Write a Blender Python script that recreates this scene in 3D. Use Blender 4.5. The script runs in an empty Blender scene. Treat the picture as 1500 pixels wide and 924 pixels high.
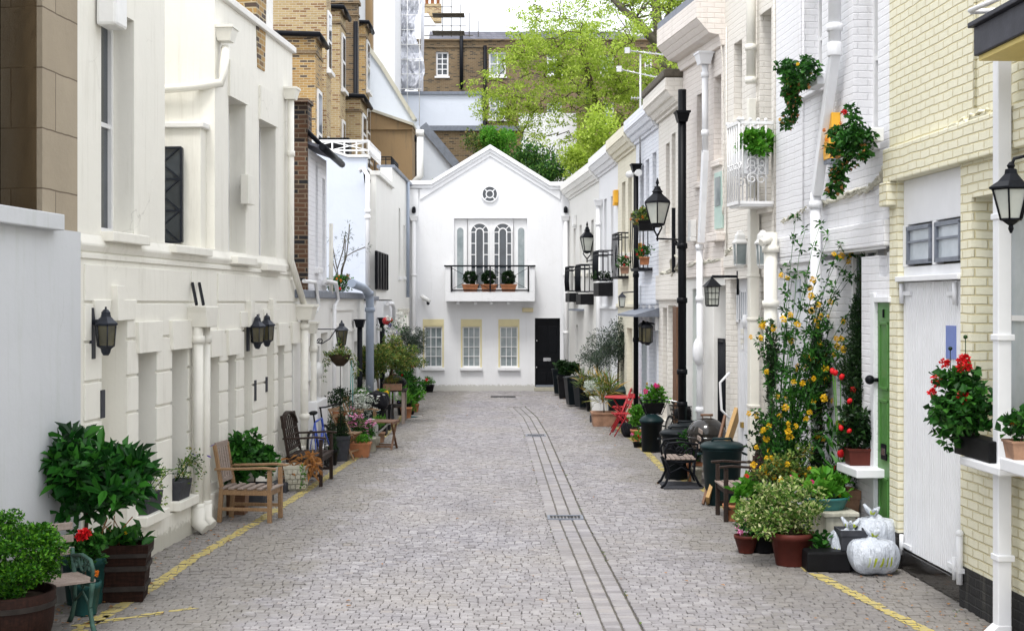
import bpy, bmesh, math, random
import numpy as np
from mathutils import Vector, Matrix
S = bpy.context.scene
COL = S.collection
R = math.radians
PI = math.pi
H = 2.65            # camera height, horizon row 443, focal 2000 px of 1500
rnd = random.Random(7)
# ------------------------------------------------------------------ nodes / materials
def newmat(name):
    m = bpy.data.materials.new(name); m.use_nodes = True
    nt = m.node_tree; b = nt.nodes['Principled BSDF']
    return m, nt, b
def N(nt, t, **kw):
    n = nt.nodes.new(t)
    for k, v in kw.items(): setattr(n, k, v)
    return n
def ramp(nt, fac, stops):
    r = N(nt, 'ShaderNodeValToRGB')
    el = r.color_ramp.elements
    while len(el) < len(stops): el.new(0.5)
    for e, (p, c) in zip(el, stops): e.position = p; e.color = (*c, 1)
    nt.links.new(fac, r.inputs[0]); return r.outputs[0]
def mixc(nt, fac, a, b, mode='MIX'):
    n = N(nt, 'ShaderNodeMix', data_type='RGBA', blend_type=mode)
    L = nt.links.new
    for s, v in ((0, fac), (6, a), (7, b)):
        if hasattr(v, 'links'): L(v, n.inputs[s])
        elif s == 0: n.inputs[s].default_value = v
        else: n.inputs[s].default_value = (*v, 1)
    return n.outputs[2]
def coords(nt, scale=(1,1,1), kind='Object'):
    tc = N(nt, 'ShaderNodeTexCoord'); mp = N(nt, 'ShaderNodeMapping')
    mp.inputs['Scale'].default_value = scale
    nt.links.new(tc.outputs[kind], mp.inputs[0]); return mp.outputs[0]
def noise(nt, vec, scale, detail=4, rough=.6):
    n = N(nt, 'ShaderNodeTexNoise'); n.inputs['Scale'].default_value = scale
    n.inputs['Detail'].default_value = detail; n.inputs['Roughness'].default_value = rough
    nt.links.new(vec, n.inputs['Vector']); return n.outputs['Fac']
def bump(nt, b, h, strength, dist=.01, prev=None):
    n = N(nt, 'ShaderNodeBump'); n.inputs['Strength'].default_value = strength; n.inputs['Distance'].default_value = dist
    nt.links.new(h, n.inputs['Height'])
    if prev: nt.links.new(prev, n.inputs['Normal'])
    nt.links.new(n.outputs[0], b.inputs['Normal']); return n.outputs[0]
def scl(c, k): return tuple(min(1, x*k) for x in c)

def plain(name, c, rough=.6, var=.12, ns=6, bmp=.15, metal=0, bd=.004, coat=0):
    m, nt, b = newmat(name); v = coords(nt)
    nf = noise(nt, v, ns); col = ramp(nt, nf, [(.25, scl(c, 1-var)), (.75, scl(c, 1+var))])
    nt.links.new(col, b.inputs['Base Color']); b.inputs['Roughness'].default_value = rough
    b.inputs['Metallic'].default_value = metal
    b.inputs['Coat Weight'].default_value = coat
    if max(c)<.12 and not metal and rough>.3: b.inputs['Specular IOR Level'].default_value=.13
    if bmp: bump(nt, b, noise(nt, v, ns*8, 3), bmp, bd)
    return m
def stucco(name, c, dirt=(.42,.40,.34), amt=.35, rough=.75):
    m, nt, b = newmat(name); v = coords(nt); vs = coords(nt, (3.2,3.2,.35))
    big = noise(nt, v, .9, 5, .65); streak = noise(nt, vs, 1.6, 5, .7)
    col = mixc(nt, big, scl(c,.95), scl(c,1.04))
    d = ramp(nt, streak, [(.53,(0,0,0)), (.86,(1,1,1))])
    sp = noise(nt, v, 14, 6, .75); d2 = ramp(nt, sp, [(.60,(0,0,0)), (.8,(1,1,1))])
    f = N(nt,'ShaderNodeMath',operation='MULTIPLY_ADD'); nt.links.new(d, f.inputs[0]); f.inputs[1].default_value = amt
    g = N(nt,'ShaderNodeMath',operation='MULTIPLY'); nt.links.new(d2, g.inputs[0]); g.inputs[1].default_value = amt*.4
    nt.links.new(g.outputs[0], f.inputs[2])
    col = mixc(nt, f.outputs[0], col, dirt)
    fs = noise(nt, coords(nt,(13,13,.45)), 1.0, 5, .75); col = mixc(nt, ramp(nt, fs, [(.58,(0,0,0)),(.78,(.30,.30,.30))]), col, dirt)
    pt = noise(nt, v, 1.7, 2, .4); col = mixc(nt, ramp(nt, pt, [(.60,(0,0,0)),(.615,(.16,.16,.16))]), col, scl(c,1.08))
    vo = N(nt,'ShaderNodeTexVoronoi', feature='DISTANCE_TO_EDGE'); vo.inputs['Scale'].default_value = .55
    vd = N(nt,'ShaderNodeVectorMath',operation='MULTIPLY_ADD'); wn = N(nt,'ShaderNodeTexNoise'); wn.inputs['Scale'].default_value=2.5; wn.inputs['Detail'].default_value=6; nt.links.new(v, wn.inputs['Vector'])
    nt.links.new(wn.outputs['Color'], vd.inputs[0]); vd.inputs[1].default_value=(.5,.5,.5); nt.links.new(v, vd.inputs[2]); nt.links.new(vd.outputs[0], vo.inputs['Vector'])
    ck = ramp(nt, vo.outputs['Distance'], [(0,(1,1,1)),(.0035,(0,0,0))]); cm = ramp(nt, noise(nt, v, .7, 2), [(.54,(0,0,0)),(.64,(.30,.30,.30))])
    col = mixc(nt, mixc(nt, 1.0, ck, cm, 'MULTIPLY'), col, scl(dirt,.55))
    # grey brown band just above the ground, edge broken by noise
    ge = N(nt,'ShaderNodeNewGeometry'); sx = N(nt,'ShaderNodeSeparateXYZ'); nt.links.new(ge.outputs['Position'], sx.inputs[0])
    ad = N(nt,'ShaderNodeMath',operation='MULTIPLY_ADD'); nt.links.new(sp, ad.inputs[0]); ad.inputs[1].default_value = -.30; nt.links.new(sx.outputs[2], ad.inputs[2])
    gr = ramp(nt, ad.outputs[0], [(-0.0,(.55,.55,.55)),(.05,(0,0,0))])
    col = mixc(nt, gr, col, (.30,.28,.21))
    nt.links.new(col, b.inputs['Base Color']); b.inputs['Roughness'].default_value = rough
    p = bump(nt, b, noise(nt, v, 45, 4), .25, .004)
    bump(nt, b, noise(nt, v, 3, 3), .35, .02, p)
    return m
def brickmat(name, c1, c2, mortar, painted=False, bw=.225, rh=.075, ms=.010, st=.6, dark=None, rough=.8, dist=.012):
    m, nt, b = newmat(name)
    tc = N(nt,'ShaderNodeTexCoord'); sp = N(nt,'ShaderNodeSeparateXYZ'); nt.links.new(tc.outputs['Object'], sp.inputs[0])
    ad = N(nt,'ShaderNodeMath',operation='ADD'); nt.links.new(sp.outputs[0], ad.inputs[0]); nt.links.new(sp.outputs[1], ad.inputs[1])
    cb = N(nt,'ShaderNodeCombineXYZ'); nt.links.new(ad.outputs[0], cb.inputs[0]); nt.links.new(sp.outputs[2], cb.inputs[1])
    wn = N(nt,'ShaderNodeTexNoise'); wn.inputs['Scale'].default_value = 4; nt.links.new(cb.outputs[0], wn.inputs['Vector'])
    wa = N(nt,'ShaderNodeVectorMath',operation='MULTIPLY_ADD'); nt.links.new(wn.outputs['Color'], wa.inputs[0]); wa.inputs[1].default_value = (.018,.022,0); nt.links.new(cb.outputs[0], wa.inputs[2])
    br = N(nt,'ShaderNodeTexBrick'); nt.links.new(wa.outputs[0], br.inputs['Vector'])
    br.inputs['Scale'].default_value = 1; br.inputs['Brick Width'].default_value = bw; br.inputs['Row Height'].default_value = rh
    br.inputs['Mortar Size'].default_value = ms; br.inputs['Mortar Smooth'].default_value = .6 if painted else .15
    br.inputs['Color1'].default_value = (*c1,1); br.inputs['Color2'].default_value = (*c2,1); br.inputs['Mortar'].default_value = (*mortar,1)
    v = coords(nt); big = noise(nt, v, .8, 5, .7)
    col = br.outputs['Color']
    if dark:
        # single bricks of another colour
        vo = N(nt,'ShaderNodeTexBrick'); nt.links.new(wa.outputs[0], vo.inputs['Vector'])
        vo.inputs['Scale'].default_value=1; vo.inputs['Brick Width'].default_value=bw; vo.inputs['Row Height'].default_value=rh
        vo.inputs['Mortar Size'].default_value=ms; vo.inputs['Color1'].default_value=(0,0,0,1); vo.inputs['Color2'].default_value=(1,1,1,1); vo.inputs['Mortar'].default_value=(.5,.5,.5,1); vo.inputs['Bias'].default_value=-.1
        f = ramp(nt, vo.outputs['Color'], [(.62,(0,0,0)),(.72,(1,1,1))])
        col = mixc(nt, f, col, dark); 
        col = mixc(nt, br.outputs['Fac'], col, mortar)
    col = mixc(nt, .5, col, ramp(nt, big, [(.3,(.9,.9,.9) if painted else (.62,.62,.62)),(.7,(1,1,1))]), 'MULTIPLY')
    if painted:
        vs = coords(nt, (3.2,3.2,.35)); d = ramp(nt, noise(nt, vs, 1.7, 5, .7), [(.55,(0,0,0)),(.9,(.4,.4,.4))])
        col = mixc(nt, d, col, (.40,.37,.30))
    nt.links.new(col, b.inputs['Base Color']); b.inputs['Roughness'].default_value = rough
    iv = N(nt,'ShaderNodeMath',operation='SUBTRACT'); iv.inputs[0].default_value = 1; nt.links.new(br.outputs['Fac'], iv.inputs[1])
    p = bump(nt, b, iv.outputs[0], st, dist)
    bump(nt, b, noise(nt, v, 18, 5, .7), .5, .012, p)
    return m
def leafmat(name, cols, trans=.25, rough=.5):
    m, nt, b = newmat(name)
    g = N(nt,'ShaderNodeNewGeometry')
    st = [(i/(max(1,len(cols)-1)), c) for i, c in enumerate(cols)]
    col = ramp(nt, g.outputs['Random Per Island'], st)
    nt.links.new(col, b.inputs['Base Color']); b.inputs['Roughness'].default_value = rough
    b.inputs['Specular IOR Level'].default_value=.32
    t = N(nt,'ShaderNodeBsdfTranslucent'); nt.links.new(col, t.inputs[0])
    mx = N(nt,'ShaderNodeMixShader'); mx.inputs[0].default_value = trans
    nt.links.new(b.outputs[0], mx.inputs[1]); nt.links.new(t.outputs[0], mx.inputs[2])
    nt.links.new(mx.outputs[0], nt.nodes['Material Output'].inputs[0]); return m
def glassmat(name, c=(.02,.025,.03), rough=.06, var=None):
    m, nt, b = newmat(name); v = coords(nt)
    n = noise(nt, v, 2.2, 4)
    col = ramp(nt, n, [(.35,c),(.7,var or scl(c,2.6))]); nt.links.new(col, b.inputs['Base Color'])
    b.inputs['Roughness'].default_value = rough; b.inputs['Specular IOR Level'].default_value = .8
    bump(nt, b, noise(nt, v, 1.2, 1), .05, .03)
    return m
def woodmat(name, c1, c2, rough=.6):
    m, nt, b = newmat(name); v = coords(nt, (1,1,1))
    n = noise(nt, coords(nt,(9,60,60)), 1, 4); n2 = noise(nt, coords(nt,(60,60,9)), 1, 4)
    a = N(nt,'ShaderNodeMath',operation='MULTIPLY'); nt.links.new(n,a.inputs[0]); nt.links.new(n2,a.inputs[1])
    col = ramp(nt, a.outputs[0], [(.1,c1),(.45,c2)]); nt.links.new(col, b.inputs['Base Color']); b.inputs['Roughness'].default_value = rough
    if max(c2)<.2: b.inputs['Specular IOR Level'].default_value=.12
    bump(nt, b, a.outputs[0], .4, .003); return m

M = {}
M['cream'] = stucco('cream stucco', (.815,.795,.715), dirt=(.42,.39,.30), amt=.42)
M['white'] = stucco('white stucco', (.785,.79,.80), amt=.14)
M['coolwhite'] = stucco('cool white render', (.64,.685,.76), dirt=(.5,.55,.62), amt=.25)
M['offwhite'] = stucco('off white stucco', (.80,.79,.75), amt=.25)
M['greyrender'] = stucco('pale grey render', (.60,.615,.63), dirt=(.40,.44,.36), amt=.45)
M['brownrender'] = stucco('brown render', (.30,.20,.10), dirt=(.10,.09,.07), amt=.7)
M['paint'] = plain('white gloss paint', (.80,.80,.80), .35, .04, 4, .06)
M['doorwhite'] = plain('white door paint', (.77,.78,.80), .42, .05, 3, .08)
M['creampaint'] = plain('cream gloss paint', (.78,.76,.68), .4, .06, 5, .08)
M['yelframe'] = plain('pale yellow paint', (.70,.62,.36), .6, .05)
M['black'] = plain('black gloss paint', (.004,.0045,.006), .42, .3, 9, .1)
M['iron'] = plain('black iron', (.006,.007,.010), .45, .3, 20, .25)
M['lampmetal'] = plain('dark blue grey lamp metal', (.012,.016,.026), .42, .3, 16, .2, metal=.3)
M['lead'] = plain('lead grey', (.17,.19,.23), .5, .2, 8, .2)
M['darklead'] = plain('dark lead', (.045,.047,.06), .5, .3, 5, .3)
M['slate'] = brickmat('slate roof', (.10,.105,.13), (.15,.15,.18), (.05,.05,.06), bw=.3, rh=.16, ms=.006, st=.5)
M['greypipe'] = plain('grey plastic', (.30,.35,.43), .4, .08, 6, .05)
M['ywall'] = brickmat('yellow painted brick', (.80,.77,.60), (.775,.745,.565), (.66,.59,.36), True, rh=.080, bw=.23, ms=.010, st=.8, dist=.016)
M['wbrick'] = brickmat('white painted brick', (.83,.83,.85), (.82,.82,.84), (.78,.78,.80), True, rh=.080, ms=.009, st=.6, dist=.011)
M['cbrick'] = brickmat('cream painted brick', (.80,.765,.70), (.78,.745,.68), (.72,.68,.61), True, rh=.080, ms=.009, st=.6, dist=.011)
M['pbrick'] = brickmat('pinkish painted brick', (.78,.725,.67), (.76,.70,.65), (.71,.65,.59), True, rh=.080, ms=.009, st=.6, dist=.011)
M['bbrick'] = brickmat('blue white painted brick', (.78,.80,.845), (.76,.78,.825), (.70,.73,.79), True, rh=.080, ms=.012, st=.6, dist=.014)
M['lbrick'] = brickmat('lemon painted stucco', (.76,.72,.58), (.75,.71,.57), (.70,.66,.52), True, rh=.080, ms=.01, st=.3)
M['plinth'] = brickmat('black painted brick', (.010,.010,.011), (.014,.014,.015), (.02,.02,.02), True, rh=.080, ms=.012, st=1)
M['stock'] = brickmat('yellow stock brick', (.42,.26,.085), (.30,.16,.045), (.46,.38,.24), dark=(.08,.055,.04))
M['palestock'] = brickmat('pale stock brick', (.46,.345,.17), (.37,.25,.10), (.52,.45,.33), dark=(.24,.13,.05))
M['dkstock'] = brickmat('sooty brick', (.13,.055,.022), (.07,.04,.025), (.20,.15,.10), dark=(.012,.011,.012))
M['oldstock'] = brickmat('grimy brown brick', (.20,.135,.07), (.15,.095,.045), (.24,.19,.12), dark=(.06,.045,.03))
M['ashlar'] = brickmat('tan ashlar stone', (.41,.345,.25), (.375,.31,.22), (.15,.11,.07), bw=1.15, rh=.52, ms=.007, st=.4)
M['shadedstone'] = stucco('shaded tan stone', (.22,.15,.075), dirt=(.05,.04,.02), amt=.5)  # darker copy of the ashlar, the recess shade put into its colour
M['glass'] = glassmat('dark window glass')
M['curtain'] = glassmat('glass over net curtain', (.16,.20,.21), .15, (.34,.38,.38))
M['blind'] = glassmat('glass over pale blind', (.42,.47,.50), .12, (.58,.62,.66))
M['lampglass'] = glassmat('hazy lamp glass', (.42,.44,.40), .15, (.62,.63,.55))
M['darklampglass'] = glassmat('smoky lamp glass', (.035,.032,.018), .12, (.12,.105,.05))
M['bulb'] = plain('lamp mantle', (.75,.68,.48), .4)
M['terra'] = plain('terracotta', (.42,.17,.075), .8, .25, 9, .3)
M['terraold'] = plain('weathered terracotta', (.33,.19,.12), .85, .4, 7, .4)
M['terradark'] = plain('dark red plastic pot', (.09,.022,.016), .5, .2)
M['greenpot'] = plain('dark teal glazed pot', (.02,.075,.07), .35, .2, 4, .1)
M['tealbowl'] = plain('teal plastic', (.03,.16,.16), .4, .2)
M['blackpot'] = plain('black plastic pot', (.007,.007,.008), .5, .3, 8, .1)
M['leadpot'] = plain('grey fibre window box', (.05,.052,.06), .6, .3, 10, .3)
M['stonepot'] = stucco('reconstituted stone', (.50,.48,.40), dirt=(.12,.13,.08), amt=.7)
M['soil'] = plain('soil', (.04,.028,.018), .95, .3, 20, .8)
M['bark'] = plain('bark', (.075,.055,.035), .9, .35, 12, .8, bd=.02)
M['barkgrey'] = plain('grey bark', (.12,.105,.08), .9, .35, 12, .8, bd=.02)
M['teak'] = woodmat('oiled teak', (.20,.115,.055), (.36,.225,.115))
M['greywood'] = woodmat('weathered slats', (.22,.17,.14), (.38,.31,.27))
M['darkwood'] = woodmat('dark weathered wood', (.018,.012,.010), (.06,.042,.034))
M['barrel'] = woodmat('barrel oak', (.008,.004,.003), (.034,.014,.009), .75)
M['brownwood'] = woodmat('brown stained wood', (.10,.045,.02), (.20,.10,.05))
M['ironband'] = plain('barrel band', (.03,.025,.022), .6, .3, 12, .3)
M['castgreen'] = plain('green cast iron', (.05,.10,.08), .5, .3, 12, .3)
M['binplastic'] = plain('black bin plastic', (.005,.008,.010), .42, .3, 5, .08)
M['bingreen'] = plain('dark green bin plastic', (.008,.022,.024), .42, .3, 5, .08)
M['card'] = plain('brown cardboard', (.46,.29,.12), .8, .08, 3, .1)
M['red'] = plain('red enamel', (.42,.012,.02), .4, .1)
M['blueenamel'] = plain('blue enamel', (.03,.08,.42), .3, .15)
M['chrome'] = plain('chrome', (.5,.5,.5), .25, .1, metal=.9)
M['rubber'] = plain('rubber', (.015,.015,.015), .7)
M['greendoor'] = plain('green door paint', (.07,.20,.045), .38, .12, 3, .08)
M['tealdoor'] = plain('teal door paint', (.12,.33,.32), .45, .1)
M['sagedoor'] = plain('sage door paint', (.42,.56,.50), .45, .08)
M['brass'] = plain('brass', (.45,.30,.08), .35, .1, metal=.8)
M['blueplate'] = plain('blue notice', (.16,.22,.50), .4, .05)
M['orange'] = plain('orange alarm plastic', (.80,.42,.03), .45, .08)
M['plasticw'] = plain('white plastic', (.78,.78,.76), .4, .05)
M['creamplastic'] = plain('cream plastic', (.70,.60,.36), .5, .05)
M['cable'] = plain('painted cable', (.55,.53,.44), .7, .3, 20, .4)
M['kick'] = plain('polished black board', (.02,.018,.016), .12, .2, 3, .02)
M['bin bag'] = plain('black refuse sack', (.008,.008,.011), .32, .3, 12, .9, bd=.03)
M['canopyunder'] = plain('yellow soffit', (.66,.52,.16), .6, .08)
M['parasol'] = plain('teal cloth', (.02,.14,.16), .6)
# leaves
M['leafbig'] = leafmat('glossy laurel leaf', [(.005,.030,.006),(.012,.085,.010),(.045,.19,.02)], .15, .42)
M['leafbox'] = leafmat('box leaf', [(.008,.05,.003),(.03,.14,.006),(.12,.32,.015)], .2, .45)
M['leafdark'] = leafmat('dark leaf', [(.004,.014,.005),(.010,.038,.008),(.025,.07,.012)], .15, .45)
M['leafmid'] = leafmat('mid green leaf', [(.006,.035,.005),(.018,.10,.010),(.06,.21,.025)], .25)
M['leafbright'] = leafmat('bright green leaf', [(.04,.16,.01),(.08,.28,.02),(.16,.38,.04)], .35)
M['leafspring'] = leafmat('spring tree leaf', [(.20,.30,.03),(.37,.50,.05),(.54,.66,.14)], .42)
M['leafivy'] = leafmat('ivy leaf', [(.012,.05,.01),(.04,.14,.02),(.14,.27,.04)], .25)
M['leafolive'] = leafmat('olive leaf', [(.015,.03,.02),(.04,.07,.045),(.13,.17,.11)], .15)
M['leafvarieg'] = leafmat('variegated leaf', [(.02,.09,.008),(.10,.22,.03),(.26,.36,.08),(.62,.60,.34)], .25)
M['leafbay'] = leafmat('bay leaf', [(.015,.05,.008),(.06,.13,.02),(.18,.27,.05),(.30,.22,.06)], .2)
M['leafpurple'] = leafmat('dark purple leaf', [(.02,.01,.012),(.08,.02,.03),(.05,.06,.02)], .15)
M['leafsilver'] = leafmat('silver leaf', [(.25,.32,.25),(.55,.60,.52),(.75,.78,.72)], .2)
M['leafdry'] = leafmat('dried leaf', [(.30,.12,.03),(.42,.20,.06),(.30,.16,.08)], .2)
M['leafgrass'] = leafmat('strap leaf', [(.05,.14,.02),(.16,.22,.04),(.45,.25,.05)], .2)
M['petalyel'] = leafmat('golden petal', [(.82,.48,.01),(.90,.62,.03),(.88,.55,.015)], .2)
M['petalred'] = leafmat('red petal', [(.55,.005,.01),(.75,.015,.02)], .15)
M['petalpink'] = leafmat('pink petal', [(.62,.08,.30),(.80,.25,.50),(.85,.55,.70)], .2)
M['petalmag'] = leafmat('magenta petal', [(.70,.02,.20),(.80,.05,.30)], .2)
M['petalwhite'] = leafmat('white petal', [(.78,.78,.72),(.85,.85,.82)], .2)
M['petalblue'] = leafmat('violet petal', [(.12,.06,.40),(.22,.14,.60)], .2)
M['petalorange'] = leafmat('orange petal', [(.75,.18,.02),(.80,.3,.03)], .2)
# ------------------------------------------------------------------ mesh builder
class MB:
    def __init__(s): s.v=[]; s.f=[]; s.sm=[]; s.mi=[]; s.cur=0
    def add(s, vs, fs, smooth=False):
        o=len(s.v); s.v += [tuple(p) for p in vs]
        for f in fs: s.f.append(tuple(i+o for i in f)); s.sm.append(smooth); s.mi.append(s.cur)
    def box(s,x0,x1,y0,y1,z0,z1,mat=None):
        vs=[(x,y,z) for z in (z0,z1) for y in (y0,y1) for x in (x0,x1)]
        if mat is not None: vs=[mat@Vector(p) for p in vs]
        s.add(vs,[(0,2,3,1),(4,5,7,6),(0,1,5,4),(2,6,7,3),(0,4,6,2),(1,3,7,5)])
    def obox(s,c,sz,rot=(0,0,0)):
        from mathutils import Euler
        m=Matrix.Translation(c)@Euler(rot).to_matrix().to_4x4()
        s.box(-sz[0]/2,sz[0]/2,-sz[1]/2,sz[1]/2,-sz[2]/2,sz[2]/2,m)
    def bar(s,p0,p1,w,t,up=(0,0,1)):
        p0=Vector(p0);p1=Vector(p1);d=(p1-p0);L=d.length;d.normalize()
        u=Vector(up)
        if abs(d.dot(u))>.98: u=Vector((1,0,0)) if abs(d.x)<.9 else Vector((0,1,0))
        a=d.cross(u).normalized();b=a.cross(d)
        vs=[]
        for q in (p0,p1):
            for i,j in ((-1,-1),(1,-1),(1,1),(-1,1)): vs.append(q+a*(i*w/2)+b*(j*t/2))
        s.add(vs,[(3,2,1,0),(4,5,6,7),(0,1,5,4),(1,2,6,5),(2,3,7,6),(3,0,4,7)])
    def tube(s,pts,r,n=8,cap=True):
        pts=[Vector(p) for p in pts]
        rs=r if isinstance(r,(list,tuple)) else [r]*len(pts)
        vs=[];prev=None
        for i,p in enumerate(pts):
            d=(pts[min(i+1,len(pts)-1)]-pts[max(i-1,0)])
            if d.length<1e-9: d=Vector((0,0,1))
            d.normalize()
            if prev is None:
                a=d.orthogonal().normalized()
            else:
                a=prev-d*prev.dot(d)
                a=a.normalized() if a.length>1e-6 else d.orthogonal().normalized()
            prev=a;b=d.cross(a)
            for k in range(n):
                t=2*PI*k/n; vs.append(p+(a*math.cos(t)+b*math.sin(t))*rs[i])
        fs=[]
        for i in range(len(pts)-1):
            for k in range(n):
                k2=(k+1)%n; fs.append((i*n+k,i*n+k2,(i+1)*n+k2,(i+1)*n+k))
        s.add(vs,fs,True)
        if cap:
            o=len(s.v)-len(vs)
            s.f.append(tuple(o+k for k in reversed(range(n)))); s.sm.append(False); s.mi.append(s.cur)
            s.f.append(tuple(o+(len(pts)-1)*n+k for k in range(n))); s.sm.append(False); s.mi.append(s.cur)
    def lathe(s,prof,n=20,c=(0,0,0),smooth=True,a0=0,sx=1,sy=1,closed=True):
        vs=[];fs=[]
        for r,z in prof:
            for k in range(n):
                t=a0+2*PI*k/n; vs.append((c[0]+r*math.cos(t)*sx,c[1]+r*math.sin(t)*sy,c[2]+z))
        for i in range(len(prof)-1):
            for k in range(n):
                k2=(k+1)%n; fs.append((i*n+k,i*n+k2,(i+1)*n+k2,(i+1)*n+k))
        s.add(vs,fs,smooth)
        if closed:
            o=len(s.v)-len(vs)
            s.f.append(tuple(o+k for k in reversed(range(n)))); s.sm.append(False); s.mi.append(s.cur)
            s.f.append(tuple(o+(len(prof)-1)*n+k for k in range(n))); s.sm.append(False); s.mi.append(s.cur)
    def prism(s,poly,y0,y1,plane='xz'):
        n=len(poly)
        def P(a,b,c): return (a,c,b) if plane=='xz' else ((c,a,b) if plane=='yz' else (a,b,c))
        vs=[P(a,b,y0) for a,b in poly]+[P(a,b,y1) for a,b in poly]
        fs=[tuple(range(n)),tuple(reversed(range(n,2*n)))]
        for i in range(n): j=(i+1)%n; fs.append((j,i,i+n,j+n))
        s.add(vs,fs)
    def ball(s,c,r,n=10,m=7,jit=0):
        rr=r if isinstance(r,(tuple,list)) else (r,r,r)
        vs=[];fs=[]
        for i in range(m+1):
            ph=PI*i/m
            for k in range(n):
                t=2*PI*k/n; j=1+(rnd.uniform(-jit,jit) if jit else 0)
                vs.append((c[0]+rr[0]*math.sin(ph)*math.cos(t)*j,c[1]+rr[1]*math.sin(ph)*math.sin(t)*j,c[2]-rr[2]*math.cos(ph)*j))
        for i in range(m):
            for k in range(n):
                k2=(k+1)%n; fs.append((i*n+k,i*n+k2,(i+1)*n+k2,(i+1)*n+k))
        s.add(vs,fs,True)
    def leaf(s,p,d,nrm,L,W):
        p=Vector(p);d=Vector(d).normalized();a=d.cross(nrm)
        a=a.normalized() if a.length>1e-5 else d.orthogonal().normalized()
        q=a.cross(d)*(-.12*L)
        s.add([p,p+d*(L*.45)+a*W/2-q,p+d*L+q*.5,p+d*(L*.45)-a*W/2-q],[(0,1,2,3)])
    def leaves(s,clumps,n,L,W,up=.4,rg=rnd,out=.6):
        """n leaves spread over clumps [(centre, (rx,ry,rz))] mostly near their shells"""
        wt=[c[1][0]*c[1][1]*c[1][2] for c in clumps]
        vs=[];fs=[];o=len(s.v)
        for c,r in rg.choices(clumps,[w**.7 for w in wt],k=n):
            d=Vector((rg.gauss(0,1),rg.gauss(0,1),rg.gauss(0,1))).normalized()
            rad=rg.random()**.35
            p=Vector((c[0]+d.x*r[0]*rad,c[1]+d.y*r[1]*rad,c[2]+d.z*r[2]*rad))
            e=(d*out+Vector((rg.gauss(0,.6),rg.gauss(0,.6),rg.gauss(0,.5)+up))).normalized()
            l=L*rg.uniform(.6,1.25);w=W*rg.uniform(.7,1.2)
            nn=Vector((rg.gauss(0,.7),rg.gauss(0,.7),1))
            a=e.cross(nn)
            if a.length<1e-4: continue
            a.normalize();q=a.cross(e)*(.12*l)
            k=len(vs)+o
            if L>.085 and W/L>.3:
                b0=tuple(p+e*(l*.22)+a*(w*.36)+q*.7); b1=tuple(p+e*(l*.62)+a*(w*.46)+q); c0=tuple(p+e*(l*.62)-a*(w*.46)+q); c1=tuple(p+e*(l*.22)-a*(w*.36)+q*.7)
                vs+=[tuple(p),b0,b1,tuple(p+e*l-q),c0,c1]; fs.append((k,k+1,k+2,k+3)); fs.append((k,k+3,k+4,k+5)); continue
            vs+= [tuple(p),tuple(p+e*(l*.45)+a*(w/2)+q),tuple(p+e*l-q),tuple(p+e*(l*.45)-a*(w/2)+q)]
            fs.append((k,k+1,k+2,k+3))
        s.v+=vs; s.f+=fs; s.sm+=[False]*len(fs); s.mi+=[s.cur]*len(fs)
    def build(s,name,mat,parent=None,bevel=0,loc=None):
        me=bpy.data.meshes.new(name); me.from_pydata(s.v,[],s.f)
        me.polygons.foreach_set('use_smooth',s.sm)
        mats=mat if isinstance(mat,(list,tuple)) else [mat]
        if len(s.f)<1500 and not (isinstance(mats[0],str) and mats[0][:4] in('leaf','peta')):
            bm=bmesh.new(); bm.from_mesh(me); bmesh.ops.recalc_face_normals(bm,faces=bm.faces); bm.to_mesh(me); bm.free()
        for m in mats: me.materials.append(M[m] if isinstance(m,str) else m)
        if len(mats)>1: me.polygons.foreach_set('material_index',s.mi)
        me.update()
        o=bpy.data.objects.new(name,me); COL.objects.link(o)
        if parent: o.parent=parent
        if loc: o.location=loc
        if bevel:
            b=o.modifiers.new('Bevel','BEVEL'); b.width=bevel; b.segments=2; b.limit_method='ANGLE'; b.harden_normals=False
        return o
def thing(name,label,cat,loc=(0,0,0),rz=0,group=None):
    o=bpy.data.objects.new(name,None); o.empty_display_size=.2; COL.objects.link(o)
    o.location=loc; o.rotation_euler=(0,0,rz); o['label']=label; o['category']=cat
    if group:o['group']=group
    return o
def tag(o,label,cat,group=None):
    o['label']=label;o['category']=cat
    if group:o['group']=group
    return o
def kids(o): return [c for c in KIDX.get(o.name,[])]
def copy_tree(src,label=None,loc=None,rz=None,scale=None):
    """copy a thing with its parts and sub-parts"""
    allo=list(COL.objects)
    def rec(o,par):
        c=o.copy(); COL.objects.link(c)
        if par: c.parent=par; c.matrix_parent_inverse=o.matrix_parent_inverse
        for ch in [x for x in allo if x.parent==o]: rec(ch,c)
        return c
    c=rec(src,None)
    if label:c['label']=label
    if loc:c.location=loc
    if rz is not None:c.rotation_euler=(0,0,rz)
    if scale:c.scale=(scale,)*3 if not isinstance(scale,tuple) else scale
    return c
def G(px,py):
    Y=2000*H/(py-443); return ((px-750)/2000*Y, Y, 0)
def P(px,py,Y): return ((px-750)/2000*Y, Y, H+(443-py)/2000*Y)
def SC(Y): return 2000/Y
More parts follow.
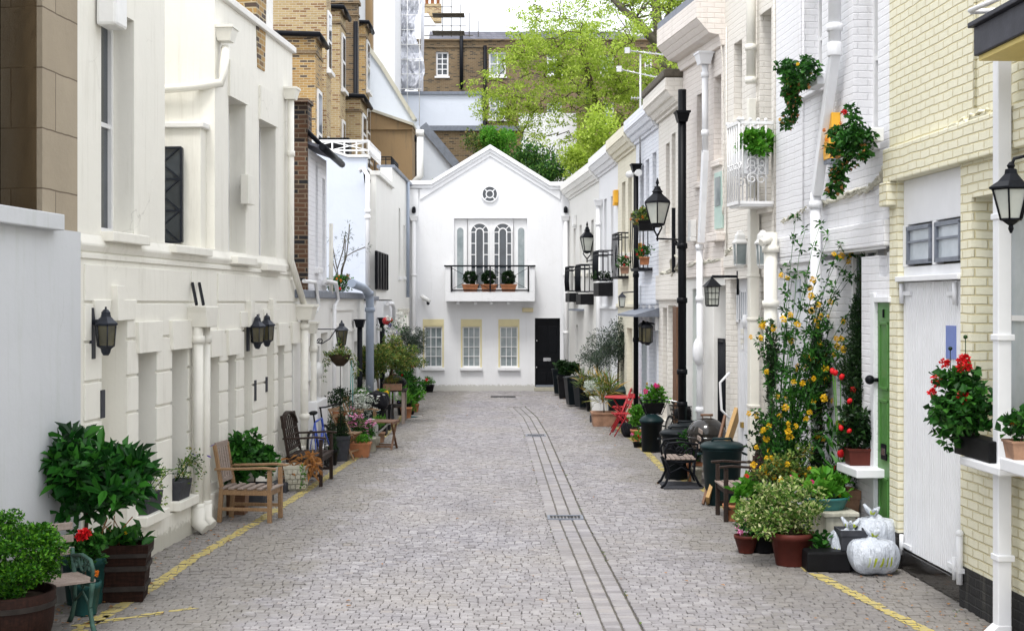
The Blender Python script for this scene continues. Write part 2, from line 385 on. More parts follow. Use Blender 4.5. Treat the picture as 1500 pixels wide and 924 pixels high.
# frame along a facade: local x along it, local y into the building, z up
class Fr:
    def __init__(s,O,E):
        s.O=Vector((O[0],O[1])); d=Vector((E[0]-O[0],E[1]-O[1])); s.L=d.length; s.d=d.normalized(); s.n=Vector((-s.d.y,s.d.x))
        s.a=math.atan2(s.d.y,s.d.x)
    def hit(s,px,py=443,off=0):
        r=Vector(((px-750)/2000,1)); t=(off+s.O.dot(s.n))/r.dot(s.n)
        return (t*r-s.O).dot(s.d), H+(443-py)/2000*t
    def U(s,px,off=0): return s.hit(px,443,off)[0]
    def Z(s,px,py,off=0): return s.hit(px,py,off)[1]
    def W(s,u,y,z): p=s.O+s.d*u+s.n*y; return (p.x,p.y,z)
    def root(s,name,label,cat='house',group=None): 
        s.r=thing(name,label,cat,(s.O.x,s.O.y,0),s.a,group); return s.r
def wall(mb,u0,u1,z0,z1,ops,t=.35,y0=0,body=2.2):
    us=sorted({u0,u1,*[min(max(a,u0),u1) for o in ops for a in o[:2]]}); zs=sorted({z0,z1,*[min(max(a,z0),z1) for o in ops for a in o[2:4]]})
    def op(i,j):
        if i<0 or j<0 or i>=len(us)-1 or j>=len(zs)-1: return True
        cu=(us[i]+us[i+1])/2; cz=(zs[j]+zs[j+1])/2
        return any(a<cu<b and c<cz<d for a,b,c,d in [o[:4] for o in ops])
    ya,yb=y0,y0+t
    for i in range(len(us)-1):
        for j in range(len(zs)-1):
            if op(i,j): continue
            a,b,c,d=us[i],us[i+1],zs[j],zs[j+1]
            mb.add([(a,ya,c),(b,ya,c),(b,ya,d),(a,ya,d)],[(0,1,2,3)])
            mb.add([(a,yb,c),(b,yb,c),(b,yb,d),(a,yb,d)],[(3,2,1,0)])
            if op(i-1,j): mb.add([(a,ya,c),(a,yb,c),(a,yb,d),(a,ya,d)],[(3,2,1,0)])
            if op(i+1,j): mb.add([(b,ya,c),(b,yb,c),(b,yb,d),(b,ya,d)],[(0,1,2,3)])
            if op(i,j-1): mb.add([(a,ya,c),(b,ya,c),(b,yb,c),(a,yb,c)],[(3,2,1,0)])
            if op(i,j+1): mb.add([(a,ya,d),(b,ya,d),(b,yb,d),(a,yb,d)],[(0,1,2,3)])
    if body: mb.box(u0+.003,u1-.003,yb+.01,yb+body,z0,z1-.25)
def window(par,ua,ub,za,zb,dep,nx=1,ny=2,fm='paint',gm='glass',fw=.05,bar=.022,sash=True,sill=None,sillmat=None,name='window'):
    f=MB(); y0,y1=dep,dep+.07
    f.box(ua,ua+fw,y0,y1,za,zb); f.box(ub-fw,ub,y0,y1,za,zb)
    f.box(ua+fw,ub-fw,y0,y1,zb-fw,zb); f.box(ua+fw,ub-fw,y0,y1,za,za+fw*1.3)
    a,b,c,d=ua+fw,ub-fw,za+fw*1.3,zb-fw
    for i in range(1,nx): x=a+(b-a)*i/nx; f.box(x-bar/2,x+bar/2,y0+.015,y1-.015,c,d)
    for j in range(1,ny):
        z=c+(d-c)*j/ny; w=.045 if sash and abs(j-ny/2)<.6 else bar
        f.box(a,b,y0+.012,y1-.012,z-w/2,z+w/2)
    o=f.build(name,fm,par)
    g=MB(); g.box(ua+.01,ub-.01,y0+.04,y0+.05,za+.01,zb-.01); g.build('pane',gm,o)
    if sill is not None:
        k=MB(); k.box(ua-.06,ub+.06,-sill,dep-.005,za-.10,za-.002); k.build('sill',sillmat or fm,o,bevel=.01)
    return o
def pipe(par,pts,r,mat,name='drainpipe',collars=(),hopper=None,n=10):
    m=MB(); m.tube(pts,r,n)
    for c in collars: m.tube([(c[0],c[1],c[2]-.045),(c[0],c[1],c[2]-.04),(c[0],c[1],c[2]+.04),(c[0],c[1],c[2]+.045)],[r*1.02,r*1.28,r*1.28,r*1.02],n)
    if hopper:
        x,y,z,w=hopper
        m.add([(x-w*.35,y-w*.28,z),(x+w*.35,y-w*.28,z),(x+w*.35,y+w*.28,z),(x-w*.35,y+w*.28,z),
               (x-w*.5,y-w*.42,z+w*.6),(x+w*.5,y-w*.42,z+w*.6),(x+w*.5,y+w*.42,z+w*.6),(x-w*.5,y+w*.42,z+w*.6)],
              [(3,2,1,0),(4,5,6,7),(0,1,5,4),(1,2,6,5),(2,3,7,6),(3,0,4,7)])
        m.box(x-w*.54,x+w*.54,y-w*.46,y+w*.46,z+w*.56,z+w*.68)
    return m.build(name,mat,par)
# ------------------------------------------------------------------ ground
def structure(o): o['kind']='structure'; return o
m=MB(); m.add([(-400,-60,-.03),(400,-60,-.03),(400,700,-.03),(-400,700,-.03)],[(0,1,2,3)])
gm,nt,b=newmat('gritty earth'); v=coords(nt); nt.links.new(ramp(nt,noise(nt,v,3,6),[(.3,(.11,.10,.085)),(.7,(.16,.15,.13))]),b.inputs['Base Color']); b.inputs['Roughness'].default_value=.95
bump(nt,b,noise(nt,v,40,4),.5,.01)
structure(m.build('ground',gm))
# setts, laid in rows across the mews, with a drainage channel of three lengthwise strips
LW=[(8,-4.32),(12.5,-3.97),(20.7,-3.32),(29.7,-3.16),(41,-3.06)]
RW=[(8,4.14),(13.87,3.835),(18.2,3.52),(20.77,3.22),(23.1,2.89),(25.6,2.75),(28.4,2.58),(31.2,2.42),(34.6,2.21),(41.2,1.71)]
def lerp(T,y):
    if y<=T[0][0]: (a,b),(c,d)=T[0],T[1]; return b+(d-b)*(y-a)/(c-a)
    for (a,b),(c,d) in zip(T,T[1:]):
        if a<=y<=c: return b+(d-b)*(y-a)/(c-a)
    return T[-1][1]
CH=[(8,.93),(11.1,.83),(16.9,.655),(27.3,.485),(31.7,.34),(34,.16),(36,.0),(60,0)]
def chan(y): return lerp(CH,y)
rg=random.Random(3)
road=MB(); sv=[];sf=[]; tops=[]
def sett(cx,cy,w,d,rot,h,jig=.0025):
    ca,sa=math.cos(rot),math.sin(rot); k=len(sv)
    tx,ty=rg.uniform(-.03,.03),rg.uniform(-.03,.03)
    q=[]
    for (r,dz) in ((1.0,-.026),(.985,-.006),(.88,0)):
        for (a,b_) in ((-1,-1),(1,-1),(1,1),(-1,1)):
            x=a*w/2*r;y=b_*d/2*r
            if r==1.0: x=a*w/2; y=b_*d/2
            jx=rg.uniform(-jig,jig);jy=rg.uniform(-jig,jig)
            xx=cx+ca*x-sa*y+jx; yy=cy+sa*x+ca*y+jy
            sv.append((xx,yy,h+dz+x*tx+y*ty)); 
            if dz==0: q.append((xx,yy))
    for i in range(4):
        j=(i+1)%4
        sf.append((k+i,k+j,k+4+j,k+4+i)); sf.append((k+4+i,k+4+j,k+8+j,k+8+i))
    sf.append((k+8,k+9,k+10,k+11))
    tops.append([sv[k+4+i] for i in range(4)]+[h])
y=9.3
while y<41.6:
    dy=rg.uniform(.064,.084)
    x=lerp(LW,y)-.05+rg.uniform(0,.1); xe=lerp(RW,y)+.08
    inch = y<34.5
    while x<xe:
        w=rg.uniform(.068,.125)
        yy=y+.05*math.sin(x*1.1+y*.6)+.022*math.sin(x*3.7)
        c=chan(y)
        if inch and x<c-.235 and x+w>c-.235: w=max(.05,c-.235-x)
        if not(inch and c-.24<=x<c+.235):
            gap=rg.uniform(.001,.008)
            sett(x+w/2,yy+dy/2,w-gap,dy-rg.uniform(.002,.006),rg.gauss(0,.03),rg.uniform(-.006,.004)); x+=w
        else: x=c+.24
    y+=dy
for k in range(3):
    y=9.3
    while y<34.5:
        l=rg.uniform(.09,.14); c=chan(y+l/2)+(k-1)*.155; dc=chan(y+l)-chan(y)
        sett(c,y+l/2,.139,l-.006,-math.atan2(dc,l),-.006-(.004 if k==1 else 0),.003); y+=l
road.v=sv;road.f=sf;road.sm=[False]*len(sf);road.mi=[0]*len(sf)
rm,nt,b=newmat('granite setts'); g=N(nt,'ShaderNodeNewGeometry'); v=coords(nt)
col=ramp(nt,g.outputs['Random Per Island'],[(0,(.20,.188,.20)),(.12,(.24,.227,.243)),(.4,(.275,.262,.278)),(.75,(.315,.30,.318)),(.95,(.385,.37,.385)),(1,(.28,.25,.24))])
big=noise(nt,v,.55,5,.6); col=mixc(nt,ramp(nt,big,[(.35,(0,0,0)),(.7,(.5,.5,.5))]),col,(.34,.31,.27))
sp=noise(nt,v,60,4,.7); col=mixc(nt,.55,col,ramp(nt,sp,[(.3,(.6,.6,.6)),(.7,(1,1,1))]),'MULTIPLY')
# wear: damp brown green dirt spreading from the walls, paler wheel tracks
px_=N(nt,'ShaderNodeSeparateXYZ'); nt.links.new(g.outputs['Position'],px_.inputs[0])
ab=N(nt,'ShaderNodeMath',operation='ABSOLUTE'); nt.links.new(px_.outputs[0],ab.inputs[0])
wd=N(nt,'ShaderNodeMath',operation='MULTIPLY_ADD'); nt.links.new(px_.outputs[1],wd.inputs[0]); wd.inputs[1].default_value=-.055; wd.inputs[2].default_value=4.5
dv_=N(nt,'ShaderNodeMath',operation='DIVIDE'); nt.links.new(ab.outputs[0],dv_.inputs[0]); nt.links.new(wd.outputs[0],dv_.inputs[1])
nz=N(nt,'ShaderNodeMath',operation='MULTIPLY_ADD'); nt.links.new(noise(nt,v,1.3,5,.7),nz.inputs[0]); nz.inputs[1].default_value=.75; nt.links.new(dv_.outputs[0],nz.inputs[2])
col=mixc(nt,ramp(nt,nz.outputs[0],[(.86,(0,0,0)),(1.0,(.62,.62,.62))]),col,(.17,.155,.125))
st2=ramp(nt,noise(nt,coords(nt,(1,.35,1)),1.1,5,.65),[(.50,(0,0,0)),(.66,(.45,.45,.45))]); col=mixc(nt,st2,col,(.17,.158,.165))
# mossy joints: low parts of each sett
sx=N(nt,'ShaderNodeSeparateXYZ'); nt.links.new(g.outputs['Position'],sx.inputs[0])
mo=ramp(nt,N(nt,'ShaderNodeMapRange').outputs[0],[(0,(1,1,1)),(1,(0,0,0))])
mr=[n for n in nt.nodes if n.bl_idname=='ShaderNodeMapRange'][0]; mr.inputs[1].default_value=-.032; mr.inputs[2].default_value=-.012; nt.links.new(sx.outputs[2],mr.inputs[0])
col=mixc(nt,mo,col,(.20,.185,.15))
nt.links.new(col,b.inputs['Base Color']); b.inputs['Roughness'].default_value=.62
bump(nt,b,noise(nt,v,55,5,.7),.5,.006)
structure(road.build('cobbled_road',rm))
# yellow lines: worn paint lying on the sett tops only
def clip(poly,a,b,c,keep):
    out=[];n=len(poly)
    f=lambda p:(a*p[0]+b*p[1]-c)*keep
    for i in range(n):
        p,q=poly[i],poly[(i+1)%n];fp,fq=f(p),f(q)
        if fp>=0: out.append(p)
        if fp*fq<0: t=fp/(fp-fq); out.append((p[0]+(q[0]-p[0])*t,p[1]+(q[1]-p[1])*t))
    return out
def yellow(path,w,seed):
    r2=random.Random(seed); mb=MB()
    for (x0,y0),(x1,y1) in zip(path,path[1:]):
        L=math.hypot(x1-x0,y1-y0); dx,dy=(x1-x0)/L,(y1-y0)/L; nx,ny=-dy,dx
        for t in tops:
            cx=sum(p[0] for p in t[:4])/4;cy=sum(p[1] for p in t[:4])/4
            al=(cx-x0)*dx+(cy-y0)*dy; ac=(cx-x0)*nx+(cy-y0)*ny
            if not(0<=al<L) or abs(ac)>w/2+.1: continue
            poly=[(p[0],p[1]) for p in t[:4]]
            if r2.random()<.05: continue
            c0=x0*nx+y0*ny; e=r2.uniform(-.012,.012)
            poly=clip(poly,nx,ny,c0-w/2+e,1); 
            if len(poly)>2: poly=clip(poly,nx,ny,c0+w/2+e,-1)
            if len(poly)>2: mb.add([(p[0],p[1],t[4]+.004) for p in poly],[tuple(range(len(poly)))])
    return mb
ym,nt,b=newmat('worn yellow road paint'); v=coords(nt)
f=ramp(nt,noise(nt,v,26,6,.75),[(.36,(0,0,0)),(.56,(1,1,1))]); f2=noise(nt,v,2.2,4); 
col=mixc(nt,f,(.58,.44,.055),(.36,.31,.16)); col=mixc(nt,ramp(nt,f2,[(.55,(0,0,0)),(.8,(.7,.7,.7))]),col,(.24,.21,.17))
nt.links.new(col,b.inputs['Base Color']); b.inputs['Roughness'].default_value=.8
lp=[G(215,865),G(280,820),G(375,765),G(452,716),G(510,678),G(545,655),G(575,626),(-2.55,34,0)]
structure(yellow([(p[0],p[1]) for p in [(-3.62,9.4,0),G(150,903)]+lp],.125,1).build('yellow_line',ym))
structure(yellow([(-3.6,11.2),(-2.75,11.85)],.07,5).build('yellow_line',ym))
rp=[(3.62,9.4,0),G(1320,905),G(1190,838),G(1110,783),G(1030,715),G(975,690),G(935,650),G(905,627),(2.1,32,0)]
structure(yellow([(p[0],p[1]) for p in rp],.12,2).build('yellow_line',ym))
def grate(px,py,w,name,label):
    x,yy,_=G(px,py); r=thing(name,label,'drain cover',(x,yy,-.004))
    m=MB(); 
    m.box(-w/2,w/2,-.16,-.12,-.02,.008); m.box(-w/2,w/2,.12,.16,-.02,.008); m.box(-w/2,-w/2+.03,-.12,.12,-.02,.008); m.box(w/2-.03,w/2,-.12,.12,-.02,.008)
    m.build('frame','lead',r)
    m=MB()
    for i in range(9): xx=-w/2+.05+(w-.1)*i/8; m.box(xx-.013,xx+.013,-.118,.118,-.018,.004)
    m.build('grid','iron',r)
grate(828,757,.44,'drain_cover','iron drain grating set across the sett channel in the foreground')
grate(785,637,.40,'drain_cover','smaller looking drain grating across the channel farther up the mews')
m=MB(); m.box(-.35,.35,-.3,.3,-.01,.006); tag(m.build('manhole_cover','iron',loc=(*G(737,581)[:2],0)),'rusty rectangular cover in the setts in front of the end house','cover')
# ------------------------------------------------------------------ LEFT SIDE
def rust(mb,u0,u1,rows,ops,cuts=(),pr=.022,gap=.028):
    for za,zb in rows:
        segs=[(u0,u1)]
        for a,b,c,d in [o[:4] for o in ops]:
            if d>za+.02 and c<zb-.02:
                ns=[]
                for s0,s1 in segs:
                    if b<=s0 or a>=s1: ns.append((s0,s1))
                    else:
                        if a>s0: ns.append((s0,a))
                        if b<s1: ns.append((b,s1))
                segs=ns
        for s0,s1 in segs:
            cs=[s0]+[c for c in cuts if s0+.1<c<s1-.1]+[s1]
            for a,b in zip(cs,cs[1:]):
                if b-a>.05: 
                    e=.0 if abs(a-s0)<1e-6 else gap/2; g=.0 if abs(b-s1)<1e-6 else gap/2
                    mb.box(a+e,b-g,-pr,.002,za+gap/2,zb-gap/2)
def keystone(mb,ua,ub,za,zb,pr=.05,sp=.05):
    mb.prism([(ua+sp,za),(ub-sp,za),(ub,zb),(ua,zb)],-pr,.002)
# --- L0 nearest: tan ashlar above grey render
F=Fr((-4.32,8),(-3.975,12.49)); L0=F.root('stone_fronted_house','nearest house on the left, tan stone blocks above smooth pale grey render')
zs=F.Z(60,335); ua,ub=F.U(-60),F.U(62)
# recess: far edge px62, top beyond frame, back at px 8 -> deep
ops=[(ua,ub,F.Z(62,305),8)]
m=MB(); zt=F.Z(100,338); wall(m,0,F.L,zt,9.5,[(ua,ub,zt+.12,8.2)],t=.45); m.build('upper_wall','ashlar',L0)
m=MB(); wall(m,0,F.L,-.05,zt-.002,[],t=.45,y0=-.03); m.build('lower_wall','greyrender',L0)
m=MB(); m.box(0,F.L,.455,.47,zt,9.3); m.box(ub-.001+.001,ub+.004,.05,.45,zt+.12,8.2); m.build('recess_shade','shadedstone',L0)  # thin dark sheets painting the shade inside the window recess
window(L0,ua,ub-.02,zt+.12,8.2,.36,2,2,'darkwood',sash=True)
m=MB(); m.box(ua,F.U(74),-.13,.3,zt-.02,zt+.12); m.build('sill','greyrender',L0,bevel=.01)
# --- L1 cream rusticated
F=Fr((-3.97,12.5),(-3.32,20.7)); L1=F.root('cream_house','large cream house with grooved ground floor, paired downpipes and black wall lamps'); FL1=F
U,Z=F.U,F.Z
zst=3.30  # string course top
gops=[]
def go(a,b,top,bot=0.0,px=None):
    z1=Z(px or a,top) ; z0=bot if isinstance(bot,float) else Z(*bot); gops.append((U(a),U(b),z0,z1)); return gops[-1]
D=[go(146,184,470),go(200,227,517,.46),go(249.5,273,512,.46),go(305,319,523,.46),go(332,344,520,.46),go(355.5,368,479),go(389,400,474),go(405.5,414.6,506,.46),go(425.5,434,503,.46)]
m=MB(); wall(m,0,F.L,-.05,zst,gops,t=.34,body=2)
rows=[(.36+i*.37,.36+(i+1)*.37) for i in range(0,8)]
rows=[(.36,.80)]+[(.80+.37*i,.80+.37*(i+1)) for i in range(0,6)]
rows=[(a,b) for a,b in rows]
hopu=U(298); cuts=[]
rust(m,.12,U(277),rows,gops); rust(m,U(318),U(434),rows,gops); rust(m,U(278.5),U(286),rows,gops)
m.box(0.0,F.L,-.06,.0015,.0-.05,.33) if False else None
for a,b in ((.0,D[0][0]),(D[0][1],D[5][0]),(D[5][1],D[6][0]),(D[6][1],F.L)): m.box(a,b,-.05,.0015,-.05,.345)
# string ledge sloping
m.prism([(-.035,3.18),(-.035,3.20),(0.002,3.29),(0.002,3.12),(-.015,3.13)],0,F.L,'yz') 
m.box(.04,F.L,-.022,.0015,3.06,3.11)
wallL1=m.build('ground_floor_wall','cream',L1,bevel=.006)
# lintel blocks and keystones
for (a,b,z0,z1),(wl,zz) in zip([D[1],D[2],D[3],D[4],D[7],D[8]],[(.10,.40)]*6): m=MB(); keystone(m,a-wl,b+wl,z1-.002,z1+zz*.8,.06); m.build('lintel','cream',L1,bevel=.005)
for d in (D[0],D[5],D[6]):
    m=MB(); c=(d[0]+d[1])/2; keystone(m,c-.10,c+.10,d[3]-.002,d[3]+.34,.085,.03); keystone(m,d[0]-.22,d[0]+.20,d[3]+.0,d[3]+.2,.04); keystone(m,d[1]-.2,d[1]+.22,d[3]+.0,d[3]+.2,.04); m.build('keystone','cream',L1,bevel=.005)
for i in (0,5,6):
    a,b,c,d=D[i]; mm=MB(); mm.box(a,b,.27,.33,.03,d); 
    for q in range(3):
        for s_ in range(2): mm.box(a+.08+s_*(b-a-.08)/2,a+(s_+1)*(b-a-.08)/2+.02,.255,.272,.2+q*.7,.78+q*.7)
    dr=mm.build('door','creampaint',L1,bevel=.006); k=MB(); k.ball((a+.12,.24,1.05),.03); k.build('handle','brass',dr)
for i in (1,2,3,4,7,8):
    a,b,c,d=D[i]; window(L1,a,b,c+.02,d,.28,1,2,sill=None)
for i in (1,2,4,8): a,b,c,d=D[i]; m=MB(); m.box(a-.08,b+.08,-.14,.24,c-.1,c); m.build('sill','cream',L1,bevel=.008)
m=MB(); m.box(U(143.5),U(149),-.035,-.02,Z(146,612),Z(146,571)); m.build('name_plate','leadpot',L1)
for px,a,b in ((370,587,557),(386.5,574,552)): m=MB(); m.box(U(px),U(px+2.3),-.035,-.02,Z(px,a),Z(px,b)); m.build('letter_slot','leadpot',L1)
for i in (5,6): a,b,c,d=D[i]; mm=MB(); mm.box(a-.05,b+.05,-.30,-.052,-.02,.13); mm.build('door_step','leadpot',L1,bevel=.01)
# upper floor
u243,u316=U(243),U(316); zt=6.42
w0=(U(150),U(198),Z(198,345),Z(198,31)); 
m=MB(); wall(m,0,u243,zst-.01,7.2,[w0],t=.34,y0=.012)
w1=(U(336),U(361),Z(361,378),Z(361,154)); w2=(U(380.5),U(405),Z(405,388),Z(405,187))
wall(m,u316,F.L,zst-.01,zt,[w1,w2],t=.34,y0=.012)
# recess between: back wall and the panel facing the camera
m.box(u243,u316,1.3,1.6,zst-.01,7.0)
m.box(u316-.002,u316+.3,.35,1.6,zst-.01,zt)
m.box(u316-.22,u316-.003,.12,1.3,zst-.01,Z(300,190,.12))
m.build('upper_wall','cream',L1)
m=MB(); m.box(u316-.27,u316-.0,.07,1.32,Z(300,190,.12),Z(300,190,.12)+.07); m.box(u316-.02,F.L+.02,-.05,.40,zt,zt+.09); m.build('coping','offwhite',L1,bevel=.012)
# leaded casement facing the camera
zc0,zc1=Z(262,357,.5),Z(262,222,.5)
ya=.33; yb=.80
m=MB(); m.box(u316-.30,u316-.225,ya,yb+.4,zc0,zc1); wn=m.build('window','glass',L1)
m=MB(); fx=u316-.31
for t in range(4):
    z=zc0+(zc1-zc0)*t/3.0; m.bar((fx,ya,z),(fx,yb+.4,z),.02,.025)
for s_ in (0,1,2):
    z=zc0+(zc1-zc0)*s_/3; h=(zc1-zc0)/3
    m.bar((fx,ya+.02,z),(fx,yb,z+h),.012,.018); m.bar((fx,yb,z),(fx,ya+.02,z+h),.012,.018)
m.bar((fx,ya,zc0),(fx,ya,zc1),.03,.03); m.bar((fx,yb,zc0),(fx,yb,zc1),.03,.03)
m.build('lattice','lampmetal',wn)
for w in (w0,w1,w2): window(L1,w[0],w[1],w[2],w[3],.23,1,2,'paint','glass',sill=None)
for w in (w0,w1,w2): m=MB(); m.box(w[0]-.02,w[1]+.12,-.12,.22,w[2]-.10,w[2]-.002); m.build('sill','cream',L1,bevel=.01)
m=MB(); m.box(U(246),U(300),-.10,.14,Z(290,375),Z(290,364)); m.build('sill','cream',L1,bevel=.01)
for w in (w1,w2): m=MB(); m.box(w[0]-.02,w[1]+.03,-.018,.0115,w[3],w[3]+.46); m.build('lintel','cream',L1)
# alarm / vent box
m=MB(); m.box(U(362,-.08),U(372,-.08),-.10,.01,Z(366,302),Z(366,260)); 
bx=m.build('alarm_box','creampaint',L1,bevel=.008)
m=MB(); m.box(U(140),U(158),-.20,-.0,Z(150,42),Z(150,-12)); m.build('alarm_box','plasticw',L1,bevel=.03)
# pipes
yp=-.11
u=U(290,yp); u2=U(303,yp); zh=Z(298,478)
pipe(L1,[(u,yp,.12),(u,yp,zh)],.062,'creampaint',collars=[(u,yp,.30),(u,yp,zh-.14)])
m=MB(); m.prism([(u-.06,zh),(u+.33,zh),(u+.37,zh+.17),(u+.40,zh+.24),(u-.13,zh+.24),(u-.10,zh+.17)],yp-.13,-.002); m.build('hopper','creampaint',L1,bevel=.01)
pipe(L1,[(u+.27,yp,.12),(u+.27,yp,zh)],.062,'creampaint',collars=[(u+.27,yp,.30),(u+.27,yp,zh-.14)])
for k in (0,.27): m=MB(); m.tube([(u+k,yp,.30),(u+k,yp,.12),(u+k-.03,yp-.10,.05)],[.085,.09,.07]); m.build('pipe_shoe','creampaint',L1)
ub_=U(446,yp); zb_=Z(446,468)
pipe(L1,[(ub_,yp,.1),(ub_,yp,zb_)],.062,'creampaint',collars=[(ub_,yp,.9),(ub_,yp,zb_-.1)],hopper=(ub_,yp-.02,zb_,.36))
pipe(L1,[(U(426,-.07),-.07,Z(425,140)),(U(426,-.07),-.07,Z(425,382)),(U(445,-.12),-.12,Z(440,445))],.05,'creampaint',collars=[(U(426,-.07),-.07,Z(425,228))],hopper=(U(426,-.07),-.07,Z(425,150),.26))
# bent pipe in the recess
yq=.45;xr=u316-.10
pp=[F.hit(325,30,-.08),F.hit(322,78,-.08)]
pipe(L1,[(U(331,-.08),-.08,Z(331,75)),(U(327,-.08),-.08,Z(327,112)),(U(324,-.05),-.05,Z(324,125)),(U(316,-.02)-.06,.3,Z(288,134,.3)),(u316-.12,.75,Z(257,147,.75)),(u316-.12,.8,Z(257,152,.8)),(u316-.12,.8,Z(257,188,.8))],.055,'creampaint',hopper=(U(331,-.08),-.08,Z(331,68),.28))
pipe(L1,[(u243-.02,.25,7.1),(u243+.0,.22,Z(250,10,.2)),(u243+.06,.2,Z(258,45,.2)),(u243+.06,.25,Z(258,58,.2)),(u243-.02,.4,Z(246,66,.3))],.055,'creampaint')
# pivoting vents above hopper
for px in (283,293): m=MB(); m.bar((U(px,-.05),-.04,Z(px,415)),(U(px+5,-.16),-.16,Z(px+6,446)),.03,.03); m.build('bracket','iron',L1)
# rooftop parapet window beyond the coping
m=MB(); m.box(U(345),U(385),.7,1.1,zt-.4,7.6); m.prism([(U(378),zt-.55),(U(388),zt-.55),(U(392),zt+1.2),(U(372),zt+1.2)],.0,.35); m.build('roof_wall','stock',L1)
window(L1,U(391),U(406),zt+.05,7.7,.3,2,2,'iron','glass')
m=MB(); m.box(U(407),U(414),.3,.7,zt-.2,7.7); m.build('pier','oldstock',L1)
m=MB(); m.box(U(414.5),U(424),.25,.75,zt-.1,7.35); m.box(U(413.0),U(426),.2,.8,7.35,7.5); m.build('chimney','offwhite',L1)
# --- ground floor beyond (L2, L3, L4) 
def coping(mb,F,u0,u1,z,h=.10,p=.07,t=.4): mb.box(u0,u1,-p,t,z,z+h)
F=Fr((-3.32,20.71),(-3.165,29.2)); L2=F.root('white_house','white house with single storey front, lead coping and tall brick chimney wall'); U,Z=F.U,F.Z; FL2=F
gz=2.72
ops=[(U(459.5),U(468),.7,Z(460,508)),(U(470),U(480),0,Z(470,488)),(U(486),U(492),.6,Z(486,500)),(U(502),U(510),.5,Z(505,508)),(U(519),U(526),0,Z(520,500))]
m=MB(); wall(m,0,F.L,-.05,gz,ops,t=.3,body=3)
m.box(U(485),U(517),-.03,.0015,2.08,2.13); m.box(U(485),U(517),-.03,.0015,2.5,2.54); m.box(U(489),U(495),-.05,.0015,1.9,2.25)
m.build('ground_floor_wall','offwhite',L2)
m=MB(); coping(m,F,0,F.L,gz,.13); m.build('coping','lead',L2,bevel=.02)
m=MB(); m.box(.01,F.L-.01,.42,3.3,2.5,2.58); m.build('flat_roof','slate',L2)
for o_ in (ops[0],ops[2],ops[3]): window(L2,*o_,.2,1,2,gm='blind',sill=.08,sillmat='offwhite')
for o_,c in ((ops[1],'creampaint'),(ops[4],'paint')):
    a=MB(); a.box(o_[0],o_[1],.2,.26,.02,o_[3]); a.build('door',c,L2)
ua=F.U(453.5); ub=F.U(480); zt=F.Z(453.5,218)
so=[(F.U(464),F.U(467.5),F.Z(466,392),F.Z(466,238)),(F.U(474),F.U(478),F.Z(476,410),F.Z(476,262))]
m=MB(); wall(m,ua,ub,gz+.131,zt,so,t=.3,y0=.02,body=2); m.build('upper_wall','wbrick',L2)
for o_ in so: window(L2,*o_,.2,1,2,gm='blind',sill=.06)
m=MB(); m.box(ua-.10,ua-.003,.022,3.5,gz+.131,5.9); m.box(ua-.10,ua+.35,.022,.5,5.25,F.Z(452,150)); m.box(ua-.15,ua+.4,.0,.55,F.Z(452,150),F.Z(452,145)); m.build('chimney_wall','dkstock',L2)
m=MB(); m.box(ua+.5,ua+1.0,.3,.9,zt,F.Z(470,180)); m.box(ua+.45,ua+1.05,.25,.95,F.Z(470,180),F.Z(470,175)); m.build('chimney','oldstock',L2)
m=MB(); m.prism([(-.25,zt-.02),(-.25,zt+.03),(2.3,zt+.9),(2.3,zt+.85)],ua-.02,ub+.1,'yz'); m.build('roof','slate',L2)
m=MB(); m.tube([(ua-.1,-.22,zt+.02),(ub+.25,-.22,zt-.04)],.06); m.tube([(ua+.1,-.2,zt+.04),(ua-.05,.15,zt+.4),(ua-.08,.6,zt+.6)],.04); m.build('gutter','iron',L2)
pipe(L2,[(F.U(459,-.1),-.1,.1),(F.U(459,-.1),-.1,Z(453,478))],.055,'creampaint',collars=[(F.U(459,-.1),-.1,1.9)],hopper=(F.U(455,-.1),-.1,Z(455,487),.28))
pipe(L2,[(F.U(445,-.1),-.1,2.98),(F.U(462,-.1),-.1,2.98),(F.U(467,-.1),-.1,2.6),(F.U(463,-.1),-.1,2.5)],.03,'paint')
pipe(L2,[(U(476,-.09),-.09,3.02),(U(492,-.09),-.09,3.0),(U(495,-.09),-.09,2.7),(U(490,-.09),-.09,2.6),(U(489,-.09),-.09,.1)],.035,'paint')
pipe(L2,[(U(480,.02),-.04,2.8),(U(480,.02),-.04,Z(480,327))],.04,'creampaint')
m=MB(); m.lathe([(.13,0),(.14,.04),(.10,.10),(.05,.12)],12); o=m.build('vent','plasticw',L2); o.location=(U(463,-.06),-.06,Z(462,541)); o.rotation_euler=(R(90),0,0)
m=MB(); m.box(U(455.5,-.07),U(462,-.07),-.07,0,Z(458,555),Z(458,527)); m.build('vent_plate','plasticw',L2,bevel=.01)
m=MB(); m.box(U(463,-.18),U(478,-.18),-.2,0,0,Z(470,578)); m.build('meter_cabinet','paint',L2,bevel=.02)
# --- L3
F=Fr((-3.165,29.2),(-3.11,35.4)); L3=F.root('white_terrace_house','white house with roof terrace railing, blue tinted side wall and black shutters'); U,Z=F.U,F.Z; FL3=F
ops=[(U(537.5),U(541),.5,2.0),(U(556),U(563),0,2.1),(U(572),U(576),.8,2.0)]
m=MB(); wall(m,0,F.L,-.05,gz-.03,ops,t=.3,body=3); m.build('ground_floor_wall','white',L3)
m=MB(); coping(m,F,0,U(551),gz-.03,.1); m.build('coping','lead',L3,bevel=.015)
m=MB(); m.box(.01,U(551)-.01,.42,3.3,2.47,2.55); m.build('flat_roof','slate',L3)
window(L3,*ops[0],.2); window(L3,*ops[2],.2); a=MB(); a.box(ops[1][0],ops[1][1],.2,.25,0,ops[1][3]); a.build('door','paint',L3)
us=U(537.5,.15)
zt=Z(551,250)
m=MB(); so=[(U(543.2,.15),U(546.5,.15),Z(545,400),Z(545,280))]
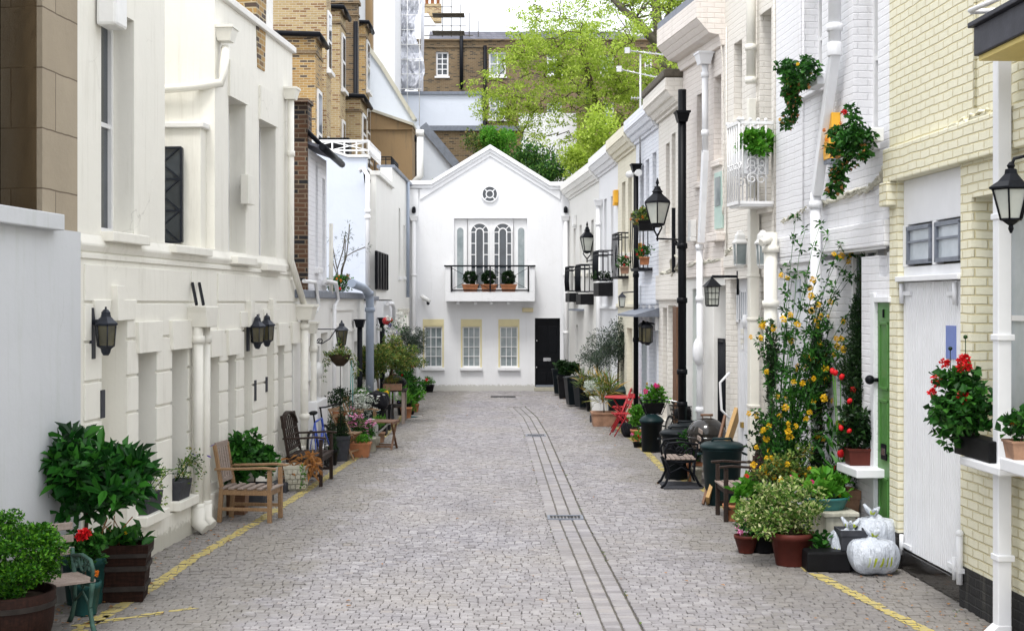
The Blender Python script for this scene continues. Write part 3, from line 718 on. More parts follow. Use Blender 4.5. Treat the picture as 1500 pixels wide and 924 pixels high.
wall(m,us,U(551,.15),gz+.071,zt+.05,so,t=.3,y0=.15,body=2.0)
so2=[(U(578),U(580),Z(579,400),Z(579,320))]
wall(m,U(551)+.004,F.L,gz+.002,zt-.1,so2,t=.3,y0=.0,body=2); m.build('upper_wall','offwhite',L3)
window(L3,*so[0],.3); window(L3,*so2[0],.2)
u0=us
m=MB(); zl=P(480,222,31.0)[2]; zr=P(537,232,31.0)[2]
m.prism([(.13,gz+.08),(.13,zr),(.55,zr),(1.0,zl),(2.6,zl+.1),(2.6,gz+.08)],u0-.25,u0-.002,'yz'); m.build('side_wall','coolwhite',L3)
m=MB(); m.prism([(.08,zr),(.08,zr+.06),(.56,zr+.06),(1.0,zl+.06),(2.6,zl+.16),(2.6,zl+.101),(1.0,zl+.001),(.55,zr+.001)],u0-.30,u0+.1,'yz'); m.box(U(551)-.02,F.L+.02,-.08,.4,zt-.1,zt); m.build('parapet_coping','offwhite',L3)
m=MB(); m.box(U(551.5,-.04),U(568,-.04),-.05,-.002,Z(560,425),Z(560,371)); 
for i in range(5): x=U(552,-.05)+(U(567.5,-.05)-U(552,-.05))*i/4; m.box(x-.025,x+.025,-.075,-.05,Z(560,424),Z(560,372))
m.build('shutter','black',L3)
# balcony railing (white), camera side and street side
r=thing('balcony_railing','white metal railing round the roof terrace above the blue white wall','railing',F.W(u0,0,zr+.09),F.a)
m=MB(); hz=P(540,207,31)[2]-zr-.09
def rail(m,p0,p1,h,nb,r_=.018,diag=False):
    p0=Vector(p0);p1=Vector(p1)
    for z in (h,h*.92,.08): m.tube([p0+Vector((0,0,z)),p1+Vector((0,0,z))],r_*(1.3 if z==h else 1),6)
    for i in range(nb+1):
        q=p0.lerp(p1,i/nb); m.tube([q,q+Vector((0,0,h))],r_,6)
rail(m,(-.1,.1,0),(-.1,1.75,0),hz,6)
m.tube([(-.1,.15,.1),(-.1,.9,hz*.9)],.012,6); m.tube([(-.1,.9,.1),(-.1,.15,hz*.9)],.012,6); m.tube([(-.1,.95,.1),(-.1,1.7,hz*.9)],.012,6); m.tube([(-.1,1.7,.1),(-.1,.95,hz*.9)],.012,6)
m.build('end_panel','paint',r); m=MB(); rail(m,(-.08,.1,0),(2.4,.1,0),hz,9); m.build('street_panel','paint',r)
m=MB(); m.box(0,.5,.6,1.3,.0,.42); tag(m.build('planter_box','blackpot',None,loc=None),'black box standing on the roof terrace behind the white railing','planter').matrix_world=Matrix.Translation(F.W(u0+.3,0,zr+.09))@Matrix.Rotation(F.a,4,'Z')
r=thing('balcony_railing','black railing at the far end of the roof terrace beside the gable','railing',F.W(U(576),0,zt),F.a)
m=MB(); rail(m,(0,.05,0),(1.9,.05,0),.75,14,.014); rail(m,(0,.05,0),(0,1.2,0),.75,8,.014); m.build('panel','iron',r)
pipe(L3,[(U(538.5,-.08),-.08,3.0),(U(538.5,-.08),-.08,Z(540,262)),(U(541,-.08),.05,Z(541,252)),(U(541,-.08),.14,Z(541,255))],.05,'paint',collars=[(U(538.5,-.08),-.08,Z(540,322)),(U(538.5,-.08),-.08,4.6)])
pipe(L3,[(U(539.5,.1),.12,Z(540,262)),(U(539.5,-.06),-.02,Z(540,257)),(U(541,-.06),-.02,Z(541,268))],.07,'iron',name='vent_pipe')
u=FL3.U(540,-.2)
pipe(L3,[(FL3.U(515,-.12),-.12,3.02),(FL3.U(533,-.16),-.16,2.95),(u,-.2,2.85),(u+.05,-.22,2.7),(u+.05,-.22,0.05)],.085,'greypipe',collars=[(u+.05,-.22,2.5),(u,-.2,2.84)])
u=U(527,-.12)
pipe(L3,[(u,-.12,.05),(u,-.12,2.15)],.055,'iron',hopper=(u,-.12,2.15,.24))
u=U(560,-.12); pipe(L3,[(u,-.12,.05),(u,-.12,2.2)],.06,'iron',hopper=(u,-.12,2.15,.22))
u=U(577,-.1); pipe(L3,[(U(568,-.1),-.1,2.62),(U(575,-.1),-.1,2.62),(u,-.1,2.5),(u,-.1,.1)],.05,'paint')
# --- L4
F=Fr((-3.11,35.4),(-3.065,40.95)); L4=F.root('narrow_white_house','white end-of-row house tight against the gabled end house, far left'); U,Z=F.U,F.Z; FL4=F
so=[(U(584),U(586.5),Z(585,405),Z(585,305)),(U(591),U(593),Z(592,405),Z(592,330)),(U(582),U(585),.8,2.0),(U(590),U(594),.05,2.1)]
m=MB(); wall(m,0,F.L,-.05,Z(590,262),so,t=.3,body=2); m.build('wall','offwhite',L4)
for o_ in so[:3]: window(L4,*o_,.2,sill=.05)
a=MB(); a.box(so[3][0],so[3][1],.2,.25,0,2.1); a.build('door','paint',L4)
m=MB(); coping(m,F,0,F.L,Z(590,262),.08); m.build('coping','lead',L4)
for i,px in enumerate((588,592,596)):
    u=U(px,-.09); pipe(L4,[(u,-.09,.05),(u,-.09,2.35-i*.0)],.05,'creampaint',hopper=(u,-.09,2.35,.2))
u=U(597.5,-.07); pipe(L4,[(u,-.07,2.8),(u,-.07,Z(597,270))],.05,'greypipe')
# ------------------------------------------------------------------ END HOUSE
YE=41.0; F=Fr((P(600,0,YE)[0],YE),(P(834,0,YE)[0],YE)); E=F.root('gabled_house','white house closing the mews, with gable, arched french windows and black door'); U,Z=F.U,F.Z
X=lambda px:U(px); ZE=lambda py:Z(0,py)
dop=(X(783.5),X(820.5),.12,ZE(466))
wins=[(X(a),X(b),ZE(538),ZE(476.5)) for a,b in ((619.3,650.2),(675,705.8),(730,760.8))]
fop=(X(665),X(772),ZE(427),ZE(320))
zc=ZE(279); 
cx,cz,cr=X(717.5),ZE(284.5),.235
m=MB(); wall(m,0,F.L,-.05,zc,wins+[dop,fop],t=.35,body=0)
# gable triangle with a round hole: fan around the circle
zp=ZE(222); xl,xr=X(600),X(834)
m.build('wall','white',E)
gp=[(xl,zc),(xr,zc),(xr,ZE(273)),(X(803),ZE(273)),(X(718),zp),(X(633),ZE(273)),(xl,ZE(273))]
m=MB(); m.prism(gp,.0,.35); m.build('gable','white',E)
# side strips (pilasters)
for a,b in ((600,613),(822,834)): m=MB(); m.box(X(a),X(b)-.001,-.05,-.001,-.05,ZE(277)); m.build('pilaster','white',E,bevel=.008)
# coping: follow gable
def band(m,pts,h,y0,y1):
    for (x0,z0),(x1,z1) in zip(pts,pts[1:]): m.prism([(x0,z0),(x1,z1),(x1,z1+h),(x0,z0+h)],y0,y1)
top=[(xl-.04,ZE(266)),(X(632),ZE(266)),(X(718),ZE(213.5)),(X(806),ZE(268)),(xr+.05,ZE(268))]
m=MB(); band(m,[(a,b-.10) for a,b in top],.12,-.16,.4)
band(m,[(a,b-.20) for a,b in top],.10,-.09,.38)
m.build('coping','white',E)
low=[(X(615),ZE(290)-.06),(X(718),ZE(226)-.06),(X(821),ZE(290)-.06)]
m=MB(); band(m,low,.30,-.045,-.001); m.build('raking_band','white',E)
m=MB(); band(m,[(xl,ZE(276)),(X(632),ZE(276)),(X(718),ZE(224))],.01,-.03,-.0) ; 
# oculus
m=MB(); 
def ring(m,c,z,r0,r1,y0,y1,n=32,a0=0,a1=2*PI):
    k=[]
    for i in range(n):
        t0=a0+(a1-a0)*i/n;t1=a0+(a1-a0)*(i+1)/n
        m.prism([(c+r0*math.cos(t0),z+r0*math.sin(t0)),(c+r1*math.cos(t0),z+r1*math.sin(t0)),(c+r1*math.cos(t1),z+r1*math.sin(t1)),(c+r0*math.cos(t1),z+r0*math.sin(t1))],y0,y1)
ring(m,cx,cz,.215,.25,-.06,-.002); ring(m,cx,cz,.095,.125,-.05,-.01)
for k in range(4):
    t=PI/4+k*PI/2; m.bar((cx+.12*math.cos(t),-.03,cz+.12*math.sin(t)),(cx+.22*math.cos(t),-.03,cz+.22*math.sin(t)),.03,.03,up=(0,1,0))
oc=m.build('round_window','white',E); m=MB(); m.prism([(cx+.22*math.cos(2*PI*i/32),cz+.22*math.sin(2*PI*i/32)) for i in range(32)],-.012,-.003); m.build('pane','glass',oc)
# french windows: arched panels
fa,fb,f0,f1=fop; zb_=f0
m=MB(); m.box(fa,fb,.10,.16,f0,f1)
fr=m.build('french_window','paint',E)
xl2,xr2=X(703.5),X(736.5)
for c in (X(702.5),X(736.5)):
    rad=.265; zs_=ZE(340); 
    g=MB(); g.prism([(c-rad,f0+.1),(c+rad,f0+.1)]+[(c+rad*math.cos(PI*i/16),zs_+rad*math.sin(PI*i/16)) for i in range(17)],.085,.099); g.build('pane','glass',fr)
    b_=MB(); ring(b_,c,zs_,rad-.01,rad+.03,.06,.10,18,0,PI); ring(b_,c,zs_,.10,.135,.06,.09,14,0,PI)
    for s_ in (-1,1):
        b_.box(c+s_*rad-.015,c+s_*rad+.015,.06,.10,f0,zs_); b_.box(c+s_*.117-.016,c+s_*.117+.016,.06,.09,f0+.1,zs_)
        for j in range(1,6):
            z=f0+.1+(zs_-f0-.1)*j/5.0; b_.box(min(c+s_*.13,c+s_*rad),max(c+s_*.13,c+s_*rad),.062,.088,z-.012,z+.012)
    for t in (PI/4,3*PI/4): b_.bar((c+.13*math.cos(t),.075,zs_+.13*math.sin(t)),(c+rad*math.cos(t),.075,zs_+rad*math.sin(t)),.025,.025,up=(0,1,0))
    b_.box(c-rad,c+rad,.06,.1,f0,f0+.1)
    b_.build('glazing_bars','paint',fr)
for c in (X(674),X(763.5)):
    g=MB(); zt_=ZE(338); rr=.095; g.prism([(c-rr,f0+.1),(c+rr,f0+.1)]+[(c+rr*math.cos(PI*i/10),zt_+rr*math.sin(PI*i/10)) for i in range(11)],.09,.099); g.build('side_pane','curtain',fr)
b_=MB()
for px in (685,719.5,753,684,752): b_.box(X(px)-.02,X(px)+.02,.07,.099,f0,f1)
b_.build('mullion','paint',fr)
for w in wins:
    a,b,c,d=w
    k=MB(); k.box(a-.0,a+.045,-.012,.1,c,d); k.box(b-.045,b,-.012,.1,c,d); k.box(a,b,-.014,.1,d,ZE(467.5)); k.box(a+.045,b-.045,-.0,.1,d-.04,d-.001)
    k.build('window_surround','yelframe',E)
    ww=window(E,a+.046,b-.046,c,d-.041,.05,3,4,'paint','curtain',fw=.035,bar=.02,sash=False)
    k=MB(); k.box(a-.02,b+.02,-.10,.04,c-.09,c-.002); k.build('sill','white',ww,bevel=.008)
a,b,c,d=dop
m=MB(); m.box(a,b,.12,.18,c,d); 
for xx in (a+.10,a+(b-a)/2+.03):
    for z0,z1 in ((.25,.55),(.72,.92),(1.15,1.95)): m.box(xx,xx+(b-a)/2-.13,.105,.121,z0,z1)
dr=m.build('door','black',E,bevel=.012)
m=MB(); m.box(X(796),X(807),.09,.104,ZE(529),ZE(524)); m.build('letterbox','chrome',dr); m=MB(); m.ball((X(786.5),.08,ZE(499)),.03); m.ball((X(786),.08,ZE(538)),.025); m.build('handle','chrome',dr)
m=MB(); m.box(a-.02,b+.0,-.18,.12,0,.11); m.build('door_step','stonepot',E,bevel=.01); m=MB(); m.box(a+.02,b-.0,.0,.119,.111,.17); m.build('threshold','lead',E)
# balcony
bz=ZE(427.5); m=MB(); xa,xb=X(653.5),X(783)
m.box(xa,xb,-.62,-.001,ZE(441.5),bz); m.box(xa,xa+.16,-.62,-.001,bz,ZE(391)) ; m.box(xb-.16,xb,-.62,-.001,bz,ZE(391))
for px in (672,697,720,745): m.box(X(px)-.05,X(px)+.05,-.5,-.001,ZE(441.5)-.09,ZE(441.5)-.001)
bal=m.build('balcony','white',E,bevel=.01)
m=MB(); zr=ZE(391.5); 
m.box(X(652),X(784),-.66,-.60,zr,zr+.045); m.tube([(X(662),-.62,bz+.04),(X(775),-.62,bz+.04)],.025,6)
for px in (663,718.5,773.5): m.box(X(px)-.022,X(px)+.022,-.64,-.60,bz,zr)
for a_,b_ in ((664,717),(720,772)):
    for c_,d_ in (((a_,bz+.08),(b_,zr-.05)),((a_,zr-.05),(b_,bz+.08))): m.tube([(X(c_[0]),-.62,c_[1]),(X(d_[0]),-.62,d_[1])],.007,5)
m.build('balustrade','iron',bal)
m=MB(); m.box(X(765),X(781),-.07,-.001,ZE(457),ZE(451)); m.build('vent_cover','creamplastic',E,bevel=.01)
for px in (606.5,828.5):
    x=X(px); pipe(E,[(x,-.14,.05),(x,-.14,ZE(322))],.065,'paint',collars=[(x,-.14,ZE(403)),(x,-.14,ZE(487))],hopper=(x,-.14,ZE(324),.24))
    m=MB(); m.tube([(x,-.1,ZE(312)),(x,-.12,ZE(308)),(x,-.02,ZE(305))],.06); m.build('pipe_outlet','iron',E)
# end house roof behind the gable
m=MB(); m.prism([(xl+.2,ZE(280)),(xr-.1,ZE(280)),(X(718),zp-.05)],.45,6,'xz'); m.build('roof','slate',E)
# security camera
c=thing('security_camera','white security camera on the end house above the left window','camera',F.W(X(620),-.002,ZE(438)),0)
m=MB(); m.box(-.03,.03,-.02,0,-.1,.1); m.tube([(0,-.02,0),(.02,-.15,-.02)],.02); m.build('bracket','plasticw',c)
m=MB(); m.tube([(-.05,-.2,.09),(.22,-.24,-.07)],[.065,.06],10); m.build('housing','plasticw',c); m=MB(); m.ball((.16,-.25,-.13),.05); m.tube([(.12,-.22,-.02),(.16,-.25,-.12)],.03); m.build('lens','iron',c)
c=thing('security_camera','small black camera sitting on the left hopper of the end house','camera',F.W(X(606.5),-.16,ZE(322)+.18),0)
m=MB(); m.ball((0,0,.05),(.045,.06,.05)); m.box(-.05,.05,-.02,.02,.08,.1); m.build('housing','iron',c)
# ------------------------------------------------------------------ RIGHT SIDE
def rframe(yfar,xfar,ynear,xnear): return Fr((xfar,yfar),(xnear,ynear))
def cornice(mb,u0,u1,z,h,p,steps=((0,.18),(.12,.20),(.14,.38),(.34,.55),(.36,.68),(.62,.92),(.64,1),(1,1))):
    """moulded eaves: profile stepping out to p over height h"""
    pr=[(.002,z)]
    for a,b in steps: pr.append((-p*b,z+h*a))
    pr+= [(-p,z+h*1.12),(.30,z+h*1.12),(.30,z)]
    mb.prism([(y,zz) for y,zz in pr],u0,u1,'yz')
def wires(par,F,pts,mat='cable',n=3,r=.016,seed=1):
    q=random.Random(seed)
    for k in range(n):
        m=MB(); P_=[]
        for i in range(len(pts)-1):
            (a,b),(c,d)=pts[i],pts[i+1]
            for t in range(6):
                f=t/6; u,z=F.hit(a+(c-a)*f,b+(d-b)*f,-.03); P_.append((u,-.02-q.random()*.03,z+q.uniform(-.035,.035)))
        m.tube(P_,r*q.uniform(.6,1.3),5); m.build('cable',mat,par)
# --- R1 yellow
F=rframe(13.87,3.835,8,4.14); FR1=F; R1=F.root('yellow_brick_house','pale yellow painted brick house nearest on the right, with tall white plank garage door'); U,Z=F.U,F.Z
zb0,zb1=3.86,4.20
gd=(U(1315),U(1407),0,3.86); wd=(U(1423),U(1423)+1.25,Z(1410,655),3.55)
m=MB(); wall(m,0,F.L,zb1,8,[],t=.4,body=3); m.build('upper_wall','ywall',R1)
m=MB(); m.box(-.01,F.L,-.07,.35,zb0,zb1-.002); m.box(-.03,U(1313),-.10,.35,3.62,zb0-.002); m.build('brick_band','ywall',R1,bevel=.012)
m=MB(); wall(m,0,F.L,.355,zb0-.002,[(gd[0],gd[1],.3,3.86),wd],t=.35,body=3); m.build('ground_floor_wall','ywall',R1)
m=MB(); m.box(gd[1]+.002,F.L,-.012,.3,-.05,.355); m.box(.0,gd[0]-.002,-.012,.3,-.05,.355); m.build('plinth','plinth',R1)
# overdoor panel, small casements, ledge and garage door
m=MB(); ztr0,ztr1=Z(1360,383),Z(1360,328); m.box(gd[0],gd[1],.06,.12,ztr1+.03,zb0-.001); m.box(gd[0],gd[1],.06,.12,Z(1360,411),ztr0-.03); m.box(gd[0],gd[1],-.03,.12,Z(1360,411),Z(1360,403)); 
m.box(U(1357.5),U(1363),.05,.13,ztr0-.03,ztr1+.03); m.box(gd[0],U(1322),.05,.13,ztr0-.03,ztr1+.03); m.box(U(1401),gd[1],.05,.13,ztr0-.03,ztr1+.03)
fp=m.build('door_surround','doorwhite',R1,bevel=.006)
for a,b in ((1322.5,1357),(1363.5,1400.5)):
    f=MB(); ua,ub=U(a),U(b); 
    for q in ((ua,ub,ztr1-.03,ztr1+.01),(ua,ub,ztr0-.01,ztr0+.03),(ua,ua+.035,ztr0,ztr1),(ub-.035,ub,ztr0,ztr1)): f.box(q[0],q[1],.03,.08,q[2],q[3])
    f.box(ua,ub,.035,.075,ztr0+(ztr1-ztr0)*.56,ztr0+(ztr1-ztr0)*.62)
    w=f.build('window','lead',R1); g=MB(); g.box(ua+.01,ub-.01,.06,.07,ztr0,ztr1); g.build('pane','blind',w)
m=MB(); n=34; za,zb=Z(1323,806),Z(1360,412)
for i in range(n):
    a=gd[0]+.02+(gd[1]-gd[0]-.04)*i/n; b=gd[0]+.02+(gd[1]-gd[0]-.04)*(i+1)/n; m.box(a+.005,b-.005,.05,.10,za,zb)
m.box(gd[0]+.02,gd[1]-.02,.062,.11,za,zb)
dr=m.build('garage_door','doorwhite',R1,bevel=.004)
m=MB(); m.box(U(1379),U(1393),.04,.049,Z(1390,526),Z(1390,477)); m.build('notice_plate','blueplate',dr)
m=MB(); m.ball((U(1359.5),.03,Z(1359,609)),(.02,.03,.045)); m.build('knob','iron',dr)
for (px,py) in ((1322,430),(1400,430),(1322,797),(1400,832)):
    m=MB(); u,z=F.hit(px,py,.03); m.tube([(u,.02,z-.10),(u,.02,z+.10)],.022); m.box(min(u,u+(.22 if px<1350 else -.22)),max(u,u+(.22 if px<1350 else -.22)),.03,.048,z-.02,z+.02); m.build('hinge','doorwhite',dr)
m=MB(); m.box(gd[0]+.01,gd[1]-.0,.02,.06,.01,za-.01); m.build('kick_board','kick',R1)
m=MB(); m.tube([(U(1404,-.05),-.04,.2),(U(1404,-.05),-.04,.62)],.03); m.ball((U(1404,-.05),-.04,.64),.035); m.box(U(1401,-.05),U(1407,-.05),-.06,.02,.3,.34);m.build('hinge_post','doorwhite',R1)
window(R1,wd[0],wd[1],wd[2]+.08,wd[3],.27,2,2,'paint','blind',fw=.07)
m=MB(); m.box(U(1402,-.3),U(1455,-.3)+.05,-.28,.25,wd[2]-.07,wd[2]-.0); m.build('sill','doorwhite',R1,bevel=.012)
m=MB(); m.box(U(1462,-.35),U(1530,-.35),-.34,.05,wd[2]+.0,wd[2]+.10); m.build('shelf','doorwhite',R1,bevel=.012)
u=U(1467,-.14)
m=MB(); m.box(u-.055,u+.055,-.19,-.08,.10,4.6); 
for z in (.62,2.35,3.3): m.box(u-.075,u+.075,-.20,-.06,z,z+.05)
m.prism([(-.08,.12),(-.19,.12),(-.30,.02),(-.26,-.02),(-.19,.0),(-.08,.02)],u-.06,u+.06,'yz')
m.build('drainpipe','doorwhite',R1,bevel=.008)
wires(R1,F,[(1299,229),(1340,212),(1380,198),(1420,175),(1456,163)],'ywall',4,.02,3)
pipe(R1,[(U(1427,-.02),-.015,4.3),(U(1427,-.02),-.015,6.5)],.012,'ywall',name='cable',n=5)
# canopy over the doorway nearer the camera
cf=Fr((3.55,10.5),(3.60,9.0)); c=thing('door_canopy','dark lead covered canopy with yellow soffit jutting out high on the right','canopy',(3.55,10.5,4.5),cf.a)
m=MB(); m.box(0,1.6,0,.62,.04,.26); m.box(-.03,1.65,-.04,.62,.26,.30); m.build('fascia','darklead',c,bevel=.008); m=MB(); m.box(.03,1.57,.03,.6,.0,.039); m.build('soffit','canopyunder',c)
m=MB(); m.tube([F.W(U(1421,-.5),-.5,Z(1421,18,-.5)),F.W(U(1500,-.1),-.1,Z(1490,18,-.1))],.02); m.tube([F.W(U(1421,-.5),-.5,Z(1421,16,-.5)),F.W(U(1470,-.5),-.5,Z(1470,-5,-.5))],.02); tag(m.build('pipe_bracket','paint'),'thin white metal rail above the dark canopy','bracket')
m=MB(); m.box(-.15,.15,-.2,.1,0,.13); o=tag(m.build('loose_bricks','terraold',bevel=.01),'red brown bricks on the ground at the right edge by the downpipe','bricks'); o.location=(3.78,9.95,0)
# --- R2 white
F=rframe(18.2,3.52,13.88,3.835); FR2=F; R2=F.root('white_brick_house','white painted brick house with green front door behind the yellow climbing shrub'); U,Z=F.U,F.Z
w1=(U(1173),U(1204),Z(1203,122),7.2); w2=(U(1250),U(1286),Z(1285,206),7.2)
zf=3.5
m=MB(); wall(m,0,F.L,zf,8,[w1,w2],t=.4,body=3); m.build('upper_wall','wbrick',R2)
m=MB(); 
lp_=(U(1146),U(1186),-.02,3.36); rp_=(U(1204),F.L-.02,-.02,zf-.28)
m.box(0,F.L,-.055,.3,zf-.27,zf-.003); m.box(0,rp_[0],-.05,.3,zf-.36,zf-.271); m.build('brick_band','wbrick',R2,bevel=.015)
gw=(U(1225),U(1262),Z(1262,640),Z(1240,365)); gdr=(U(1284),U(1303),.12,Z(1290,443)); fl=(U(1288),U(1302),Z(1290,405),Z(1290,369)); ld=(U(1150),U(1184),.0,2.95)
m=MB(); wall(m,0,F.L,-.05,zf-.362,[gw,(gdr[0],gdr[1],0,gdr[3]),fl,(U(1150),U(1183),0,3.05)],t=.3,body=3); m.build('ground_floor_wall','wbrick',R2)
m=MB(); m.box(U(1204),U(1299),-.02,-.001,Z(1250,352),zf-.30); m.box(U(1204),U(1299),-.05,-.001,Z(1250,356),Z(1250,350)); m.box(gdr[0]-.12,gdr[0]-.002,-.03,.2,0,gdr[3]+.1); m.box(gdr[0],gdr[1]+.05,-.03,.2,gdr[3]+.001,gdr[3]+.06)
m.build('panel','doorwhite',R2,bevel=.006)
window(R2,w1[0],w1[1],w1[2],w1[3],.22,2,3,sill=.07,sillmat='wbrick'); window(R2,w2[0],w2[1],w2[2],w2[3],.22,2,3,sill=.07,sillmat='wbrick')
window(R2,gw[0],gw[1],gw[2],gw[3],.18,2,3,gm='glass'); window(R2,fl[0],fl[1],fl[2],fl[3],.08,1,1,gm='blind',fw=.03)
m=MB(); m.box(U(1236,-.2),U(1266,-.2),-.28,.1,Z(1265,700,-.2),Z(1265,700,-.2)+.09); m.build('sill','doorwhite',R2,bevel=.01)
a,b,c,d=gdr
m=MB(); m.box(a,b,.012,.06,c,d)
def panels(m,a,b,y,rows,cols=2,g=.06,t=.012):
    for z0,z1 in rows:
        for k in range(cols):
            x0=a+g+(b-a-g)*k/cols;x1=a+(b-a-g)*(k+1)/cols
            for q in ((x0,x1,z0,z0+.03),(x0,x1,z1-.03,z1),(x0,x0+.03,z0,z1),(x1-.03,x1,z0,z1)): m.box(q[0],q[1],y-t,y+.002,q[2],q[3])
panels(m,a,b,.012,[(.25,.85),(1.1,1.65),(1.75,2.45)],1)
dr=m.build('door','greendoor',R2,bevel=.004)
m=MB(); u,z=U(1283.5,.03),Z(1285,556); m.tube([(u+.12,.02,z),(u+.12,-.06,z)],.02); m.ball((u+.12,-.08,z),.05); m.build('knob','iron',dr)
m=MB(); m.box(a+(b-a)*.35,a+(b-a)*.75,-.003,.01,Z(1294,673),Z(1294,650)); lb=m.build('letterbox','iron',dr); m=MB(); m.box(a+(b-a)*.42,a+(b-a)*.68,-.008,-.0035,Z(1294,666),Z(1294,656)); m.build('flap','chrome',lb)
m=MB(); m.box(a+(b-a)*.5-.012,a+(b-a)*.5+.012,-.003,.01,Z(1294,465),Z(1294,453)); m.build('house_number','iron',dr)
# left garage door of the white house
a,b=U(1150),U(1183)
m=MB(); m.box(a,b,.12,.17,0,3.05); 
for i in range(1,8): x=a+(b-a)*i/8; m.box(x-.006,x+.006,.112,.121,0,1.7)
gdoor=m.build('garage_door','doorwhite',R2,bevel=.004)
for pa,pb in ((1153,1160),(1164,1171)):
    g=MB(); g.box(U(pa,.1),U(pb,.1),.10,.118,Z(1160,455,.1),Z(1160,410,.1)); g.build('pane','blind',gdoor)
g=MB(); g.box(U(1178,.1),U(1183,.1),.10,.118,Z(1180,424,.1),Z(1180,402,.1)); g.build('pane','curtain',gdoor)
m=MB(); m.box(U(1147,-.02),U(1170,-.02),-.06,.0,Z(1150,475),Z(1150,466)); m.tube([(U(1152),-.05,Z(1150,480)),(U(1152),-.05,Z(1150,458))],.05); m.build('hinge','doorwhite',R2)
# diagonal downpipe
u=U(1224,-.12)
pipe(R2,[(u,-.13,8),(u,-.13,Z(1224,68,-.13))],.07,'doorwhite',collars=[(u,-.13,Z(1224,40,-.13))])
m=MB(); m.bar((u-.0,-.13,Z(1224,75,-.13)),(U(1196,-.13),-.13,Z(1196,285,-.13)),.12,.11,up=(0,1,0)); m.tube([(u,-.13,Z(1224,62,-.13)),(u,-.13,Z(1224,82,-.13))],.085); m.build('drainpipe','doorwhite',R2,bevel=.01)
u=U(1195,-.13); pipe(R2,[(u,-.13,.1),(u,-.13,Z(1195,282,-.13))],.062,'doorwhite',collars=[(u,-.13,Z(1195,300,-.13)),(u,-.13,1.2)])
wires(R2,F,[(1200,300),(1240,285),(1270,278),(1290,262),(1297,240)],'cable',4,.018,8); wires(R2,F,[(1144,325),(1160,318),(1186,304)],'cable',3,.012,9)
pipe(R2,[(U(1176,-.02),-.015,3.6),(U(1176,-.02),-.015,6.6)],.008,'wbrick',name='cable',n=5)
c=F.W(U(1214,-.1),-.003,Z(1214,238)); r=thing('alarm_box','orange and yellow burglar alarm box on the white brick between the hanging plants','alarm box',c,F.a)
m=MB(); m.box(-.12,.12,-.10,0,.28,.52); m.box(-.10,.12,-.13,-.0,0,.279); 
for i in range(5): m.box(-.06,.10,-.137,-.129,.05+i*.045,.065+i*.045)
m.build('case','orange',r,bevel=.012); m=MB(); m.box(-.12,.13,-.12,0,-.05,-.001); m.build('base','lead',r)
# --- R3 cream
F=rframe(20.76,3.222,18.21,3.52); FR3=F; R3=F.root('cream_brick_house','cream painted brick house with white lattice garage door and caged balcony'); U,Z=F.U,F.Z
w1=(U(1113),U(1130),Z(1130,300),Z(1120,18)); w2=(U(1075),U(1087),Z(1086,172),Z(1080,62)); lw=(U(1067),U(1098),.0,Z(1080,392))
m=MB(); wall(m,0,F.L,3.0,8,[w1,w2],t=.35,body=3); m.build('upper_wall','cbrick',R3)
ss=(U(1118,0),U(1121,0),.4,2.8)
m=MB(); wall(m,0,F.L,-.05,2.998,[lw,(U(1112),U(1121),0,Z(1115,427))],t=.3,y0=.03,body=3); m.build('ground_floor_wall','cbrick',R3)
m=MB(); m.box(U(1062),U(1106),-.03,.028,Z(1080,392)+.01,3.35); m.build('brick_band','cbrick',R3,bevel=.01)
window(R3,*w1,.22,2,3,sill=.07,sillmat='cbrick'); window(R3,*w2,.22,2,2,sill=.05,sillmat='cbrick')
a=MB(); a.box(U(1112),U(1121),.2,.24,0,Z(1115,427)); a.build('door','doorwhite',R3)
a,b,c,d=lw; m=MB(); m.box(a,b,.14,.19,0,d)
for i in range(1,9): x=a+(b-a)*i/9; m.box(x-.005,x+.005,.133,.141,0,1.9)
gdoor=m.build('garage_door','doorwhite',R3,bevel=.004)
for pa,pb in ((1074.5,1083),(1086,1095)):
    g=MB(); ua,ub=U(pa,.13),U(pb,.13); z0,z1=Z(1085,468,.13),Z(1085,428,.13); g.box(ua,ub,.128,.138,z0,z1); gg=g.build('pane','blind',gdoor)
    g=MB()
    for i in range(4): x=ua+(ub-ua)*i/3; g.box(x-.016,x+.016,.115,.127,z0,z1)
    g.box(ua,ub,.114,.126,z0-.04,z0); g.box(ua,ub,.114,.126,z1,z1+.04); g.build('glazing_bars','doorwhite',gg)
for px in (1067,1091): m=MB(); u,z=F.hit(px,476,.1); m.box(u,u+.22,.10,.13,z-.04,z+.04); m.tube([(u+.03,.1,z-.05),(u+.03,.1,z+.15)],.04); m.build('hinge','doorwhite',gdoor)
for i,py in enumerate((486,493,500,507)): m=MB(); u,z=F.hit(1087,py,.13); m.box(u-.06,u+.06,.125,.1385,z-.045,z+.045); m.build('number_plate','plasticw' if i%2 else 'creampaint',gdoor)
m=MB(); u,z=F.hit(1088,620,.13); m.box(u-.04,u+.04,.10,.14,z-.06,z+.02); m.build('lock','brass',gdoor)
u=U(1131,-.16); pipe(R3,[(u,-.18,.1),(u,-.18,Z(1131,340,-.18))],.088,'creampaint',collars=[(u,-.18,Z(1131,365,-.18)),(u,-.18,Z(1131,445,-.18)),(u,-.18,.9)],n=14,name='soil_pipe')
m=MB(); m.tube([(u+.05,-.2,Z(1131,350,-.18)),(u+.1,-.34,Z(1131,356,-.18))],.05); m.build('pipe_elbow','creampaint',R3)
u=U(1100,-.1); pipe(R3,[(u,-.1,Z(1100,115,-.1)),(u,-.1,8)],.065,'creampaint',collars=[(u,-.1,Z(1100,70,-.1)),(u,-.1,Z(1100,118,-.1))])
m=MB(); u2=U(1104,-.09); m.box(u-.05,u+.05,-.15,-.04,4.1,Z(1100,145,-.1)); m.box(u2-.07,u2+.07,-.16,-.03,.05,Z(1104,300)); 
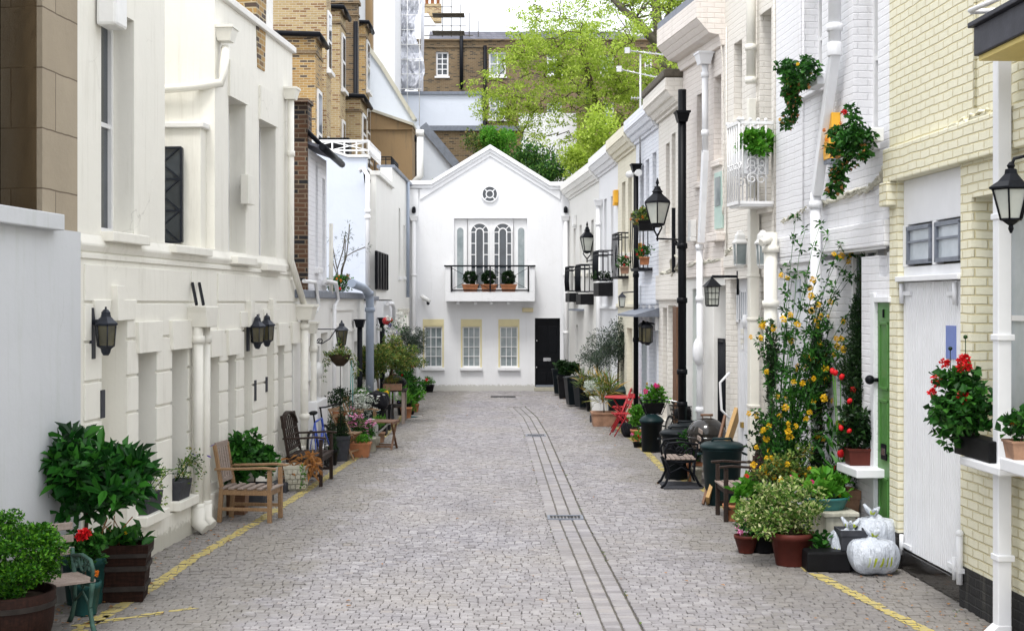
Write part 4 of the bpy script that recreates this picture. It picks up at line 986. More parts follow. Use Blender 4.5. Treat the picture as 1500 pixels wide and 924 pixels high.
for z in (1.2,2.4,3.0): m.box(u2-.085,u2+.085,-.17,-.02,z,z+.04)
m.build('drainpipe','creampaint',R3,bevel=.008)
wires(R3,F,[(1062,372),(1075,362),(1095,350),(1112,352)],'cable',3,.01,4)
for px,t0 in ((1064,6.8),(1108,7.2),(1134,7.8)): pipe(R3,[(U(px,-.02),-.015,3.3),(U(px,-.02),-.02,t0)],.010,'cbrick',name='cable',n=5)
# --- R4 pink
F=rframe(23.09,2.892,20.77,3.218); FR4=F; R4=F.root('pinkish_brick_house','pale pink cream house with deep eaves moulding and teal casement window'); U,Z=F.U,F.Z
w1=(U(1046),U(1056.5),3.95,Z(1050,112)); w2=(U(1021),U(1028),4.6,Z(1025,138)); w3=(U(1049),U(1060),Z(1055,335),Z(1055,252))
w1=(w1[0],w1[1],Z(1050,235),w1[3])
dd=(U(1044),U(1061),0,Z(1050,418)); d2=(U(1013),U(1024),0,Z(1018,423))
m=MB(); wall(m,0,F.L,3.32,6.72,[w1,w2,w3],t=.35,body=3); m.build('upper_wall','pbrick',R4)
m=MB(); wall(m,0,F.L,-.05,3.05,[dd,d2],t=.35,y0=.02,body=3); m.build('ground_floor_wall','offwhite',R4)
m=MB(); m.box(0,F.L,-.04,.3,3.052,3.318); m.build('brick_band','pbrick',R4,bevel=.015)
window(R4,*w1,.2,1,2,sill=.05,sillmat='pbrick'); window(R4,*w2,.2,1,2,sill=.05,sillmat='pbrick')
f=MB(); f.box(w3[0],w3[1],-.03,.03,w3[2],w3[3]); ww=f.build('window','sagedoor',R4,bevel=.005); f=MB(); f.box(w3[0]+.06,w3[1]-.06,-.04,-.032,w3[2]+.35,w3[3]-.08); f.build('pane','curtain',ww)
f=MB(); f.box(w3[0]-.08,w3[1]+.08,-.14,.0,w3[2]-.2,w3[2]-.06); f.build('sill','pbrick',ww,bevel=.01)
m=MB(); cornice(m,-.05,F.L+.06,6.55,.62,.44,((0,.12),(.25,.2),(.30,.55),(.62,.95),(.66,1.0),(1,1.0))); m.build('cornice','pbrick',R4)
m=MB(); m.box(-.05,F.L+.06,-.43,.35,7.25,7.36); m.build('eaves_flashing','lead',R4)
a=MB(); a.box(d2[0],d2[1],.15,.2,.05,d2[3]); a.build('door','tealdoor',R4,bevel=.01)
a=MB(); a.box(dd[0],dd[1],.25,.3,0,dd[3]); a.build('door','doorwhite',R4)
a=MB(); 
for i in range(8): x=U(1047,.1)+(U(1061,.1)-U(1047,.1))*i/7; a.tube([(x,.1,.1),(x,.1,Z(1050,495,.1))],.022,6); 
a.box(U(1047,.1),U(1061,.1),.08,.12,Z(1050,500,.1),Z(1050,497,.1)); a.box(U(1047,.1),U(1061,.1),.11,.14,.1,Z(1050,500,.1)); a.build('gate','iron',R4)
a=MB(); u=U(1062,-.12); a.tube([(u,-.05,Z(1062,612,-.1)),(u-.05,-.16,Z(1062,600,-.1)),(u-.05,-.18,Z(1062,560,-.1)),(u,-.05,Z(1062,545,-.1))],.02,8); a.build('pull_handle','paint',R4)
u=U(1033,-.12); v_=U(1030,-.12)
pipe(R4,[(u,-.12,5.0),(u,-.12,Z(1033,95,-.12))],.05,'doorwhite',hopper=(u,-.14,Z(1033,95,-.12),.28),collars=[(u,-.12,Z(1033,110,-.12)),(u,-.12,Z(1033,195,-.12))])
m=MB(); m.bar((u,-.12,5.02),(U(1027,-.12),-.12,Z(1027,355,-.12)),.12,.09,up=(0,1,0)); m.build('drainpipe','doorwhite',R4,bevel=.006)
u=U(1025,-.12); pipe(R4,[(u,-.12,.1),(u,-.12,Z(1025,358,-.12))],.052,'doorwhite',collars=[(u,-.12,Z(1025,362,-.12)),(u,-.12,Z(1025,438,-.12)),(u,-.12,Z(1025,530,-.12)),(u,-.12,Z(1025,600,-.12))])
m=MB(); m.ball((u+.05,-.16,Z(1028,515,-.12)),(.10,.09,.22)); m.build('pipe_boss','doorwhite',R4)
wires(R4,F,[(1008,388),(1030,384),(1062,381)],'cable',5,.016,14)
wires(R4,F,[(1058,60),(1060,150),(1060,250),(1060,330)],'cbrick',2,.008,5)
u=U(1015,-.1); 
c=F.W(U(1014,-.05),-.003,Z(1014,353)); m=MB(); m.box(-.09,.09,-.10,0,.05,.33); m.box(-.09,.09,-.11,0,-.02,.05); r=tag(m.build('alarm_box','plasticw',bevel=.01),'white alarm box with blue base on the pinkish wall beside the tall black pipe','alarm box'); r.location=c; r.rotation_euler[2]=F.a
# --- R5 beige brick with black stack pipe
F=rframe(25.6,2.75,23.1,2.89); FR5=F; R5=F.root('beige_brick_house','beige brick house with brown door post beside the tall black pipe'); U,Z=F.U,F.Z
so=[(U(975.5),U(981),Z(978,345),Z(978,210)),(U(984),U(989.5),Z(987,345),Z(987,195))]
dd=[(U(971),U(977),.5,2.55),(U(978.5),U(990),0,2.6)]
m=MB(); wall(m,0,F.L,-.05,6.15,so+dd,t=.35,body=3); m.box(0,F.L,-.06,.0015,2.7,3.15); m.build('wall','cbrick',R5)
for o_ in so: window(R5,*o_,.2,1,2,sill=.05,sillmat='cbrick')
window(R5,*dd[0],.15); a=MB(); a.box(dd[1][0],dd[1][1],.2,.25,0,2.6); 
for i in range(4): x=dd[1][0]+(dd[1][1]-dd[1][0])*(i+.5)/4; a.box(x-.03,x+.03,.17,.21,0,2.6)
a.build('door','doorwhite',R5)
m=MB(); m.box(U(987,-.06),U(992.5,-.06),-.08,.0,0,2.58); m.build('door_post','brownwood',R5,bevel=.01)
m=MB(); cornice(m,0,F.L,6.0,.40,.30); m.build('cornice','cbrick',R5); m=MB(); m.box(-.02,F.L+.02,-.33,.3,6.46,6.60); m.build('parapet_flashing','barkgrey',R5,bevel=.03)
m=MB(); m.bar((U(985,-.1),-.08,Z(985,400)),(U(985,-.1),-.08,Z(985,308)),.06,.05); m.build('blind_case','iron',R5)
u=U(1001,-.16); pipe(R5,[(u,-.18,.1),(u,-.18,6.1)],.068,'black',name='soil_pipe',hopper=(u,-.18,Z(1001,178,-.18),.26),collars=[(u,-.18,Z(1001,360,-.18)),(u,-.18,Z(1001,440,-.18)),(u,-.18,Z(1001,545,-.18)),(u,-.18,1.0)],n=14)
wires(R5,F,[(968,402),(980,398),(1000,388)],'cable',4,.016,24)
m=MB(); P_=[F.hit(x,y,-.06) for x,y in ((984,396),(982,382),(988,374),(997,380),(990,392),(984,404))]; m.tube([(a,-.06,b) for a,b in P_],.02,6); m.build('cable_loop','cable',R5)
# --- R6 blue white
F=rframe(28.4,2.58,25.61,2.75); R6=F.root('blue_white_house','cool white house with small porch roof and black wall lantern'); U,Z=F.U,F.Z; FR6=F
so=[(U(938),U(943),Z(940,318),Z(940,243)),(U(946),U(951),Z(948,318),Z(948,234)),(U(956),U(961.5),Z(958,318),Z(958,224))]
dd=[(U(940),U(947.5),.0,2.1),(U(951),U(962),0,2.1)]
m=MB(); wall(m,0,F.L,-.05,6.2,so+dd,t=.35,body=3); m.box(0,F.L,-.05,.0015,2.62,3.0); m.build('wall','bbrick',R6)
for o_ in so: window(R6,*o_,.2,1,2,sill=.05,sillmat='paint')
a=MB(); a.box(dd[0][0],dd[0][1],.18,.22,.05,2.1); a.build('door','sagedoor',R6,bevel=.01)
a=MB(); a.box(dd[1][0],dd[1][1],.14,.19,0,2.1); 
for i in range(6): x=dd[1][0]+(dd[1][1]-dd[1][0])*(i+.5)/6; a.box(x-.02,x+.02,.12,.145,0,2.1)
dr=a.build('garage_door','doorwhite',R6); k=MB(); k.ball((dd[0][1]+.1,-.0,1.05),.035); k.build('knob','brass',dr)
a=MB()
for px in (937,946,955,964): a=MB(); a.box(U(px)-.03,U(px)+.03,-.06,.0015,2.13,2.60); a.build('pilaster','paint',R6)
a=MB(); a.prism([(-.45,2.38),(-.45,2.42),(.0,2.55),(.0,2.38)],U(937),U(966),'yz'); a.build('porch_roof','lead',R6)
m=MB(); cornice(m,0,F.L,5.92,.42,.26); m.build('cornice','bbrick',R6)
# thin black pipe
u=U(933,-.12); pipe(R6,[(u,-.14,.1),(u,-.14,Z(932,252,-.14))],.05,'black',hopper=(u,-.14,Z(932,252,-.14),.24),collars=[(u,-.14,4.2),(u,-.14,3.2),(u,-.14,1.9)])
pipe(R6,[(U(928,-.1),-.2,Z(930,259)),(U(936,-.1),-.1,Z(930,261))],.07,'plasticw')
# --- R7
F=rframe(31.2,2.42,28.41,2.58); R7=F.root('lemon_white_house','pale lemon house with black barred window cages and flower pots'); U,Z=F.U,F.Z; FR7=F
so=[(U(911),U(916),Z(913,370),Z(913,267)),(U(920),U(925.5),Z(923,370),Z(923,258))]
dd=[(U(909),U(914.5),.6,2.0),(U(918),U(926),0,2.1)]
m=MB(); wall(m,0,F.L,-.05,6.1,so+dd,t=.35,body=3); m.box(0,F.L,-.05,.0015,2.55,2.62); m.build('wall','lbrick',R7)
for o_ in so+dd[:1]: window(R7,*o_,.2,1,2,sill=.05,sillmat='creampaint')
a=MB(); a.box(dd[1][0],dd[1][1],.2,.24,0,2.1); a.build('door','paint',R7)
m=MB(); cornice(m,0,F.L,5.85,.42,.28); m.build('cornice','lbrick',R7)
# --- R8
F=rframe(34.6,2.21,31.21,2.42); R8=F.root('white_stucco_house','plain white house with hooped black balcony cage and black box beneath'); U,Z=F.U,F.Z; FR8=F
so=[(U(885),U(888.5),Z(886,410),Z(886,292)),(U(895),U(898.5),Z(896,400),Z(896,288))]
dd=[(U(888),U(892),.6,1.9),(U(897),U(901),.6,1.9)]
m=MB(); wall(m,0,F.L,-.05,6.05,so+dd,t=.35,body=3); m.box(0,F.L,-.05,.0015,2.5,2.56); m.build('wall','white',R8)
for o_ in so+dd: window(R8,*o_,.2,1,2,sill=.05)
m=MB(); cornice(m,0,F.L,5.8,.42,.28); m.build('cornice','white',R8)
# --- R9
F=rframe(40.95,1.725,34.61,2.21); R9=F.root('cream_white_terrace_house','cream white house meeting the gabled house, with twin black balcony rails'); U,Z=F.U,F.Z; FR9=F
so=[(U(840),U(843),Z(841,400),Z(841,335)),(U(849),U(852),Z(850,400),Z(850,330)),(U(858),U(861.5),Z(860,400),Z(860,327)),(U(866),U(869.5),Z(868,400),Z(868,322))]
dd=[(U(843),U(847),0,2.0),(U(859),U(863),.3,1.7),(U(865.5),U(869),.3,1.75)]
m=MB(); wall(m,0,F.L,-.05,6.0,so+dd,t=.35,body=3); m.build('wall','offwhite',R9)
for o_ in so+dd[1:]: window(R9,*o_,.2,1,2,sill=.05,fm='creampaint')
a=MB(); a.box(dd[0][0],dd[0][1],.15,.2,0,2.0); a.build('door','paint',R9)
m=MB(); cornice(m,0,F.L,5.72,.42,.28); m.build('cornice','offwhite',R9)
u=U(876.5,-.1); pipe(R9,[(u,-.1,.1),(u,-.1,Z(876,300,-.1))],.055,'paint',hopper=(u,-.1,Z(876,302,-.1),.24),collars=[(u,-.1,4.6),(u,-.1,3.4)])
m=MB(); m.box(U(843,-.05),U(853,-.05),-.25,.0,2.42,2.47); m.build('door_hood','lead',R9)
for F_,px,py,lab in ((FR9,844,330,'small pale alarm box under the eaves near the gabled house'),(FR8,905,298,'orange alarm box high on the plain white house')):
    c=F_.W(F_.U(px),-.003,F_.Z(px,py)); m=MB(); m.box(-.13,.13,-.10,0,0,.30); m.box(-.10,.10,-.11,0,-.05,-.001); o=tag(m.build('alarm_box','orange' if px>850 else 'plasticw',bevel=.01),lab,'alarm box'); o.location=c; o.rotation_euler[2]=F_.a
c=FR7.W(FR7.U(932,-.1),-.003,FR7.Z(932,378)); m=MB(); m.box(-.10,.10,-.08,0,0,.28); m.box(-.07,.07,-.09,0,-.04,-.001); o=tag(m.build('alarm_box','orange',bevel=.01),'small orange alarm box low down behind the thin black pipe','alarm box'); o.location=c; o.rotation_euler[2]=FR7.a
# window cages / balconies
def cage(F,pa,pb,ptop,pbot,off,label,name='window_cage',nb=7,box=None,mat='iron',length=1.0,group=None):
    ub=F.U(pb); Yn=F.W(ub,0,0)[1]; off=max(.22,(pb-pa)/SC(Yn)*.92); ua=ub-length; z0,z1=F.Z(pb,pbot),F.Z(pb,ptop)
    r=thing(name,label,'balcony rail',F.W(ua,-.003,z0),F.a,group); w=ub-ua; h=z1-z0
    for z in (.0,h-.1,h): m=MB(); m.box(0,w,-off-.012,-off+.012,z-.014,z+.014); m.box(-.0,.025,-off,0,z-.014,z+.014); m.box(w-.025,w,-off,0,z-.014,z+.014); m.build('rail',mat,r)
    for i in range(nb+1):
        x=w*i/nb; k=MB(); k.tube([(x,-off,0),(x,-off-.02,h*.4),(x,-off,h)],.011,6); k.build('bar',mat,r)
    for i in range(1,3):
        for x in (0.01,w-.01):
            k=MB(); k.tube([(x,-off*i/3,0),(x,-off*i/3,h)],.011,6); k.build('bar',mat,r)
    if box: b_=MB(); b_.box(0,w,-off,0,-box-.06,-.06); b_.build('trough','blackpot',r,bevel=.01)
    else:
        b_=MB(); b_.box(0,w,-off,0,-.04,-.015); b_.build('floor',mat,r)
    return r,w,h
cage(FR9,833,847,390.5,426,.45,'leftmost low black balcony rail on the right, touching the gabled house',box=.26)
cage(FR9,849,870,387.5,427,.45,'low black balcony rail under the far street lantern',box=.28,nb=9)
cg8=cage(FR8,875,898,367,410,.5,'bulging black balcony cage above a black box on the plain white house',box=.32,nb=9)
cg7=cage(FR7,905,921,341,405,.35,'tall thin black window cage holding pots on the lemon house',nb=5)
cg7b=cage(FR6,934,956,310,393,.35,'black window cage with plants just right of the thin black pipe',nb=4)
# R3 white balcony
F=FR3; ub=F.U(1134); z0=F.Z(1134,297); ua=ub-.55
r=thing('balcony','white wrought iron balcony with scrollwork holding a white planter trough','balcony',F.W(ua,-.003,z0),F.a)
w=.55;h=F.Z(1134,180)-z0; off=.48
for z in (0,h): 
    m=MB(); m.box(0,w,-off-.015,-off+.015,z-.02,z+.02); m.box(w-.03,w,-off,0,z-.02,z+.02); m.box(0,.03,-off,0,z-.02,z+.02); m.build('rail','paint',r)
m=MB(); m.box(0.02,w-.02,-off+.02,0,-.05,-.021); m.build('floor','paint',r)
def scroll(m,c,r0,turn,ax,y,r_=.010,flip=1):
    P_=[]
    for i in range(22):
        t=i/21; a=turn*2*PI*t; rr=r0*(1-.8*t); P_.append((c[0]+ax[0]*rr*math.cos(a)*flip,c[1]+ax[1]*rr*math.cos(a)*flip,c[2]+rr*math.sin(a)))
    m.tube(P_,r_,6)
for i in range(6):
    x=w*i/5; k=MB(); k.tube([(x,-off,0),(x,-off,h)],.013,6); k.ball((x,-off,h+.04),.03) if i in (0,5) else None
    if i%2: scroll(k,(x+.06,-off,h*.45),.055,1.3,(1,0),0); scroll(k,(x-.06,-off,h*.45),.055,1.3,(1,0),0,flip=-1)
    k.build('baluster','paint',r)
for xx in (0.015,w-.015):
  for i in range(1,5):
    y=-off*i/4.5; k=MB(); k.tube([(xx,y,0),(xx,y,h)],.012,6); k.ball((xx,y,h+.04),.025)
    k.build('baluster','paint',r)
  k=MB()
  for fy in (.35,.62):
    for fz in (.3,.5):
      scroll(k,(xx,-off*fy,h*fz),.085,1.4,(0,1),0); scroll(k,(xx,-off*fy,h*fz+.12),.07,1.4,(0,1),0,flip=-1)
  k.build('scrollwork','paint',r)
k=MB(); k.box(.10,w-.06,-off+.04,-.05,h*.36,h*.66); tr=k.build('trough','doorwhite',r,bevel=.01)
BAL=(F,ua,z0,h)
# ------------------------------------------------------------------ BACKGROUND
def camface(name,label,Y,pa,pb,pytop,mat,depth=6,pybot=None,ops=(),cat='building',cop=None,copmat='stonepot',z0=-.05):
    F=Fr((P(pa,0,Y)[0],Y),(P(pb,0,Y)[0],Y)); r=F.root(name,label,cat)
    zt=P(0,pytop,Y)[2]
    O=[(P(a,0,Y)[0]-F.O.x,P(b,0,Y)[0]-F.O.x,P(0,d,Y)[2],P(0,c,Y)[2]) for a,b,c,d in ops]
    m=MB(); wall(m,0,F.L,z0,zt,O,t=.3,body=depth); m.build('wall',mat,r)
    if cop: m=MB(); m.box(-.1,F.L+.1,-.12,depth*.9,zt,zt+cop); m.build('coping',copmat,r)
    return F,r,O,zt
# yellow-brick back wings of the parallel terrace
def wing(name,label,Y,pa,pb,pc,pytop,mat,wins=(),gut=True,cap=None,slopes=0):
    x1=(pb-750)/2000*Y; y2=x1/((pc-750)/2000); x0=(pa-750)/2000*Y-.5; zt=P(0,pytop,Y)[2]
    r=thing(name,label,'building',(x0,Y,0))
    m=MB(); w=x1-x0; d=y2-Y
    m.box(0,w,0,d,-.05,zt); m.build('wall',mat,r)
    m=MB(); m.box(0,w+.03,-.06,d+.05,zt-.55,zt-.45); m.box(0,w+.07,-.10,d+.05,zt-.1,zt+.02); m.build('string_course','oldstock',r)
    if gut: m=MB(); m.tube([(.0,-.16,zt+.05),(w+.15,-.16,zt-.0),(w+.18,.3,zt-.08),(w+.15,d,zt-.1)],.08); m.build('gutter','iron',r)
    for (pxs,pxe,a,b) in wins:
        ya=x1/((pxs-750)/2000)-Y; yb=x1/((pxe-750)/2000)-Y; yb=max(yb,ya+.7)
        za,zb=P(0,b,Y+ya)[2],P(0,a,Y+ya)[2]
        m=MB(); m.box(w-.02,w+.05,ya,yb,za,zb); m.box(w-.02,w+.14,ya-.1,yb+.1,za-.12,za); ww=m.build('window','paint',r)
        m=MB(); m.box(w+.051,w+.055,ya+.12,yb-.12,za+.1,(za+zb)/2-.05); m.box(w+.051,w+.055,ya+.12,yb-.12,(za+zb)/2+.05,zb-.12); m.build('pane','glass',ww)
    return r,w,d,zt
wing('brick_wing','low yellow brick wing with black gutter just beyond the cream house roof',40.8,420,462,472,52,'stock',[(464,470,130,260)])
wing('brick_wing','pale yellow brick wing rising out of the picture behind the low wing',43.3,395,478,484.5,-45,'palestock',[(479,484,15,102),(479.5,484,200,262)],gut=False)
wing('brick_wing','pale brick wing with white cornice under a black gutter, third from the left',47.5,470,498,506,12,'palestock',[(500,504.5,48,130),(500.5,504.5,175,240)])
r,w,d,zt=wing('brick_wing','dark sooty brick wing with black drainpipe beside the brown tower',51.5,495,524,526,2,'oldstock',[],gut=False)
m=MB(); xx=P(521.5,0,51.5)[0]-P(495,0,51.5)[0]+.5; m.tube([(xx,-.12,3),(xx,-.12,P(0,33,51.5)[2])],.09); m.build('drainpipe','iron',r)
wing('brick_wing','narrow yellow brick wing with one long white window, farthest of the row',54,515,535,541,34,'stock',[(536.5,540.5,58,132),(536.5,541,150,235)])
wing('brick_wing','small lower brick wing with sagging black gutter in front of the sooty one',49.5,495,528,538,142,'palestock',[(530,535,165,225)])
# tan render tower, white slab tower
camface('brown_tower','brown rendered stair tower above the brick wings',60,515,545,-40,'brownrender',.4)
F,r,O,zt=camface('white_tower','plain bright white rendered block at the top left of the mews',64,546,578,-60,'white',6)
F,r,O,zt=camface('pale_column_tower','grey beige block with vertical pipes at the top',57,512,524,-60,'greyrender',3)
m=MB()
for i in range(3): m=MB(); m.tube([(.1+i*.15,-.1,3),(.1+i*.15,-.1,14)],.05); m.build('pipe','creampaint',r)
camface('brown_render_wall','stained brown rendered wall with sloping top behind the roof terrace',56,537,604,183,'brownrender',3)
m=MB(); Y=55.9; pts=[P(537,160,Y),P(604,184,Y),P(604,190,Y),P(537,190,Y)]
m.prism([(p[0],p[2]) for p in pts],Y,Y+3); tag(m.build('sloping_parapet','brownrender'),'sloping wedge of brown wall running up to the left','wall')
m=MB(); m.prism([(P(536,157,Y)[0],P(536,157,Y)[2]),(P(606,181,Y)[0],P(606,181,Y)[2]),(P(606,185,Y)[0],P(606,185,Y)[2]),(P(536,161,Y)[0],P(536,161,Y)[2])],Y-.15,Y+3.1); tag(m.build('stone_coping','stonepot'),'mossy stone coping along the sloping brown wall','coping')
# white wall with long diagonal top
Y=58; r=thing('sloping_white_wall','large white wall whose top runs down diagonally to the right behind the gable','wall',(0,Y,0))
q=[(537,68),(560,100),(608,178),(640,215),(672,250),(672,300),(520,300),(520,68)]
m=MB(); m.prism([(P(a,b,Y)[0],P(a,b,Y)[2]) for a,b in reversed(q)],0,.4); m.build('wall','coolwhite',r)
m=MB(); 
for (a,b),(c,d) in (((537,66),(560,98)),((560,98),(608,176))): m.bar((P(a,b,Y)[0],.2,P(a,b,Y)[2]),(P(c,d,Y)[0],.2,P(c,d,Y)[2]),.7,.16,up=(0,0,1))
m.build('coping','stonepot',r)
m=MB(); m.bar((P(620,184,Y)[0],.2,P(0,184,Y)[2]),(P(668,242,Y)[0],.2,P(0,242,Y)[2]),.8,.35); m.build('lead_flashing','lead',r)
# vent pipes left of gable
for px,t,b,mt in ((615,200,262,'plasticw'),(610.5,208,266,'iron')):
    Y=52;m=MB(); x=P(px,0,Y)[0]; z0,z1=P(0,b,Y)[2],P(0,t,Y)[2]; m.tube([(x-(.25 if px==615 else 0),Y,z0-.2),(x-(.0),Y,z0+.1),(x,Y,z1)],.14 if px==615 else .06); m.tube([(x,Y,z1),(x,Y,z1+.25)],.16 if px==615 else .09)
    tag(m.build('flue_pipe',mt),'thick white flue pipe with dark cap left of the gable' if px==615 else 'thin black pipe next to the white flue left of the gable','flue')
# wrapped scaffolding
Y=68; r=thing('wrapped_scaffold','scaffold shrouded in wrinkled white sheeting at the top left of the sky','scaffolding',(P(580,0,Y)[0],Y,0))
m=MB(); W_=SC(Y); xw=P(613,0,Y)[0]-P(578,0,Y)[0]; zt=P(0,-40,Y)[2]; zb=P(0,132,Y)[2]; nx,nz=14,34; vs=[];fs=[]
q=random.Random(5)
for j in range(nz+1):
    for i in range(nx+1):
        fz=j/nz; vs.append((xw*i/nx+.25*math.sin(fz*9)*(i/nx), -.5*abs(math.sin(fz*PI*6))*.5+q.uniform(-.12,.12), zb+(zt-zb)*fz))
for j in range(nz):
    for i in range(nx): a=j*(nx+1)+i; fs.append((a,a+1,a+nx+2,a+nx+1))
m.add(vs,fs,False); m.add([(vs[k][0],2.5,vs[k][2]) for k in (nx,nx+(nx+1)*nz)]+[vs[nx],vs[nx+(nx+1)*nz]],[(2,0,1,3)])
sm_,nt,b=newmat('scaffold sheeting'); v=coords(nt); nt.links.new(ramp(nt,noise(nt,v,1.2,5,.7),[(.35,(.60,.62,.68)),(.65,(.80,.81,.86))]),b.inputs['Base Color']); b.inputs['Roughness'].default_value=.4; bump(nt,b,noise(nt,coords(nt,(1,1,.5)),2.5,6,.7),1,.15)
m.build('sheeting',sm_,r)
m=MB()
for j in range(9): z=zb+(zt-zb)*j/8; m.tube([(-.1,-.35,z),(xw+.1,-.35,z)],.02,6)
for x in (0,xw*.5,xw): m.tube([(x,-.36,zb-2),(x,-.36,zt)],.02,6)
m.build('pole','plasticw',r)
m=MB()
for k in range(4): z=P(0,8+k*14,Y)[2]; m.tube([(xw+.2,.4,z),(xw+1.6+k*.35,.4,z)],.022,5)
for k in range(5): m.tube([(xw+1.1+k*.45,.4,P(0,52,Y)[2]),(xw+1.1+k*.45,.4,P(0,-20+k*12,Y)[2])],.022,5)
for k in range(2): z=P(0,18+k*26,Y)[2]; m.box(xw+.6,xw+2.2,.2,1.2,z-.04,z)
m.build('open_scaffold','barkgrey',r)
camface('white_parapet_block','white block with sloping parapet and chimney left of the slate roof',84,612,646,56,'white',4)
m=MB(); Y=83.9; m.prism([(P(a,0,Y)[0],P(0,b,Y)[2]) for a,b in ((612,58),(652,58),(646,48),(627,20),(612,20))],Y,Y+3); tag(m.build('stepped_parapet','white'),'white raked parapet below the terracotta chimney pots','parapet')
Y=85; r=thing('chimney_stack','brick chimney stack with terracotta pots beside the scaffolding','chimney',(P(620,0,Y)[0],Y,P(0,22,Y)[2]-.4))
m=MB(); m.box(0,1.1,0,.8,0,1.1); m.build('stack','palestock',r)
for i in range(3): m=MB(); m.lathe([(.10,0),(.12,.5),(.14,.55)],10,(.2+i*.35,.4,1.1)); m.build('chimney_pot','terra',r)
# brown brick building behind the tree
Y=74; ops=[(638.5,657,76,112),(716,741,76,112),(801,823,78,110),(879,899,80,110),(944,955,75,105),(716,741,142,175),(801,823,150,180),(879,899,150,180)]
F,r,O,zt=camface('brown_brick_building','long brown brick building with slate roof and white sash windows behind the tree',Y,612,1120,58,'oldstock',8,ops=ops,cop=None)
for i,o_ in enumerate(O): window(r,*o_,.12,2 if i<5 else 3,4 if i!=1 else 2,'paint','glass' if i%2==0 else 'curtain',fw=.09,bar=.05,sill=.08)
m=MB(); m.box(-.1,F.L,-.06,.0,zt-.45,zt-.38); m.box(-.1,F.L,-.12,.3,zt-.08,zt); m.build('brick_cornice','oldstock',r)
m=MB(); m.prism([(.1,zt),(.9,zt+.6),(8,zt+.65),(8,zt)],.6,F.L,'yz'); m.build('roof','slate',r)
for px,t,b in ((676,48,132),(710.5,68,200)): m=MB(); x=P(px,0,Y)[0]-F.O.x; m.tube([(x,-.15,P(0,b,Y)[2]),(x,-.15,P(0,t,Y)[2])],.10); m.build('drainpipe','iron',r)
m=MB(); x=P(923,0,Y)[0]-F.O.x; m.box(x-.4,x+.8,.5,1.5,zt,zt+1.0); m.build('chimney','white',r)
# mid layers
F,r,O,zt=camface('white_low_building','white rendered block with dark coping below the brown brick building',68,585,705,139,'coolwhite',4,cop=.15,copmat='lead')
m=MB(); m.tube([(F.L+.15,-.1,2),(F.L+.15,-.1,zt)],.08); m.build('drainpipe','iron',r)
F,r,O,zt=camface('old_brick_outbuilding','low old brick outbuilding with lead flat roof behind the gable shrubs',60,628,764,192,'oldstock',4,cop=.22,copmat='lead')
camface('white_rear_wall','plain white wall seen through the lower branches of the tree',70,760,850,166,'white',2)
F,r,O,zt=camface('brick_pier_building','dark brick strip with drainpipe right of the white wall behind the tree',69,846,885,120,'oldstock',2)
m=MB(); m.tube([(.5,-.1,2),(.5,-.1,zt)],.07); m.build('drainpipe','iron',r)
# trellis
Y=52; r=thing('trellis','dark square trellis on the wall top right of the gable','trellis',(P(780,0,Y)[0],Y,0)); m=MB(); xw=P(840,0,Y)[0]-P(780,0,Y)[0]; z0,z1=P(0,275,Y)[2],P(0,232,Y)[2]
for i in range(11): x=xw*i/10; m.box(x-.02,x+.02,-.02,.0,z0,z1)
for j in range(6): z=z0+(z1-z0)*j/5; m.box(0,xw,-.035,-.021,z-.02,z+.02)
m.build('lattice','barkgrey',r)
for i in (0,5,10): m=MB(); m.box(xw*i/10-.05,xw*i/10+.05,.002,.1,z0-.3,z1+.05); m.build('post','barkgrey',r)
m=MB(); m.box(P(760,0,51.6)[0],P(850,0,51.6)[0],51.6,51.9,0,z0); tag(m.build('garden_wall','offwhite'),'low wall carrying the dark trellis behind the gabled house','wall')
# tv aerials on the right roofs
Y=27.5; r=thing('tv_aerial','two armed television aerial on a mast above the right hand roofs','aerial',(P(938,0,Y)[0],Y,P(0,190,Y)[2]))
z=lambda py:P(0,py,Y)[2]-P(0,190,Y)[2]; xx=lambda px:P(px,0,Y)[0]-P(938,0,Y)[0]
m=MB(); m.tube([(0,0,-.9),(0,0,z(80))],.02,8); m.build('mast','chrome',r)
for (a,b,c,d) in ((915,74,988,82),(903,101,970,115),(925,144,962,144)):
    m=MB(); m.tube([(xx(a),0,z(b)),(xx(c),0,z(d))],.012,6)
    for i in range(9):
        t=i/8; x=xx(a)+(xx(c)-xx(a))*t; zz=z(b)+(z(d)-z(b))*t; m.tube([(x,-.12,zz),(x,.12,zz)],.006,5); m.tube([(x,0,zz-.04),(x,0,zz+.04)],.005,4)
    m.box(xx(a),xx(a)+.10,-.05,.05,z(b)-.05,z(b)+.05) if d!=b else None
    m.build('antenna','chrome',r)
# ------------------------------------------------------------------ TREES
def grow(trunk,targets,r0,rtip,seed,seg=4,jit=.06,taper=.62):
    """connect each target to the nearest earlier node with a bent limb; returns tube mesh + limb ends"""
    q=random.Random(seed); m=MB(); nodes=[(Vector(p),r0*(1-.55*i/(len(trunk)-1))) for i,p in enumerate(trunk)]
    m.tube(trunk,[n[1] for n in nodes],10)
    base=Vector(trunk[len(trunk)//2])
    for t in sorted(targets,key=lambda t:(Vector(t)-base).length):
        t=Vector(t)
        n,r=min(nodes[1:],key=lambda n:(n[0]-t).length*(1 if n[0].z<t.z+.3 else 1.6)+.0)
        L=(t-n).length; pts=[n]; rr=[r*taper]
        for k in range(1,seg+1):
            f=k/seg; p=n.lerp(t,f)+Vector((q.gauss(0,1),q.gauss(0,1),q.gauss(0,.6)))*(jit*L if k<seg else 0); p.z+=.10*L*math.sin(f*PI)
            pts.append(p); rv=max(rtip,r*taper*(1-f*.55)); rr.append(rv); nodes.append((p,rv))
        m.tube(pts,rr,6,cap=False)
    return m
